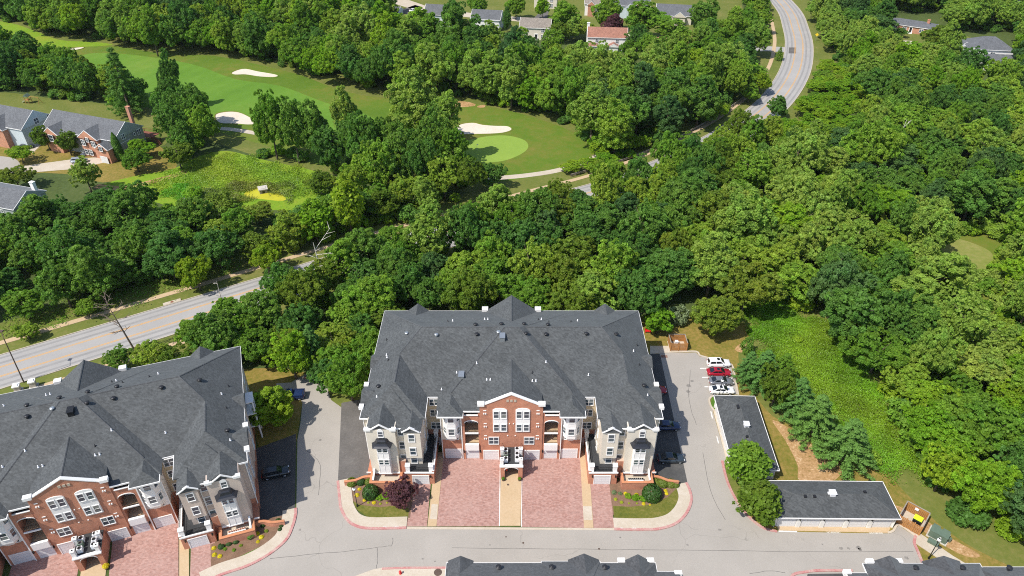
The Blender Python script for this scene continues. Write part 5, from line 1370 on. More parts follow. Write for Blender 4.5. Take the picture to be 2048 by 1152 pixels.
def at(px, py, dia, hgt, kind, mat, label, cat='tree', group=None, zf=0.55):
    """a tree whose crown centre is seen at px,py and whose crown is dia pixels wide in the picture"""
    z = hgt * zf
    x, y = P(px, py, z)
    depth = y * _c + (CAM_H - z) * _s
    return tree(kind, x, y, dia / 2 * depth / CAM_F, hgt, mat, label, cat, group)

VINE = [(1478, 612), (1560, 600), (1640, 645), (1715, 715), (1780, 795), (1835, 880), (1880, 950), (1860, 975), (1800, 945), (1740, 935), (1690, 880), (1610, 800), (1550, 730), (1505, 680)]
CLEAR.append(np.array(PL([(1478, 590), (1560, 590), (1645, 655), (1715, 725), (1775, 805), (1815, 880), (1825, 940), (1790, 950), (1690, 900), (1600, 800), (1500, 690)])))
# ---------------- trees one would point at
at(1435, 630, 86, 9.5, 'round', 'leaf_olive', 'large round olive green tree on the lawn beyond the parking bay with the white SUV')
at(1317, 641, 60, 6.5, 'round', 'leaf_bright', 'small round bright green tree beside the right rear corner of the middle building')
at(1496, 924, 94, 8.6, 'cone', 'leaf_mid', 'dense green tree overhanging the near end of the long garage row')
at(1520, 1000, 94, 8.2, 'cone', 'leaf_olive', 'yellow green tree on the kerbed corner between the two garage rows')
at(800, 987, 62, 4.8, 'round', 'leaf_purple', 'purple leaved plum tree in the planting bed before the left wing of the middle building')
at(697, 755, 92, 11, 'round', 'leaf_mid', 'broad green tree between the left drive and the roof of the middle building')
at(542, 812, 82, 8.5, 'tall', 'leaf_bright', 'open bright green tree beside the dark pickup truck')
at(582, 712, 88, 11, 'round', 'leaf_bright', 'bright green tree at the head of the left drive')
at(622, 688, 60, 11.5, 'pine', 'leaf_pine', 'feathery pine behind the bright tree at the head of the left drive')
at(390, 545, 64, 9.5, 'round', 'leaf_yellow', 'yellow green street tree on the far verge near the drain inlet')
at(531, 516, 62, 8.5, 'round', 'leaf_yellow', 'yellow green street tree on the far verge where the road goes behind the wood')
at(172, 617, 42, 4.5, 'round', 'leaf_mid', 'small dark street tree on the verge between walk and road')
at(52, 662, 46, 4.0, 'round', 'leaf_mid', 'thin low street tree on the far verge near the left edge')
at(236, 717, 52, 5.0, 'round', 'leaf_dark', 'dark shrubby tree by the walk behind the left building')
at(628, 440, 74, 13, 'cone', 'leaf_bright', 'conical bright green tree left of a matching taller one, beyond the road')
at(694, 405, 72, 17, 'cone', 'leaf_bright', 'tall narrow bright green tree beyond the road, right of a shorter cone')
at(302, 62, 46, 19, 'tall', 'leaf_mid', 'lone tall tree with a bare trunk standing on the golf rough')
at(238, 155, 75, 24, 'pine', 'leaf_dark', 'tall dark open crowned pine beside the fairway')
at(342, 160, 40, 20, 'tall', 'leaf_dark', 'slim dark tree rising above the group before the lower bunker')
at(828, 215, 100, 24, 'tall', 'leaf_light', 'tallest pale tulip tree in the clump left of the putting green')
at(893, 255, 70, 21, 'tall', 'leaf_light', 'pale tulip tree on the right side of the clump by the putting green')
at(688, 240, 55, 21, 'tall', 'leaf_light', 'slender pale tree in front of the fairway')
at(985, 350, 55, 8, 'round', 'leaf_dark', 'low dark tree standing where the cart path leaves the wood')
at(1530, 735, 78, 10, 'pine', 'leaf_pine', 'upper pine of the blue green row beside the garage row')
at(1556, 770, 72, 10, 'round', 'leaf_olive', 'olive green bushy tree among the pines beside the garage row')
at(1500, 730, 56, 8, 'pine', 'leaf_pine', 'pine nearest to the row of four parked cars')
at(1636, 830, 100, 11, 'pine', 'leaf_pine', 'broad middle pine beside the bare soil patch')
at(1700, 880, 112, 11, 'pine', 'leaf_pine', 'large blue green pine above the bare soil behind the front garage row')
at(1598, 790, 84, 10, 'pine', 'leaf_pine', 'pine in the middle of the diagonal row behind the long garage row')
at(1568, 738, 66, 9, 'pine', 'leaf_mid', 'greener pine on the vine side of the diagonal row')
at(1495, 690, 30, 4, 'bush', 'leaf_dark', 'dark little bush at the edge of the lawn above the pines', 'bush')
at(1358, 628, 46, 4.5, 'bush', 'leaf_grey', 'grey green shrub between two round trees on the rear lawn', 'bush')
at(1560, 195, 42, 9, 'round', 'leaf_bright', 'bright roadside tree on the left verge of the upper bend') if False else None
at(1522, 165, 44, 8, 'round', 'leaf_yellow', 'yellow green roadside tree whose shadow falls on the upper bend')
at(1500, 185, 40, 7, 'round', 'leaf_mid', 'roadside tree at the foot of the upper bend beside the walk')
at(1555, 215, 40, 8, 'round', 'leaf_dark', 'dark tree overlapping the right kerb of the upper bend')
at(1560, 105, 16, 6, 'pine', 'leaf_mid', 'small conifer at the corner of the side street')
at(232, 290, 18, 9, 'column', 'leaf_dark', 'narrow dark cypress against the garage front of the townhouse', 'tree')
at(163, 275, 16, 6, 'column', 'leaf_dark', 'short cypress beside the entrance of the townhouse', 'tree')
at(90, 275, 44, 8, 'round', 'leaf_olive', 'dark round front garden tree, left of a matching pair before the townhouse')
at(133, 285, 46, 8, 'round', 'leaf_olive', 'olive round front garden tree, right of a matching pair before the townhouse')
at(270, 320, 56, 7, 'round', 'leaf_mid', 'rounded tree on the dry lawn right of the concrete driveway')
at(280, 297, 46, 6, 'round', 'leaf_bright', 'bright green shrubby tree against the end wall of the townhouse')
at(170, 350, 52, 10, 'tall', 'leaf_light', 'light green open tree beside the concrete driveway')
at(355, 310, 60, 8.5, 'round', 'leaf_olive', 'olive tree at the corner of the meadow track')
at(30, 355, 60, 7, 'broad', 'leaf_olive', 'spreading olive tree beside the turning circle')
at(40, 308, 46, 5.5, 'broad', 'leaf_bright', 'low bright tree beside the driveway apron near the left edge')
at(20, 262, 30, 6, 'round', 'leaf_mid', 'small tree before the pale side wall of the cut off townhouse')
at(385, 385, 40, 3.5, 'bush', 'leaf_bright', 'bright willow scrub beside the reed bed', 'bush')
at(640, 365, 60, 7, 'feather', 'leaf_olive', 'soft pale willow at the right end of the pond')
at(440, 400, 66, 5, 'bush', 'leaf_olive', 'low olive willow scrub on the near bank of the pond', 'bush')
at(515, 425, 66, 6, 'feather', 'leaf_olive', 'wide olive willow just below the pond')
at(905, 24, 48, 13, 'round', 'leaf_dark', 'round dark tree before the second house on the top edge')
at(1014, 36, 20, 12, 'cone', 'leaf_dark', 'dark cone tree between charcoal and brown roofed houses')
at(1225, 55, 40, 12, 'round', 'leaf_purple', 'dark purple tree behind the red roofed house')
at(1290, 40, 75, 16, 'round', 'leaf_mid', 'large dense green tree beside the gabled grey house at the top')
at(1215, 25, 52, 15, 'round', 'leaf_mid', 'dense green tree above the red roofed house')
at(1875, 75, 50, 11, 'round', 'leaf_olive', 'rounded tree beside the ranch house')
for i_, (px_, py_, d_, h_, k_, m_, l_) in enumerate(((1130, 35, 60, 15, 'round', 'leaf_mid', 'leafy tree left of the white gabled townhouse at the top'), (1085, 15, 30, 10, 'round', 'leaf_bright', 'bright tree over the top street right of the cream house'), (1032, 12, 36, 11, 'round', 'leaf_mid', 'round street tree above the brown roofed house'),
      (955, 12, 40, 12, 'broad', 'leaf_mid', 'wide tree over the street behind the charcoal roofed far house'), (1345, 62, 70, 13, 'feather', 'leaf_mid', 'wide soft tree over the half hidden red roof'), (1275, 75, 44, 11, 'round', 'leaf_dark', 'dark tree between the white house and the half hidden red roof'),
      (1410, 32, 62, 16, 'round', 'leaf_dark', 'dark dense tree right of the light grey far house'), (1255, 98, 30, 8, 'round', 'leaf_mid', 'small round tree at the right end of the white house'), (835, 50, 60, 14, 'tall', 'leaf_bright', 'bright tall tree below the far white car'), (980, 72, 48, 13, 'tall', 'leaf_light', 'pale tree top in front of the charcoal roofed far house'),
      (1045, 92, 52, 13, 'tall', 'leaf_mid', 'tree before the left end of the brown roofed house'), (1105, 85, 46, 13, 'round', 'leaf_mid', 'tree before the side wing of the brown roofed house'), (1120, 62, 40, 9, 'broad', 'leaf_olive', 'olive tree between brown roofed and red roofed houses'), (1860, 105, 60, 9, 'broad', 'leaf_mid', 'wide tree left of the white hip roofed house'), (1790, 105, 50, 8, 'broad', 'leaf_mid', 'wide tree below the ranch house lane'))):
    at(px_, py_, d_, h_, k_, m_, l_)
at(1803, 65, 22, 4, 'round', 'leaf_dark', 'dark rounded bush in front of the ranch house', 'bush')

# dead trees: bare limbs
def bare_tree(name, label, px, py, hgt, mat, seed, lean=(0, 0), r0=0.28, n=13, spread=1.0):
    x, y = P(px, py)
    t = thing(name, label, 'tree', (x, y, 0))
    r = random.Random(seed)
    mb = MB()
    top = Vector((lean[0], lean[1], hgt))
    mb.tube((0, 0, -0.1), top * 0.5, r0, r0 * 0.65, 7); mb.tube(top * 0.5, top, r0 * 0.65, r0 * 0.15, 7)
    mb.build('trunk', M[mat], t)
    br = MB()
    for k in range(n):
        f = r.uniform(0.35, 0.97); a = r.uniform(0, 6.28); L = hgt * r.uniform(0.12, 0.26) * spread
        p = top * f; q = p + Vector((math.cos(a) * L, math.sin(a) * L, L * r.uniform(0.1, 0.8)))
        br.tube(p, q, r0 * 0.38 * (1.1 - f * 0.6), 0.035, 5, 0, False)
        for j in range(3):
            m = p.lerp(q, r.uniform(0.35, 0.95)); L2 = L * r.uniform(0.25, 0.5); a2 = a + r.uniform(-1.2, 1.2)
            br.tube(m, m + Vector((math.cos(a2) * L2, math.sin(a2) * L2, L2 * r.uniform(0.0, 0.8))), 0.06, 0.02, 4, 0, False)
    br.build('branch', M[mat], t)
    return t
bare_tree('dead_tree', 'bare brown dead tree leaning in front of the road behind the left building', 272, 705, 14, 'dead_dark', 2, (-1.4, -0.8), 0.22, 22, 0.8)
bare_tree('dead_tree', 'pale bleached dead tree standing above the roadside wood', 655, 590, 14, 'dead_wood', 5, (-1.2, 0.6), 0.34, 11, 1.5)
bare_tree('dead_tree', 'short bare grey snag beside the road edge', 446, 612, 7, 'dead_wood', 8, (0.2, 0), 0.15, 9, 0.7)
bare_tree('dead_tree', 'broken pale snag showing in the right hand wood', 1775, 335, 15, 'dead_wood', 9, (1.5, 1.0), 0.3, 7, 1.0)
bare_tree('dead_tree', 'leaning brown pine trunk showing in the wood above the rear lawn', 1318, 590, 11, 'dead_dark', 12, (2.6, 0.4), 0.3, 5, 0.6)

# ---------------- woods: scattered inside outlines drawn on the canopy, thinned by spacing
def canopy(poly_px, z): return np.array(PL(poly_px, z))
MIX_A = [('round', 'leaf_mid', 4), ('broad', 'leaf_mid', 4), ('round', 'leaf_dark', 3.5), ('broad', 'leaf_dark', 2), ('broad', 'leaf_olive', 2.5), ('tall', 'leaf_light', 1), ('feather', 'leaf_olive', 1.5), ('tall', 'leaf_mid', 1.5)]
MIX_R = [('round', 'leaf_mid', 4), ('broad', 'leaf_light', 3), ('tall', 'leaf_light', 3), ('round', 'leaf_light', 2.2), ('round', 'leaf_dark', 2), ('feather', 'leaf_mid', 2), ('broad', 'leaf_bright', 2.5), ('broad', 'leaf_dark', 1.5)]
MIX_G = [('tall', 'leaf_mid', 3), ('tall', 'leaf_light', 2.5), ('round', 'leaf_mid', 3), ('round', 'leaf_dark', 3), ('broad', 'leaf_bright', 1.0), ('broad', 'leaf_mid', 2)]
MIX_D = [('round', 'leaf_dark', 4), ('broad', 'leaf_dark', 3), ('round', 'leaf_mid', 3), ('feather', 'leaf_mid', 2), ('broad', 'leaf_olive', 1), ('tall', 'leaf_dark', 1.5)]
MIX_L = [('broad', 'leaf_bright', 4), ('feather', 'leaf_bright', 3), ('round', 'leaf_bright', 2), ('broad', 'leaf_mid', 2.5)]
MIX_P = [('pine', 'leaf_dark', 3), ('tall', 'leaf_dark', 2), ('round', 'leaf_dark', 3)]
WOODS = [
    ('the wood between the road and the left building', MIX_A, (8, 12), (3.4, 5.2), [(285, 715), (335, 655), (420, 598), (500, 560), (560, 548), (650, 560), (720, 500), (790, 480), (810, 560), (775, 640), (745, 690), (725, 740), (690, 760), (655, 735), (570, 735), (500, 700), (400, 700), (310, 725)]),
    ('the wood right behind the middle building', MIX_A, (11, 18), (3.6, 6.9), [(760, 500), (840, 440), (900, 425), (980, 392), (1090, 380), (1190, 385), (1290, 355), (1400, 330), (1500, 300), (1570, 330), (1500, 585), (1450, 580), (1380, 590), (1290, 605), (1000, 600), (800, 605), (745, 640)]),
    ('the wood filling the right hand side', MIX_R, (10, 19), (3.4, 7.4), [(1500, 300), (1560, 265), (1600, 215), (1640, 140), (1660, 80), (1640, 0), (1690, -60), (2160, -60), (2160, 700), (2000, 720), (1830, 700), (1780, 740), (1700, 700), (1620, 640), (1545, 570)]),
    ('the lower right slope wood', MIX_L, (8, 15), (3.2, 6.6), [(1720, 700), (1830, 690), (2000, 700), (2170, 690), (2200, 1080), (2060, 1100), (1960, 1060), (1890, 970), (1830, 900), (1790, 830)]),
    ('the wood between the fairway and the houses at the top', MIX_G, (14, 21), (4.6, 6.6), [(-80, -60), (760, -60), (775, 45), (930, 78), (1060, 98), (1160, 112), (1290, 116), (1400, 112), (1490, 110), (1520, 112), (1505, 150), (1420, 215), (1330, 250), (1230, 290), (1180, 280), (1130, 260), (1050, 222), (900, 190), (800, 185), (700, 150), (560, 125), (420, 95), (330, 80), (130, 65), (40, 40), (-80, 20)]),
    ('the clump between meadow and putting green', MIX_D, (15, 23), (4.2, 6.0), [(512, 245), (535, 222), (620, 222), (690, 240), (780, 220), (840, 215), (900, 260), (930, 310), (960, 345), (940, 385), (870, 400), (800, 415), (745, 390), (650, 320), (570, 312), (528, 308)]),
    ('the dark wood below the meadow on the left', MIX_D, (9, 14), (4.0, 5.8), [(70, 425), (200, 390), (330, 410), (420, 430), (500, 435), (590, 430), (650, 400), (720, 385), (790, 425), (740, 455), (640, 470), (560, 492), (440, 505), (300, 545), (140, 590), (60, 590), (-80, 600), (-80, 470)]),
    ('the trees behind the townhouses', MIX_D, (12, 18), (4.0, 5.8), [(-80, 50), (0, 80), (110, 105), (220, 140), (275, 165), (265, 205), (200, 205), (130, 190), (60, 170), (0, 185), (-80, 190)]),
    ('the group between townhouses and lower bunker', MIX_D, (14, 21), (4.0, 5.8), [(275, 190), (340, 180), (405, 200), (425, 260), (425, 300), (370, 310), (330, 280), (290, 230)]),
    ('the house gardens along the top edge', MIX_G, (8, 14), (3.4, 5.0), [(1100, -10), (1180, -10), (1190, 50), (1130, 62)]),
    ('the trees over the top street', MIX_G, (9, 15), (3.6, 5.2), [(840, -70), (1400, -70), (1400, -8), (1280, -6), (1130, -20), (1000, -14), (840, -16)]),
    ('the house gardens at the top right', MIX_G, (9, 14), (3.6, 5.4), [(1290, 60), (1400, 40), (1420, -40), (1530, -40), (1525, 90), (1400, 105), (1290, 105)]),
    ('the low thicket along the guard rail', MIX_L, (4, 7), (2.6, 3.8), [(1130, 330), (1200, 295), (1300, 265), (1390, 235), (1470, 190), (1490, 190), (1440, 228), (1390, 258), (1260, 315), (1180, 345)]),
]
ri = [i for i in range(len(ROAD)) if -56 < ROAD[i, 0] < 14]
rj = [i for i in range(len(ROAD)) if 14 <= ROAD[i, 0] < 23]
rk = [i for i in range(len(ROAD)) if 70 < ROAD[i, 0] < 118]
rm = [i for i in range(len(ROAD)) if 22 < ROAD[i, 0] < 70]
rl_ = [i for i in range(len(ROAD)) if -46 < ROAD[i, 0] < -12]
BELT = [('the belt hiding the boulevard behind the middle building', MIX_A, (13, 17), (4.2, 5.6), np.concatenate([offset_line(road_c, 6.7)[ri], offset_line(road_c, 17)[ri][::-1]])),
        ('the belt beyond the boulevard walk', MIX_A, (9, 13), (3.6, 4.8), np.concatenate([offset_line(road_c, -20)[rl_], offset_line(road_c, -11.5)[rl_][::-1]])),
        ('the low roadside trees before the guard rail', MIX_A, (6, 8.5), (3.0, 4.0), np.concatenate([offset_line(road_c, 6.7)[rj], offset_line(road_c, 17)[rj][::-1]])),
        ('the belt where the boulevard leaves the upper bend', MIX_A, (13, 17), (3.4, 4.8), np.concatenate([offset_line(road_c, 6.6)[rm], offset_line(road_c, 19)[rm][::-1]])),
        ('the low scrub inside the upper bend', MIX_L, (3.0, 6.5), (2.4, 3.8), np.concatenate([offset_line(road_c, 10)[rk], offset_line(road_c, 31)[rk][::-1]]))]
WOODS += BELT
cand = []
for wi, (where, mix, hr, rr, poly) in enumerate(WOODS):
    zc = (hr[0] + hr[1]) / 2 * 0.6
    pw = canopy(poly, zc) if isinstance(poly, list) else poly
    lo, hi = pw.min(0), pw.max(0)
    area = (hi - lo).prod()
    n = int(area / 5)
    pts = rng.uniform(lo, hi, (n, 2))
    pts = pts[inside(pts[:, 0], pts[:, 1], pw)]
    for p in pts: cand.append((wi, p[0], p[1], rng.uniform(*rr)))
cand = [c for c in cand if c[2] < 470]
cx = np.array([c[1] for c in cand]); cy = np.array([c[2] for c in cand])
bad = np.zeros(len(cand), bool)
for ci_, cp in enumerate(CLEAR): bad |= inside(cx, cy, cp)
for k_ in range(len(cand)):
    if WOODS[cand[k_][0]][0].startswith('the low scrub inside'): bad[k_] = False
order = rng.permutation(len(cand))
order = np.array(sorted(order, key=lambda k_: 0 if WOODS[cand[k_][0]][0].startswith('the belt') else 1))
cell = 6.0; grid = {}
def near_ok(x, y, rad, f):
    i, j = int(x // cell), int(y // cell)
    for a in range(i - 3, i + 4):
        for b in range(j - 3, j + 4):
            for (px, py, pr) in grid.get((a, b), ()):
                if (px - x) ** 2 + (py - y) ** 2 < (f * (pr + rad)) ** 2: return False
    return True
def put(x, y, rad): grid.setdefault((int(x // cell), int(y // cell)), []).append((x, y, rad))
for x, y, rad in TREES: put(x, y, rad)
chosen = []
for k in order:
    if bad[k]: continue
    wi, x, y, rad = cand[k]
    if near_ok(x, y, rad, 0.62):
        put(x, y, rad); chosen.append((wi, x, y, rad))
# keep what the camera can see, nearest and largest first
def seen(x, y, z=8):
    q = y * _c + (CAM_H - z) * _s
    px = 1024 + CAM_F * x / q; yc = y * _s - (CAM_H - z) * _c
    return -150 < px < 2200 and -160 < 576 - CAM_F * yc / q < 1300
chosen = [c for c in chosen if seen(c[1], c[2])]
chosen.sort(key=lambda c: -(c[3] / (c[2] * _c + 92 * _s)))
print('wood trees', len(chosen))
N_SINGLE = 285
ADJ = dict(leaf_deep='deep green', leaf_mid='mid green', leaf_dark='dark green', leaf_bright='bright green', leaf_light='pale green', leaf_olive='olive green')
FORM = dict(round='rounded', broad='wide crowned', tall='tall', feather='feathery', pine='conifer')
LM = [('the rear gable of the middle building', 1026, 588), ('the left rear corner of the middle building', 775, 620), ('the right rear corner of the middle building', 1281, 622), ('the right end of the left building', 473, 695), ('the bare brown dead tree', 245, 650),
      ('the bleached dead tree', 625, 510), ('the pond', 527, 390), ('the marsh', 350, 385), ('the meadow', 560, 340), ('the two bright cone trees', 660, 420), ('the putting green', 985, 297), ('the bunker by the green', 965, 258), ('the lower fairway bunker', 475, 238),
      ('the upper fairway bunker', 510, 146), ('the small far left bunker', 145, 100), ('the lone golf tree', 302, 65), ('the long townhouse', 190, 255), ('the cut off townhouse', 30, 240), ('the slate house corner', 30, 395), ('the red roofed house', 1212, 75), ('the brown roofed house', 1075, 52),
      ('the charcoal roofed far house', 975, 35), ('the far white car', 827, 22), ('the half hidden red roof', 1335, 90), ('the light grey far house', 1345, 22), ('the side street', 1530, 100), ('the yellow road sign', 1631, 77), ('the upper road bend', 1600, 130), ('the lower end of the bend', 1460, 265),
      ('the cart path', 1070, 350), ('the guard rail', 1280, 318), ('the broken pale snag', 1790, 290), ('the ranch house', 1824, 47), ('the white hip roofed house', 1970, 110), ('the grass clearing', 1930, 510), ('the rear lawn', 1400, 640), ('the vine slope', 1600, 690), ('the large blue green pine', 1700, 880),
      ('the long timber store', 1825, 1045), ('the transformer', 1876, 1065), ('the far verge walk', 330, 595), ('the drain inlet', 345, 600), ('the right picture edge', 2048, 700), ('the upper right corner', 2040, 5), ('the upper left corner', 0, 0), ('the left picture edge', 0, 520), ('the lower right corner', 2048, 1140), ('the dry olive tree on the lawn', 1435, 630)]
def pix(x, y, z):
    q = y * _c + (CAM_H - z) * _s
    return 1024 + CAM_F * x / q, 576 - CAM_F * (y * _s - (CAM_H - z) * _c) / q
used_labels = {}
far_pts = []
for i, (wi, x, y, rad) in enumerate(chosen):
    where, mix, hr, rr, _ = WOODS[wi]
    kind, mat, _w = random.choices(mix, [m[2] for m in mix])[0]
    fld = math.sin(x * 0.062 + 1.3 + math.sin(y * 0.03)) * math.cos(y * 0.055 + 0.8 * math.sin(x * 0.04))
    if wi in (1, 2, 3, 4):
        if fld > 0.3: mat = random.choice(('leaf_light', 'leaf_light', 'leaf_bright') if wi != 1 else ('leaf_mid', 'leaf_olive', 'leaf_light'))
        elif fld < -0.25: mat = random.choice(('leaf_dark', 'leaf_dark', 'leaf_mid', 'leaf_deep'))
    h = hr[0] + (hr[1] - hr[0]) * random.random() ** 1.1
    h *= 0.75 + 0.25 * (rad - rr[0]) / (rr[1] - rr[0]) + (0.15 if kind == 'tall' else 0)
    if i < N_SINGLE:
        px_, py_ = pix(x, y, h * 0.6)
        near = sorted(LM, key=lambda l: math.hypot(l[1] - px_, l[2] - py_))
        lab = None
        for nm, lx, ly in near[:5]:
            dx_, dy_ = px_ - lx, py_ - ly; dist = math.hypot(dx_, dy_)
            dirs = ['above', 'upper right of', 'right of', 'lower right of', 'below', 'lower left of', 'left of', 'upper left of']
            k8 = int(round(math.atan2(dx_, -dy_) / (math.pi / 4))) % 8
            pre = 'close ' if dist < 70 else 'well ' if dist > 170 else ''
            for ad in ((('small ' if rad < 4.3 else 'big ' if rad > 5.6 else '')), ):
                l2 = '%s%s %s tree %s%s %s' % (ad, ADJ[mat], FORM[kind], pre, dirs[k8], nm)
                if len(l2.split()) > 16: l2 = '%s %s tree %s %s' % (ADJ[mat], FORM[kind], dirs[k8], nm)
                if l2 not in used_labels: lab = l2; break
            if lab: break
        if lab is None: lab = l2
        used_labels[lab] = 1
        tree(kind, x, y, rad, h, mat, lab, 'tree', 'trees in ' + where)
    else:
        far_pts.append((x, y, rad, h, kind, mat))

# the rest of the woods and the scrub under all of them: instanced, two objects of kind stuff
def instanced(name, pts, protos):
    """pts: x, y, sx, sz, proto key; protos: key -> object kept in a collection outside the scene"""
    keys = sorted(protos)
    coll = bpy.data.collections.new(name + ' sources')
    for i, k in enumerate(keys):
        protos[k].name = '%s_%03d' % (name, i); coll.objects.link(protos[k])
    me = bpy.data.meshes.new(name)
    me.from_pydata([(p[0], p[1], 0) for p in pts], [], [])
    for nm, typ, vals in (('idx', 'INT', [keys.index(p[4]) for p in pts]), ('rot', 'FLOAT', [random.uniform(0, 6.28) for _ in pts])):
        a = me.attributes.new(nm, typ, 'POINT'); a.data.foreach_set('value', vals)
    a = me.attributes.new('scl', 'FLOAT_VECTOR', 'POINT'); a.data.foreach_set('vector', [q for p in pts for q in (p[2], p[2], p[3])])
    o = bpy.data.objects.new(name, me); COL.objects.link(o); o['kind'] = 'stuff'
    ng = bpy.data.node_groups.new(name, 'GeometryNodeTree')
    ng.interface.new_socket('Geometry', in_out='INPUT', socket_type='NodeSocketGeometry'); ng.interface.new_socket('Geometry', in_out='OUTPUT', socket_type='NodeSocketGeometry')
    gi, go = ng.nodes.new('NodeGroupInput'), ng.nodes.new('NodeGroupOutput')
    ip = ng.nodes.new('GeometryNodeInstanceOnPoints'); ci = ng.nodes.new('GeometryNodeCollectionInfo')
    ci.inputs['Collection'].default_value = coll; ci.inputs['Separate Children'].default_value = True; ci.inputs['Reset Children'].default_value = True
    def attr(nm, typ):
        n = ng.nodes.new('GeometryNodeInputNamedAttribute'); n.data_type = typ; n.inputs['Name'].default_value = nm; return n.outputs['Attribute']
    ip.inputs['Pick Instance'].default_value = True
    L = ng.links.new
    L(gi.outputs[0], ip.inputs['Points']); L(ci.outputs[0], ip.inputs['Instance']); L(attr('idx', 'INT'), ip.inputs['Instance Index'])
    cx = ng.nodes.new('ShaderNodeCombineXYZ'); L(attr('rot', 'FLOAT'), cx.inputs[2])
    L(cx.outputs[0], ip.inputs['Rotation']); L(attr('scl', 'FLOAT_VECTOR'), ip.inputs['Scale'])
    L(ip.outputs[0], go.inputs[0])
    md = o.modifiers.new('scatter', 'NODES'); md.node_group = ng
    return o
def proto(kind, v, mat):
    o = bpy.data.objects.new('source', CROWN[kind, v]); o.material_slots[0].link = 'OBJECT'; o.material_slots[0].material = M[mat]
    return o
protos = {}
pts = []
for (x, y, rad, h, kind, mat) in far_pts:
    k = (kind, random.randrange(min(2, NV[kind])), mat)
    if k not in protos: protos[k] = proto(*k)
    r0, h0 = SIZE[kind]; pts.append((x, y, rad / r0, h / h0, k))
for q in rng.uniform((-520, 398), (560, 560), (1500, 2)):      # the land just past the upper edge
    if abs(q[0] - 138) < 14: continue
    k = random.choice(sorted(protos)); s_ = random.uniform(0.8, 1.15)
    if math.hypot(q[0], 0) < 90 + q[1]: pts.append((q[0], q[1], s_, s_ * 1.15, k))
if pts: tag(instanced('far_woods', pts, protos), 'far woods beyond the road and golf course', None, None, 'stuff')
under = []
up_protos = {}
for wi, (where, mix, hr, rr, poly) in enumerate(WOODS):
    pw = canopy(poly, 2.0) if isinstance(poly, list) else poly
    c0 = pw.mean(0); pw = c0 + (pw - c0) * 1.02
    lo, hi = pw.min(0), pw.max(0)
    q = rng.uniform(lo, hi, (int((hi - lo).prod() / 26), 2)); q = q[inside(q[:, 0], q[:, 1], pw)]
    b = np.zeros(len(q), bool)
    for cp in CLEAR: b |= inside(q[:, 0], q[:, 1], cp)
    for p in q[~b]:
        if not seen(p[0], p[1], 1): continue
        k = ('bush', random.randrange(2), random.choice(('leaf_mid', 'leaf_dark', 'leaf_dark', 'leaf_olive', 'leaf_bright')))
        if k not in up_protos: up_protos[k] = proto(*k)
        s = random.uniform(0.8, 1.9); under.append((p[0], p[1], s, s * random.uniform(0.7, 1.3), k))
vp = np.array(PL(VINE)); lo, hi = vp.min(0), vp.max(0)
for p in rng.uniform(lo, hi, (int((hi - lo).prod() / 60), 2)):
    if inside([p[0]], [p[1]], vp)[0] and random.random() < 0.55:
        k = ('bush', random.randrange(2), random.choice(('leaf_bright', 'leaf_bright', 'leaf_mid')))
        if k not in up_protos: up_protos[k] = proto(*k)
        s = random.uniform(0.5, 1.1); under.append((p[0], p[1], s * 1.2, s * 0.8, k))
cp_, tp_ = np.array(PL([(1840, 440), (1920, 450), (2020, 480), (2040, 560), (2010, 660), (1900, 660), (1850, 560)])), np.array(PL([(1862, 460), (1905, 464), (1955, 478), (1995, 500), (1998, 530), (1972, 560), (1935, 562), (1895, 545), (1870, 515)]))
lo, hi = cp_.min(0), cp_.max(0)
for p in rng.uniform(lo, hi, (int((hi - lo).prod() / 7), 2)):
    if inside([p[0]], [p[1]], cp_)[0] and not inside([p[0]], [p[1]], tp_)[0]:
        k = ('bush', random.randrange(2), random.choice(('leaf_bright', 'leaf_mid', 'leaf_mid', 'leaf_light')))
        if k not in up_protos: up_protos[k] = proto(*k)
        s = random.uniform(0.8, 1.7); under.append((p[0], p[1], s, s, k))
print('undergrowth', len(under))
instanced('undergrowth', under, up_protos)

# tangled vine slope between the pines and the lower right wood, meadow grass, reeds
def ground_cover(name, poly_px, n, mat, hfun, size, seed, flat_n=0.6, sm=4):
    r = np.random.default_rng(seed)
    w = np.array(smooth(PL(poly_px), sm)) if sm else np.array(PL(poly_px))
    lo, hi = w.min(0), w.max(0)
    q = r.uniform(lo, hi, (int(n * (hi - lo).prod() / 400), 2)); jx = 2.2 * np.sin(q[:, 1] * 0.9) + r.normal(size=len(q)) * 1.1; jy = 2.0 * np.sin(q[:, 0] * 0.8) + r.normal(size=len(q)) * 1.1
    q = q[inside(q[:, 0] + jx, q[:, 1] + jy, w)]
    h = hfun(q[:, 0], q[:, 1])
    z = h * r.uniform(0.55, 1.05, len(q)) + 0.08
    pos = np.column_stack([q, z])
    e = 0.25
    gx = (hfun(q[:, 0] + e, q[:, 1]) - h) / e; gy = (hfun(q[:, 0], q[:, 1] + e) - h) / e
    nrm = unit(unit(np.column_stack([-gx, -gy, np.ones(len(q))])) + r.normal(size=(len(q), 3)) * flat_n)
    t = r.uniform(0.72, 1.28, len(q)) * (1 + 0.22 * np.sin(q[:, 0] * 0.47 + 1.5 * np.sin(q[:, 1] * 0.31)) * np.sin(q[:, 1] * 0.39 + np.sin(q[:, 0] * 0.23)))
    hue = 0.16 * np.sin(q[:, 0] * 0.21 + 2 * np.sin(q[:, 1] * 0.13))
    me = leaves_mesh(name, [leaf_quads(pos, nrm, r.uniform(*size, len(q)), np.stack([t * (1 + hue), t, t], 1), r)], [M[mat]])
    o = link(name, me); o['kind'] = 'stuff'
    return o
def lumpy(a, f):
    return lambda x, y: a * (0.55 + 0.28 * np.sin(x * f + 1.7 * np.sin(y * f * 0.7)) * np.cos(y * f * 1.1 + np.sin(x * f * 0.6)) + 0.22 * np.sin(x * f * 2.7 + y * f * 1.9) * np.sin(y * f * 3.1 - x * f))
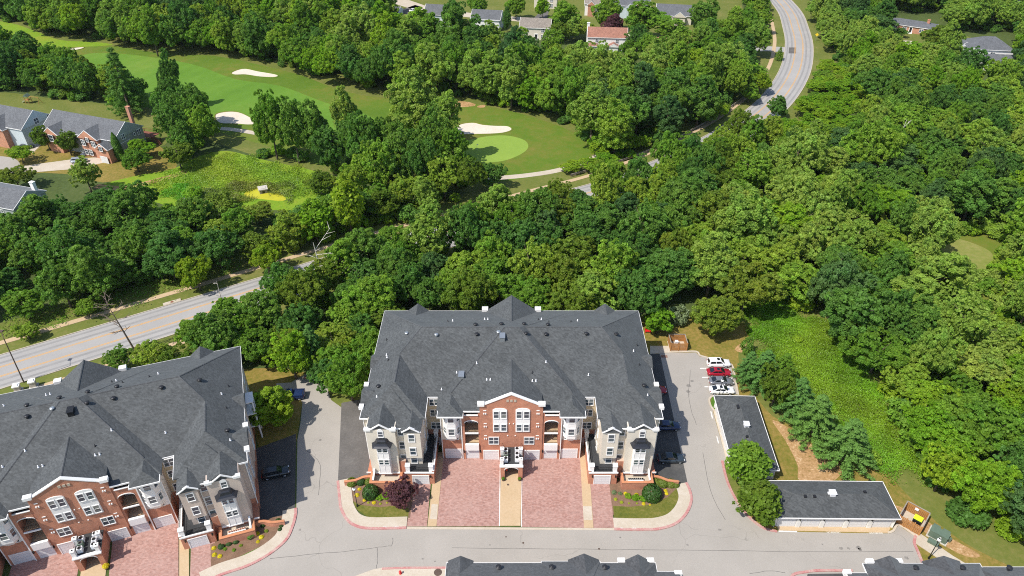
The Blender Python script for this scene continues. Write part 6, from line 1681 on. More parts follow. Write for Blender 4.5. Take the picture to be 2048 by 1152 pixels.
M['leaf_vine'] = leaf_mat('vine leaves', [(0.0, (0.15, 0.29, 0.013)), (1.0, (0.15, 0.29, 0.013))], 0.3)
M['leaf_meadow'] = leaf_mat('meadow blades', [(0.0, (0.2, 0.3, 0.018)), (1.0, (0.2, 0.3, 0.018))], 0.3)
M['leaf_reed'] = leaf_mat('reeds', [(0.0, (0.15, 0.19, 0.03)), (1.0, (0.15, 0.19, 0.03))], 0.25)
M['leaf_marsh'] = leaf_mat('marsh grass', [(0.0, (0.11, 0.32, 0.012)), (1.0, (0.11, 0.32, 0.012))], 0.3)
ground_cover('vine_cover', VINE, 46000, 'leaf_vine', lumpy(0.9, 0.4), (0.08, 0.17), 3, 0.6)
ground_cover('long_grass', [(300, 366), (345, 345), (400, 318), (455, 306), (520, 322), (600, 340), (660, 356), (720, 378), (690, 398), (590, 390), (575, 380), (480, 374), (400, 378), (330, 385), (290, 385)], 9000, 'leaf_meadow', lumpy(0.35, 0.35), (0.12, 0.26), 4, 0.6)
ground_cover('reed_bed', [(400, 386), (470, 372), (500, 366), (560, 368), (590, 385), (578, 410), (565, 402), (565, 385), (535, 375), (500, 380), (480, 395), (490, 404), (440, 425), (400, 415)], 16000, 'leaf_reed', lumpy(1.2, 0.5), (0.12, 0.26), 5, 0.9)
ground_cover('marsh_grass', [(325, 385), (350, 370), (380, 372), (395, 385), (370, 400), (335, 402)], 14000, 'leaf_marsh', lumpy(0.8, 0.6), (0.12, 0.25), 6, 1.0)
ground_cover('roadside_scrub', [(0, 640), (90, 600), (180, 575), (280, 560), (400, 535), (480, 515), (540, 500), (520, 522), (420, 556), (330, 590), (200, 622), (60, 660), (0, 676)], 2600, 'leaf_mid', lumpy(0.8, 0.5), (0.14, 0.26), 8, 0.8)

# ---------------- planting beds of the two islands
def shrub(px, py, dia, kind, mat, label, cat='shrub', hf=1.0, group=None):
    x, y = P(px, py)
    d = dia * (y * _c + CAM_H * _s) / CAM_F
    r0, h0 = SIZE[kind]
    return tree(kind, x, y, d / 2, d / 2 * hf * h0 / r0, mat, label, cat, group)
shrub(742, 990, 34, 'ball', 'hedge', 'big dark clipped ball shrub in the bed left of the middle drives', hf=1.15)
shrub(1303, 993, 40, 'ball', 'hedge', 'big dark clipped ball shrub in the bed right of the middle drives', hf=1.15)
for i, (x, y, d) in enumerate(((704, 967, 22), (722, 965, 20), (738, 966, 18))): shrub(x, y, d, 'ball', 'hedge_light' if i != 1 else 'hedge', ('left', 'middle', 'right')[i] + ' shrub of three along the wall behind the lamp in the left bed', hf=0.9)
for i, (x, y, d) in enumerate(((1312, 966, 22), (1326, 968, 24), (1341, 969, 22), (1351, 971, 16))): shrub(x, y, d, 'ball', 'hedge_light', ('first', 'second', 'third', 'last')[i] + ' from the left in the light green hedge behind the right clipped ball', hf=0.8)
FL = 'yellow flowering mounds in the planting beds'
for i, (x, y, d, m) in enumerate(((719, 979, 8, 'flower_yellow'), (714, 991, 10, 'flower_yellow'), (729, 1001, 8, 'flower_yellow'), (737, 1006, 6, 'flower_lime'), (748, 1006, 9, 'flower_yellow'), (761, 1008, 6, 'flower_lime'), (774, 1006, 5, 'flower_lime'))):
    shrub(x, y, d, 'flower', m, 'yellow mound in the lamp post bed, number %s along the row from the lamp' % ('one', 'two', 'three', 'four', 'five', 'six', 'seven')[i], 'flower', 0.8, FL)
for i, (x, y, d, m) in enumerate(((1251, 988, 9, 'flower_yellow'), (1273, 990, 9, 'flower_yellow'), (1331, 982, 8, 'flower_yellow'), (1333, 988, 8, 'flower_yellow'), (1231, 999, 8, 'flower_lime'), (1243, 1005, 8, 'flower_lime'), (1258, 1007, 5, 'flower_lime'), (1274, 1007, 5, 'flower_lime'), (1287, 1008, 8, 'flower_yellow'), (1300, 1010, 5, 'flower_yellow'))):
    shrub(x, y, d, 'flower', m, ('yellow mound left of the patio wall centre', 'yellow mound right of the patio wall centre', 'upper of two yellow mounds right of the clipped ball', 'lower of two yellow mounds right of the clipped ball', 'lime mound at the left corner of the right bed', 'lime mound at the lower left of the right bed',
          'small lime tuft at the front of the right bed', 'smaller lime tuft before the low green shrubs', 'yellow mound below the low green shrubs', 'tiny yellow mound below the clipped ball')[i], 'flower', 0.8, FL)
for i, (x, y, d) in enumerate(((759, 997, 18), (771, 995, 20), (780, 994, 16), (1228, 986, 12), (1240, 988, 10), (1256, 994, 16), (1271, 997, 18), (1286, 999, 18))):
    shrub(x, y, d, 'bush', 'leaf_bright' if i > 4 or i < 3 else 'leaf_grey', ('low green shrub right of the left clipped ball', 'low green shrub second from the left clipped ball', 'low green shrub next to the purple tree', 'grey green shrub at the left wall end of the right bed', 'small grey shrub under the patio wall of the right bed',
          'low green shrub left of three under the patio wall', 'low green shrub middle of three under the patio wall', 'low green shrub beside the right clipped ball')[i], hf=0.7)
for i, (x, y, d) in enumerate(((443, 1094, 14), (458, 1088, 13), (472, 1084, 13), (526, 1051, 12), (540, 1048, 12), (557, 1043, 12), (563, 1053, 9), (560, 1060, 9))):
    shrub(x, y, d, 'ball', 'hedge', ('lowest', 'second lowest', 'third lowest', 'fourth', 'fifth', 'uppermost', 'upper kerbside', 'lower kerbside')[i] + ' clipped green ball in the bed before the left building', hf=0.85)
for i, (x, y, d) in enumerate(((428, 1097, 10), (429, 1110, 10), (440, 1113, 10), (515, 1068, 10), (523, 1075, 11), (516, 1084, 8))):
    shrub(x, y, d, 'flower', 'flower_yellow', ('top yellow mound at the drive corner of the left bed', 'middle yellow mound at the drive corner of the left bed', 'lowest yellow mound at the drive corner of the left bed', 'upper yellow mound near the middle of the left bed', 'largest yellow mound near the middle of the left bed', 'lowest yellow mound near the middle of the left bed')[i], 'flower', 0.8, FL)
shrub(502, 1072, 24, 'bush', 'leaf_dark', 'dark spreading shrub beside the patio wall of the left building', hf=0.8)
shrub(512, 1052, 12, 'bush', 'leaf_bright', 'small bright shrub at the patio corner of the left building', hf=0.9)
for i, (x, y, d) in enumerate(((450, 1099, 9), (468, 1101, 9), (482, 1092, 8), (533, 1063, 9))):
    shrub(x, y, d, 'bush', 'leaf_mid', ('first', 'second', 'third', 'fourth')[i] + ' small green tuft from the drive in the left bed', hf=0.7)
# ================================================================== vehicles
def paint(name, col, rough=0.25, metal=0.0):
    m, nt, b = new_mat(name)
    b.inputs['Base Color'].default_value = (*col, 1)
    b.inputs['Roughness'].default_value = rough; b.inputs['Metallic'].default_value = metal
    b.inputs['Coat Weight'].default_value = 0.6; b.inputs['Coat Roughness'].default_value = 0.06
    return m
M['p_white'] = paint('white car paint', (0.78, 0.78, 0.78)); M['p_red'] = paint('deep red car paint', (0.3, 0.006, 0.018)); M['p_grey'] = paint('silver grey car paint', (0.3, 0.3, 0.31), 0.3, 0.6)
M['p_dark'] = paint('dark blue grey car paint', (0.03, 0.042, 0.055)); M['p_black'] = paint('black car paint', (0.01, 0.012, 0.016)); M['p_blue'] = paint('dark blue car paint', (0.015, 0.03, 0.09)); M['p_silver'] = paint('silver car paint', (0.5, 0.54, 0.6), 0.3, 0.5)
M['lamp_red'] = plain('tail lamp red', (0.35, 0.01, 0.01), 0.2); M['lamp_clear'] = plain('head lamp clear', (0.6, 0.62, 0.65), 0.1)
_wheel = {}
def wheel_meshes():
    if not _wheel:
        t = MB(); n = 16
        prof = ((0.33, -0.1), (0.335, -0.06), (0.335, 0.06), (0.33, 0.1), (0.22, 0.1), (0.22, -0.1))
        for i in range(n):
            pass
        rings = [[(r * math.cos(2 * math.pi * i / n), y, r * math.sin(2 * math.pi * i / n)) for r, y in prof] for i in range(n + 1)]
        t.loft(rings, cap=False)
        r = MB(); r.tube((0, -0.07, 0), (0, 0.07, 0), 0.22, 0.22, n)
        for k in range(5):
            a = 2 * math.pi * k / 5
            r.tube((0, 0.085, 0), (0.2 * math.cos(a), 0.085, 0.2 * math.sin(a)), 0.035, 0.03, 4); r.tube((0, -0.085, 0), (0.2 * math.cos(a), -0.085, 0.2 * math.sin(a)), 0.035, 0.03, 4)
        _wheel['t'] = t.mesh('tyre', M['rubber'], True); _wheel['r'] = r.mesh('rim', M['grey_metal'])
    return _wheel['t'], _wheel['r']
def car(kind, label, px, py, heading, mat, cat='car', name='parked_car', sunroof=False, group=None, s=1.0):
    x, y = P(px, py)
    root = thing(name, label, cat, (x, y, 0.035), heading, group)
    root.scale = (s, s, s)
    sedan = kind == 'sedan'
    L = dict(sedan=4.85, suv=4.75, pickup=5.7)[kind] / 2
    W = dict(sedan=0.92, suv=0.95, pickup=1.0)[kind]
    zt = dict(sedan=0.0, suv=0.12, pickup=0.16)[kind]
    st = [(-L, .74, .46, .80 + zt), (-L + .08, .86, .36, .93 + zt), (-L + .5, .96, .27, 1.0 + zt), (-L + 1.2, 1.0, .25, 1.0 + zt), (-.3, 1.0, .24, .97 + zt), (L - 1.6, 1.0, .24, .96 + zt), (L - 1.0, .98, .25, .9 + zt), (L - .4, .92, .28, .82 + zt), (L - .1, .82, .35, .7 + zt), (L, .68, .42, .6 + zt)]
    ring = lambda X, w, a, b: [(X, -w * W * .9, a), (X, -w * W, a + .12), (X, -w * W * 1.0, (a + b) / 2 + .05), (X, -w * W * .93, b - .04), (X, -w * W * .82, b), (X, w * W * .82, b), (X, w * W * .93, b - .04), (X, w * W, (a + b) / 2 + .05), (X, w * W, a + .12), (X, w * W * .9, a)]
    mb = MB(); mb.loft([ring(*q) for q in st])
    body = mb.build('body', M[mat], root, smooth=True)
    zb, zr = .95 + zt, (1.44 if sedan else 1.68 if kind == 'suv' else 1.75)
    xb0, xb1, xr0, xr1 = dict(sedan=(-1.95, 1.1, -1.0, 0.22), suv=(-2.28, 1.1, -1.95, 0.3), pickup=(-0.75, 1.35, -0.55, 0.6))[kind]
    wb, wr = .84 * W, .66 * W
    cabv = lambda f: [(xb0 + (xr0 - xb0) * f, -wb + (wb - wr) * f), (xb1 + (xr1 - xb1) * f, -wb + (wb - wr) * f), (xb1 + (xr1 - xb1) * f, wb - (wb - wr) * f), (xb0 + (xr0 - xb0) * f, wb - (wb - wr) * f)]
    g = MB()
    rings = []
    for f, z in ((0, zb - .06), (0.05, zb), (0.92, zr - .05), (1.0, zr)):
        rings.append([(p[0], p[1], z) for p in cabv(f)])
    c4 = cabv(1.0); cxm = sum(p[0] for p in c4) / 4
    rings.append([(cxm + (p[0] - cxm) * .8, p[1] * .8, zr + .03) for p in c4])
    g.loft(rings); g.build('cabin', M[mat], root)
    def pane(a, b, f0=.12, f1=.86, t0=.07, t1=.93, nm='side_window'):
        """glass panel standing 12 mm proud of the cabin side between its lower corners a and b"""
        A, B = cabv(f0), cabv(f1); z0 = zb + (zr - zb) * f0; z1 = zb + (zr - zb) * f1
        pa, pb, qa, qb = Vector((*A[a], z0)), Vector((*A[b], z0)), Vector((*B[a], z1)), Vector((*B[b], z1))
        p = [pa.lerp(pb, t0), pa.lerp(pb, t1), qa.lerp(qb, t1), qa.lerp(qb, t0)]
        n = (p[1] - p[0]).cross(p[3] - p[0]).normalized()
        if n.dot(Vector(((pa.x + pb.x) / 2 - cxm, (pa.y + pb.y) / 2, 0.3))) < 0: n = -n
        m = MB(); o1 = [v - n * 0.01 for v in p]; o2 = [v + n * 0.014 for v in p]
        m.loft([o1, o2]); m.build(nm, M['car_glass'], root)
    pane(1, 2, .04, .93, .06, .94, 'windscreen'); pane(3, 0, .1, .9, .08, .92, 'rear_window')
    for a, b in ((0, 1), (3, 2)):
        pane(a, b, .14, .84, .10, .47); pane(a, b, .14, .84, .51, .9)
    if kind == 'pickup':
        bd = MB(); bd.box(-L + .15, -0.85, -.78, .78, 1.12, 1.14); bd.build('load_bed', M['rubber'], root)
        rl = MB(); rl.box(-L + .05, -0.8, -W * .98, -W * .8, 1.0, 1.35); rl.box(-L + .05, -0.8, W * .8, W * .98, 1.0, 1.35); rl.box(-L + .03, -L + .15, -W * .98, W * .98, 1.0, 1.35); rl.build('bed_side', M[mat], root)
    if sunroof:
        sr = MB(); sr.box(xr1 - .75, xr1 - .2, -.38, .38, zr + .0, zr + .036); sr.build('sunroof', M['car_glass'], root)
    tm, rm = wheel_meshes()
    for sx in (-L + .9, L - .95):
        for sy in (-1, 1):
            w = link('wheel', tm, root, (sx, sy * (W - .1), .33)); link('rim', rm, w)
    for sy in (-1, 1):
        h = MB(); h.box(L - .42, L - .1, sy * W * .5, sy * W * .8, .66 + zt, .76 + zt); h.build('headlight', M['lamp_clear'], root)
        t = MB(); t.box(-L - .01, -L + .25, sy * W * .5, sy * W * .84, .74 + zt, .88 + zt); t.build('tail_light', M['lamp_red'], root)
        m = MB(); m.box(xb1 - .55, xb1 - .35, sy * W * .95, sy * W * 1.12, zb, zb + .14); m.build('mirror', M[mat], root)
    bp = MB(); bp.box(L - .06, L + .015, -.3, .3, .4, .52); bp.box(-L - .015, -L + .05, -.28, .28, .5, .62); bp.build('number_plate', M['stucco'], root)
    return root
PK = 'cars parked in the stalls by the garage row'
car('suv', 'white SUV with a dark sunroof, topmost car in the stalls by the garage row', 1436, 731, 0.02, 'p_white', 'car', sunroof=True, group=PK)
car('sedan', 'deep red sedan parked directly below the white SUV', 1437, 749, -0.02, 'p_red', sunroof=True, group=PK)
car('sedan', 'silver grey sedan parked between the red sedan and the white sedan', 1441, 767, 0.0, 'p_grey', group=PK)
car('sedan', 'white sedan parked against the end of the long garage row', 1442.5, 784.5, -0.02, 'p_white', sunroof=True, group=PK)
car('sedan', 'dark grey sedan on the shaded bay at the right front corner of the middle building', 1341, 921, 0.03, 'p_dark')
car('sedan', 'dark blue car in shadow beside the right wall of the middle building', 1334, 856, 0.02, 'p_blue')
car('sedan', 'red car half hidden behind the right side wall of the middle building', 1308, 784, 0.0, 'p_red')
car('suv', 'black SUV on the shaded asphalt bay beside the left building', 553, 950, LB_R - 0.05, 'p_black', 'car')
car('pickup', 'dark blue pickup truck reversed into the stall at the head of the left drive', 581, 795, math.pi + 0.05, 'p_blue', 'pickup truck', 'pickup_truck')
car('suv', 'silver blue SUV on the pale concrete driveway of the townhouse', 160, 325, 0.25, 'p_silver')
car('sedan', 'black car on the short driveway near the left edge', 52, 297, 0.3, 'p_black')
car('sedan', 'white car on the dark driveway at the very top of the picture', 827, 23, 0.9, 'p_white')
car('sedan', 'red car at the top edge left of the white car', 703, 3, 0.2, 'p_red')

# ================================================================== lamps, stores, boxes
def garden_lamp(label, px, py, h=4.6):
    x, y = P(px, py)
    t = thing('street_lamp', label, 'street lamp', (x, y, 0))
    p = MB(); p.tube((0, 0, 0), (0, 0, 0.5), 0.16, 0.13, 10); p.tube((0, 0, 0.5), (0, 0, h - 0.5), 0.075, 0.055, 8); p.tube((0, 0, h - 0.55), (0, 0, h - 0.4), 0.17, 0.2, 10)
    p.build('post', M['black'], t)
    g = MB(); g.ball((0, 0, h - 0.12), 0.3, 12, 7, 0.95); g.build('lamp_globe', M['bulb'], t, smooth=True)
    c = MB(); c.tube((0, 0, h + 0.14), (0, 0, h + 0.24), 0.16, 0.04, 10); c.build('finial', M['black'], t)
    return t
garden_lamp('black post lamp with white globe in the planting bed left of the purple tree', 715, 1013)
garden_lamp('black post lamp with white globe standing by the walk in the lower right corner', 1857, 1117, 4.9)
garden_lamp('black post lamp rising before the white sedan by the garage row', 1437, 796, 4.7)
x, y = P(48, 765)
t = thing('street_lamp', 'tall slender brown road lamp on the grass beside two white capped pillars', 'street lamp', (x, y, 0))
p = MB(); p.tube((0, 0, 0), (0.4, 0.3, 11.2), 0.13, 0.08, 8); p.build('post', M['manhole'], t)
p = MB(); p.tube((0.4, 0.3, 11.2), (-0.7, 1.8, 11.6), 0.05, 0.05, 6); p.build('arm', M['manhole'], t)
p = MB(); p.box(-1.1, -0.5, 1.6, 2.3, 11.5, 11.7); p.build('lamp_head', M['manhole'], t)
for i, (px, py) in enumerate(((38, 783), (69, 774))):
    x, y = P(px, py)
    t = thing('gate_pillar', ('left', 'right')[i] + ' of two stone pillars with white caps at the road behind the left building', 'pillar', (x, y, 0), LB_R)
    q = MB(); q.box(-0.5, 0.5, -0.5, 0.5, 0, 1.5); q.box(-0.75, 0.75, -0.75, 0.75, 0, 0.35); q.build('shaft', M['rock'], t)
    q = MB(); q.box(-0.62, 0.62, -0.62, 0.62, 1.5, 1.75); q.box(-0.4, 0.4, -0.4, 0.4, 1.75, 1.9); q.build('cap', M['white'], t)

def bin_store(label, c, rz, w, d, h, gates):
    t = thing('bin_store', label, 'enclosure', (c[0], c[1], 0), rz)
    MB().box(-w / 2 - .1, w / 2 + .1, -d / 2 - .1, d / 2 + .1, 0, 0.06).build('floor_slab', M['concrete'], t)
    n = int(w / 0.24); m = int(d / 0.24)
    pl = MB().box(-0.108, 0.108, -0.02, 0.02, 0.08, h).mesh('plank', M['wood'])
    for k in range(n):
        xx = -w / 2 + w * (k + .5) / n
        link('plank', pl, t, (xx, d / 2, 0)); link('plank', pl, t, (xx, -d / 2, random.uniform(-.02, .02)))
    for k in range(m):
        yy = -d / 2 + d * (k + .5) / m
        link('plank', pl, t, (-w / 2, yy, 0), math.pi / 2); link('plank', pl, t, (w / 2, yy, 0), math.pi / 2)
    r = MB()
    r.box(-w / 2 - .06, w / 2 + .06, d / 2 - .08, d / 2 + .08, h, h + .06); r.box(-w / 2 - .08, -w / 2 + .08, -d / 2, d / 2, h, h + .06); r.box(w / 2 - .08, w / 2 + .08, -d / 2, d / 2, h, h + .06)
    r.build('top_rail', M['grey_wood'], t)
    for g in [-w / 2] + gates + [w / 2]:
        MB().box(g - .08, g + .08, -d / 2 - .1, -d / 2 + .08, 0, h + .12).build('gate_post', M['wood'], t)
    return t
c1 = P(1355, 696)
bin_store('square timber bin store on the lawn at the top of the right parking bay', (c1[0], c1[1] + 0.6), 0.0, 3.4, 3.0, 2.0, [0.0])
x, y = P(1352, 690); q = thing('wheelie_bin', 'white bin inside the square timber store beyond the parking bay', 'bin', (x, y, 0.06)); MB().box(-.3, .3, -.3, .3, 0, .95).box(-.34, .34, -.34, .34, .95, 1.05).build('body', M['stucco'], q)
ca = P(1792, 1046); cb = P(1837, 1071)
ang = math.atan2(cb[1] - ca[1], cb[0] - ca[0]); w = math.hypot(cb[0] - ca[0], cb[1] - ca[1]); dd = 3.6
cc = ((ca[0] + cb[0]) / 2 - math.sin(ang) * dd / 2, (ca[1] + cb[1]) / 2 + math.cos(ang) * dd / 2)
bin_store('long timber bin store with three gates beside the front garage row', cc, ang, w, dd, 2.1, [-w / 6, w / 6])
def loc2(u, v): return (cc[0] + math.cos(ang) * u - math.sin(ang) * v, cc[1] + math.sin(ang) * u + math.cos(ang) * v)
x, y = loc2(w / 2 - 1.1, 0.2)
t = thing('rubbish_skip', 'lime green lidded skip in the right end of the long timber store', 'skip', (x, y, 0.06), ang)
MB().loft([[(-.55, -.5, .1), (.55, -.5, .1), (.55, .5, .1), (-.55, .5, .1)], [(-.62, -.6, 1.1), (.62, -.6, 1.1), (.62, .6, 1.1), (-.62, .6, 1.1)]]).build('body', M['black'], t)
MB().loft([[(-.64, -.3, 1.12), (.64, -.3, 1.12), (.64, .62, 1.3), (-.64, .62, 1.3)], [(-.64, -.3, 1.17), (.64, -.3, 1.17), (.64, .62, 1.36), (-.64, .62, 1.36)]]).build('lid', M['lime'], t)
x, y = loc2(-0.1, 1.72)
q = thing('notice_board', 'white notice fixed to the back fence of the long timber store', 'sign', (x, y, 0), ang); MB().box(-.28, .28, -.12, -.06, 1.35, 1.85).build('board', M['stucco'], q)
# transformer and small cabinets
x, y = P(1876, 1072)
t = thing('transformer', 'big dark green transformer cabinet on a pad beside the lamp in the lower right', 'utility box', (x, y, 0), ang)
MB().box(-1.5, 1.5, -1.3, 1.3, 0, 0.15).build('pad', M['rock'], t); MB().box(-1.3, 1.3, -1.1, 0.2, 0.15, 1.5).box(-1.25, -0.2, 0.2, 1.0, 0.15, 1.2).box(0.2, 1.25, 0.2, 1.0, 0.15, 1.2).build('cabinet', M['green_box'], t)
MB().box(-1.35, 1.35, -1.15, 0.25, 1.5, 1.57).build('lid', M['green_box'], t); MB().box(0.25, 0.5, -1.12, -1.1, 0.9, 1.1).build('label_plate', M['stucco'], t)
x, y = P(1865, 1087); t = thing('utility_box', 'low flat green utility box between transformer and walk', 'utility box', (x, y, 0), ang); MB().box(-.75, .75, -.4, .4, 0, .5).build('cabinet', M['green_box'], t); MB().box(-.8, .8, -.45, .45, .5, .56).build('lid', M['green_box'], t)
x, y = P(1896, 1082); t = thing('utility_box', 'small slim green pedestal right of the transformer', 'utility box', (x, y, 0), 0.9); MB().box(-.2, .2, -.3, .3, 0, .75).build('cabinet', M['green_box'], t); MB().box(-.23, .23, -.33, .33, .75, .8).build('lid', M['green_box'], t)
# condensers on the two porch decks
def condenser_mesh():
    b = MB(); b.box(-.36, .36, -.36, .36, 0, .8)
    f = MB(); f.tube((0, 0, .8), (0, 0, .86), .31, .31, 14)
    g = MB(); g.tube((0, 0, .861), (0, 0, .88), .24, .24, 12)
    for k in range(6):
        a = k * math.pi / 3; g.box(-.02, .02, -.02, .02, .86, .89); g.tube((.05 * math.cos(a), .05 * math.sin(a), .89), (.27 * math.cos(a), .27 * math.sin(a), .89), .012, .012, 4)
    return b.mesh('casing', M['stucco']), b.mesh('casing', M['green_box']), f.mesh('fan_ring', M['grey_metal']), g.mesh('fan_grille', M['black'])
cm = condenser_mesh()
for bi, (org, rz, where) in enumerate((((-0.1, 86.0), 0.0, 'middle building'), (LB_O, LB_R, 'left building'))):
    for i, (dx, dy) in enumerate(((-0.95, -3.1), (-0.95, -2.15), (-0.95, -1.2), (0.95, -3.0), (0.95, -2.1), (0.95, -1.0))):
        c, s_ = math.cos(rz), math.sin(rz)
        side = 'left' if dx < 0 else 'right'; row = ('front', 'middle', 'back')[i % 3]
        t = thing('air_conditioner', '%s condenser of the %s row on the porch deck of the %s' % (row, side, where), 'air conditioner', (org[0] + c * dx - s_ * dy, org[1] + s_ * dx + c * dy, 3.2), rz, 'condensers on the porch decks')
        link('casing', cm[1] if i == 1 else cm[0], t); link('fan_ring', cm[2], t); link('fan_grille', cm[3], t)
# red call box at the porch, planters
c, s_ = 1, 0
t = thing('call_box', 'red box on the left pier inside the arched porch of the middle building', 'box', (-1.35, 82.05, 0)); MB().box(.28, .55, .35, .6, 1.2, 1.9).build('body', M['red'], t)
for sx, nm in ((-1.3, 'left'), (1.5, 'right')):
    t = thing('planter', '%s dark flower tub before the arched porch of the middle building' % nm, 'planter', (sx - 0.2, 81.3, 0.09))
    MB().tube((0, 0, 0), (0, 0, .45), .22, .3, 12).build('tub', M['manhole'], t)
    cr_ = link('foliage', CROWN['flower', 0], t, (0, 0, .42)); cr_.scale = (.3, .3, .3); cr_.material_slots[0].link = 'OBJECT'; cr_.material_slots[0].material = M['leaf_mid']
x, y = LB(1.9, -5.0)
t = thing('planter', 'tub of yellow flowers before the porch of the left building', 'planter', (x, y, 0.09)); MB().tube((0, 0, 0), (0, 0, .5), .28, .36, 12).build('tub', M['manhole'], t)
cr_ = link('foliage', CROWN['flower', 0], t, (0, 0, .45)); cr_.scale = (.5, .5, .5); cr_.material_slots[0].link = 'OBJECT'; cr_.material_slots[0].material = M['flower_yellow']
# furniture on the terraces and patios
def patio_set(label, x, y, z, rz, mat):
    t = thing('patio_set', label, 'patio furniture', (x, y, z), rz)
    b = MB(); b.box(-1.3, 1.3, -.3, .3, .38, .46); [b.box(sx - .04, sx + .04, sy - .04, sy + .04, 0, .38) for sx in (-1.2, 0, 1.2) for sy in (-.25, .25)]; b.build('bench', M['white'], t)
    for k in range(8): MB().ball((-1.15 + k * .33, 0, .6), .16, 8, 5).build('flower_pot', M[mat], t)
patio_set('white bench with dark flower pots on the walled patio of the right wing', 21.0, 80.5, 0.9, 0.0, 'leaf_purple')
x, y = LB(21.2, -5.4); patio_set('white bench with pink flower pots on the walled patio of the left building', x, y, 0.9, LB_R, 'brick_pale')

# guard rail beside the walk
gl_ = [tuple(p) for p in offset_line(smooth([(17.5, 193.6), (22, 196.2), (36.6, 205.3), (50, 216.5), (63.4, 229.8), (76, 244), (88.1, 260)], 4, False), 0)]
t = thing('guard_rail', 'long dark timber guard rail along the outer edge of the boulevard walk', 'guard rail', (0, 0, 0))
r = MB()
for a, b in zip(gl_[:-1], gl_[1:]):
    d = Vector((b[0] - a[0], b[1] - a[1], 0)).normalized(); n = Vector((-d.y, d.x, 0)) * .08
    for z0, z1 in ((.55, .8), (.95, 1.1)):
        r.loft([[(a[0] - n.x, a[1] - n.y, z0), (a[0] + n.x, a[1] + n.y, z0), (a[0] + n.x, a[1] + n.y, z1), (a[0] - n.x, a[1] - n.y, z1)], [(b[0] - n.x, b[1] - n.y, z0), (b[0] + n.x, b[1] + n.y, z0), (b[0] + n.x, b[1] + n.y, z1), (b[0] - n.x, b[1] - n.y, z1)]])
r.build('rail', M['grey_wood'], t)
pm = MB().box(-.1, .1, -.1, .1, 0, 1.15).mesh('post', M['dead_dark'])
for p_ in gl_: link('post', pm, t, (p_[0], p_[1], 0))
# pond duck house, play set, signs, flag, hydrant and ironwork
x, y = P(527, 384)
t = thing('duck_house', 'small square timber duck house standing in the yellow pond', 'duck house', (x, y, 0), 0.4)
MB().box(-1.1, 1.1, -1.1, 1.1, 0, 1.2).build('body', M['grey_wood'], t); MB().box(-1.3, 1.3, -1.3, 1.3, 1.2, 1.4).box(-.8, .8, -.8, .8, 1.4, 1.5).build('roof', M['rock'], t); MB().box(-.35, .35, -1.13, -1.1, .15, .8).build('opening', M['black'], t)
x, y = P(370, 402); t = thing('boulder', 'pale flat rock at the marsh edge below the meadow', 'rock', (x, y, 0)); b = MB(); b.ball((0, 0, .2), 1.4, 9, 5, .35); b.build('stone', M['rock'], t)
x, y = P(68, 207)
t = thing('play_set', 'wooden swing and slide set on the lawn behind the townhouses', 'play set', (x, y, 0), -0.2)
b = MB()
for sx in (-2.6, -1.2):
    for sy in (-.7, .7): b.box(sx - .06, sx + .06, sy - .06, sy + .06, 0, 2.6)
b.box(-2.7, -1.1, -.8, .8, 1.3, 1.4); b.tube((-1.2, 0, 2.5), (2.6, 0, 2.5), .07, .07, 6)
for sy in (-1, 1): b.tube((2.6, 0, 2.5), (2.9, sy, 0), .06, .06, 6)
b.build('frame', M['wood'], t)
MB().loft([[(-2.8, -.9, 2.6), (-1.0, -.9, 2.6), (-1.0, .9, 2.6), (-2.8, .9, 2.6)], [(-2.0, -.9, 3.4), (-1.8, -.9, 3.4), (-1.8, .9, 3.4), (-2.0, .9, 3.4)]]).build('roof', M['green_box'], t)
MB().loft([[(-2.7, -.4, 1.35), (-2.7, .4, 1.35), (-2.7, .4, 1.42), (-2.7, -.4, 1.42)], [(-4.6, -.4, .15), (-4.6, .4, .15), (-4.6, .4, .22), (-4.6, -.4, .22)]]).build('slide', M['stucco'], t)
for sx in (0, 1.3):
    q = MB(); q.box(sx - .25, sx + .25, -.12, .12, .6, .65); q.tube((sx - .22, 0, .62), (sx - .22, 0, 2.5), .015, .015, 4); q.tube((sx + .22, 0, .62), (sx + .22, 0, 2.5), .015, .015, 4); q.build('swing', M['black'], t)
x, y = P(1631, 82)
t = thing('road_sign', 'yellow diamond warning sign on the outside of the upper bend', 'sign', (x, y, 0), -0.4); MB().tube((0, 0, 0), (0, 0, 3.2), .05, .05, 6).build('post', M['grey_metal'], t)
MB().slab_xz([(0, 2.0), (.75, 2.75), (0, 3.5), (-.75, 2.75)], -.04, 0.0).build('board', M['yellow'], t)
x, y = P(954, 301)
t = thing('golf_flag', 'white flag on its stick in the putting green', 'flag', (x, y, 0)); MB().tube((0, 0, 0), (0, 0, 2.3), .025, .025, 6).build('stick', M['bulb'], t); MB().slab_xz([(0, 1.75), (.55, 1.95), (0, 2.3)], -.01, .01).build('cloth', M['stucco'], t)
x, y = P(801, 1148)
t = thing('fire_hydrant', 'red fire hydrant on the pavement at the lower edge', 'hydrant', (x, y, 0.1))
b = MB(); b.tube((0, 0, 0), (0, 0, .08), .2, .2, 10); b.tube((0, 0, .08), (0, 0, .6), .13, .13, 10); b.ball((0, 0, .62), .15, 10, 6); b.tube((-.25, 0, .42), (.25, 0, .42), .07, .07, 8); b.tube((0, -.22, .36), (0, 0, .36), .09, .09, 8); b.build('body', M['red'], t)
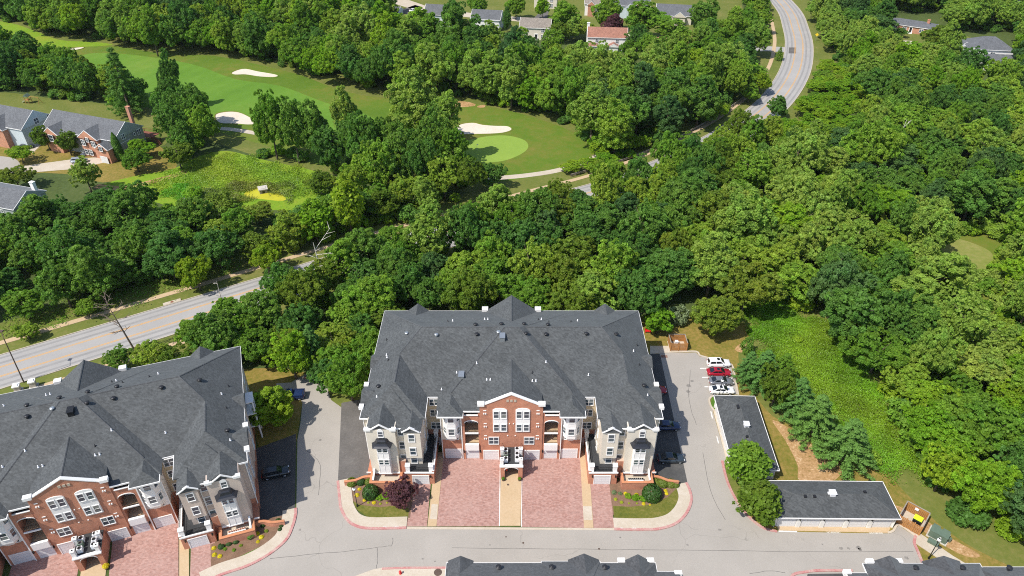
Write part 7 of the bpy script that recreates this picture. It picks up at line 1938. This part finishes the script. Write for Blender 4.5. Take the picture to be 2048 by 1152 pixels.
for i, (px, py, rr, lab) in enumerate(((876, 1145.5, .62, 'large rusty round cover in the pavement at the lower edge'), (1046.5, 1086, .16, 'small rust red valve cover in the middle of the front drive'), (1012, 1074, .12, 'small dark valve cover before the porch walk'), (1198, 1098, .16, 'small black valve cover in the drive above the lower roof'),
                                       (1016, 970, .2, 'round dark drain in the tan walk before the porch'))):
    x, y = P(px, py); zz = {0: .11, 4: .1}.get(i, .034)
    t = thing('manhole_cover', lab, 'manhole cover', (x, y, zz)); MB().tube((0, 0, 0), (0, 0, .012), rr, rr, 16).build('plate', M['manhole'], t); MB().tube((0, 0, .012), (0, 0, .016), rr * .8, rr * .8, 16).build('rim', M['manhole'], t)
for i, (px, py, w_, d_, lab, mt) in enumerate(((1329, 713, 1.3, .8, 'dark red drain grate at the shaded top corner of the right bay', 'wood_dark'), (616, 756, 1.5, .7, 'dark red drain grate at the head of the left drive', 'wood_dark'))):
    x, y = P(px, py); t = thing('drain_grate', lab, 'drain', (x, y, .04)); b = MB()
    for k in range(8): b.box(-w_ / 2 + k * w_ / 8, -w_ / 2 + (k + .6) * w_ / 8, -d_ / 2, d_ / 2, 0, .03)
    b.build('bar', M[mt], t)
for i, (px, py, lab) in enumerate(((345, 607, 'concrete drain inlet in the far kerb left of the yellow green street tree'), (1495, 232, 'concrete drain inlet in the kerb of the upper bend, upper one'), (1445, 262, 'concrete drain inlet in the kerb of the upper bend, lower one'))):
    x, y = P(px, py); t = thing('drain_inlet', lab, 'drain', (x, y, 0), 0.52 if i == 0 else 0.8)
    MB().box(-1.9, 1.9, -.1, .9, 0.02, .22).build('slab', M['concrete'], t); MB().box(-1.2, 1.2, -.16, -.1, .03, .14).build('slot', M['black'], t); MB().tube((0, .4, .22), (0, .4, .24), .35, .35, 12).build('cover', M['wood_dark'], t)
x, y = P(1296, 665); t = thing('bench', 'red garden bench by the right rear corner of the middle building', 'bench', (x, y, 0)); MB().box(-.7, .7, -.25, .25, .4, .47).build('seat', M['red'], t); MB().box(-.7, .7, .2, .27, .47, .9).build('backrest', M['red'], t)
for sx in (-.6, .6): MB().box(sx - .04, sx + .04, -.22, .22, 0, .4).build('leg', M['red'], t)
x, y = P(71, 285); t = thing('wheelie_bin', 'blue bin beside the short driveway near the left edge', 'bin', (x, y, 0)); MB().box(-.4, .4, -.4, .4, 0, 1.1).box(-.44, .44, -.44, .44, 1.1, 1.18).build('body', M['blue'], t)
# ================================================================== a trace of summer haze
hm = bpy.data.materials.new('haze'); hm.use_nodes = True
_n = hm.node_tree
for q in list(_n.nodes): _n.nodes.remove(q)
_o = _n.nodes.new('ShaderNodeOutputMaterial'); _v = _n.nodes.new('ShaderNodeVolumePrincipled')
_v.inputs['Color'].default_value = (0.86, 0.92, 1.0, 1); _v.inputs['Density'].default_value = 0.00003; _v.inputs['Anisotropy'].default_value = 0.2
_n.links.new(_v.outputs[0], _o.inputs['Volume'])
hz = MB().box(-1490, 1490, -590, 2590, -1.0, 104.0).build('haze', hm); hz['kind'] = 'stuff'
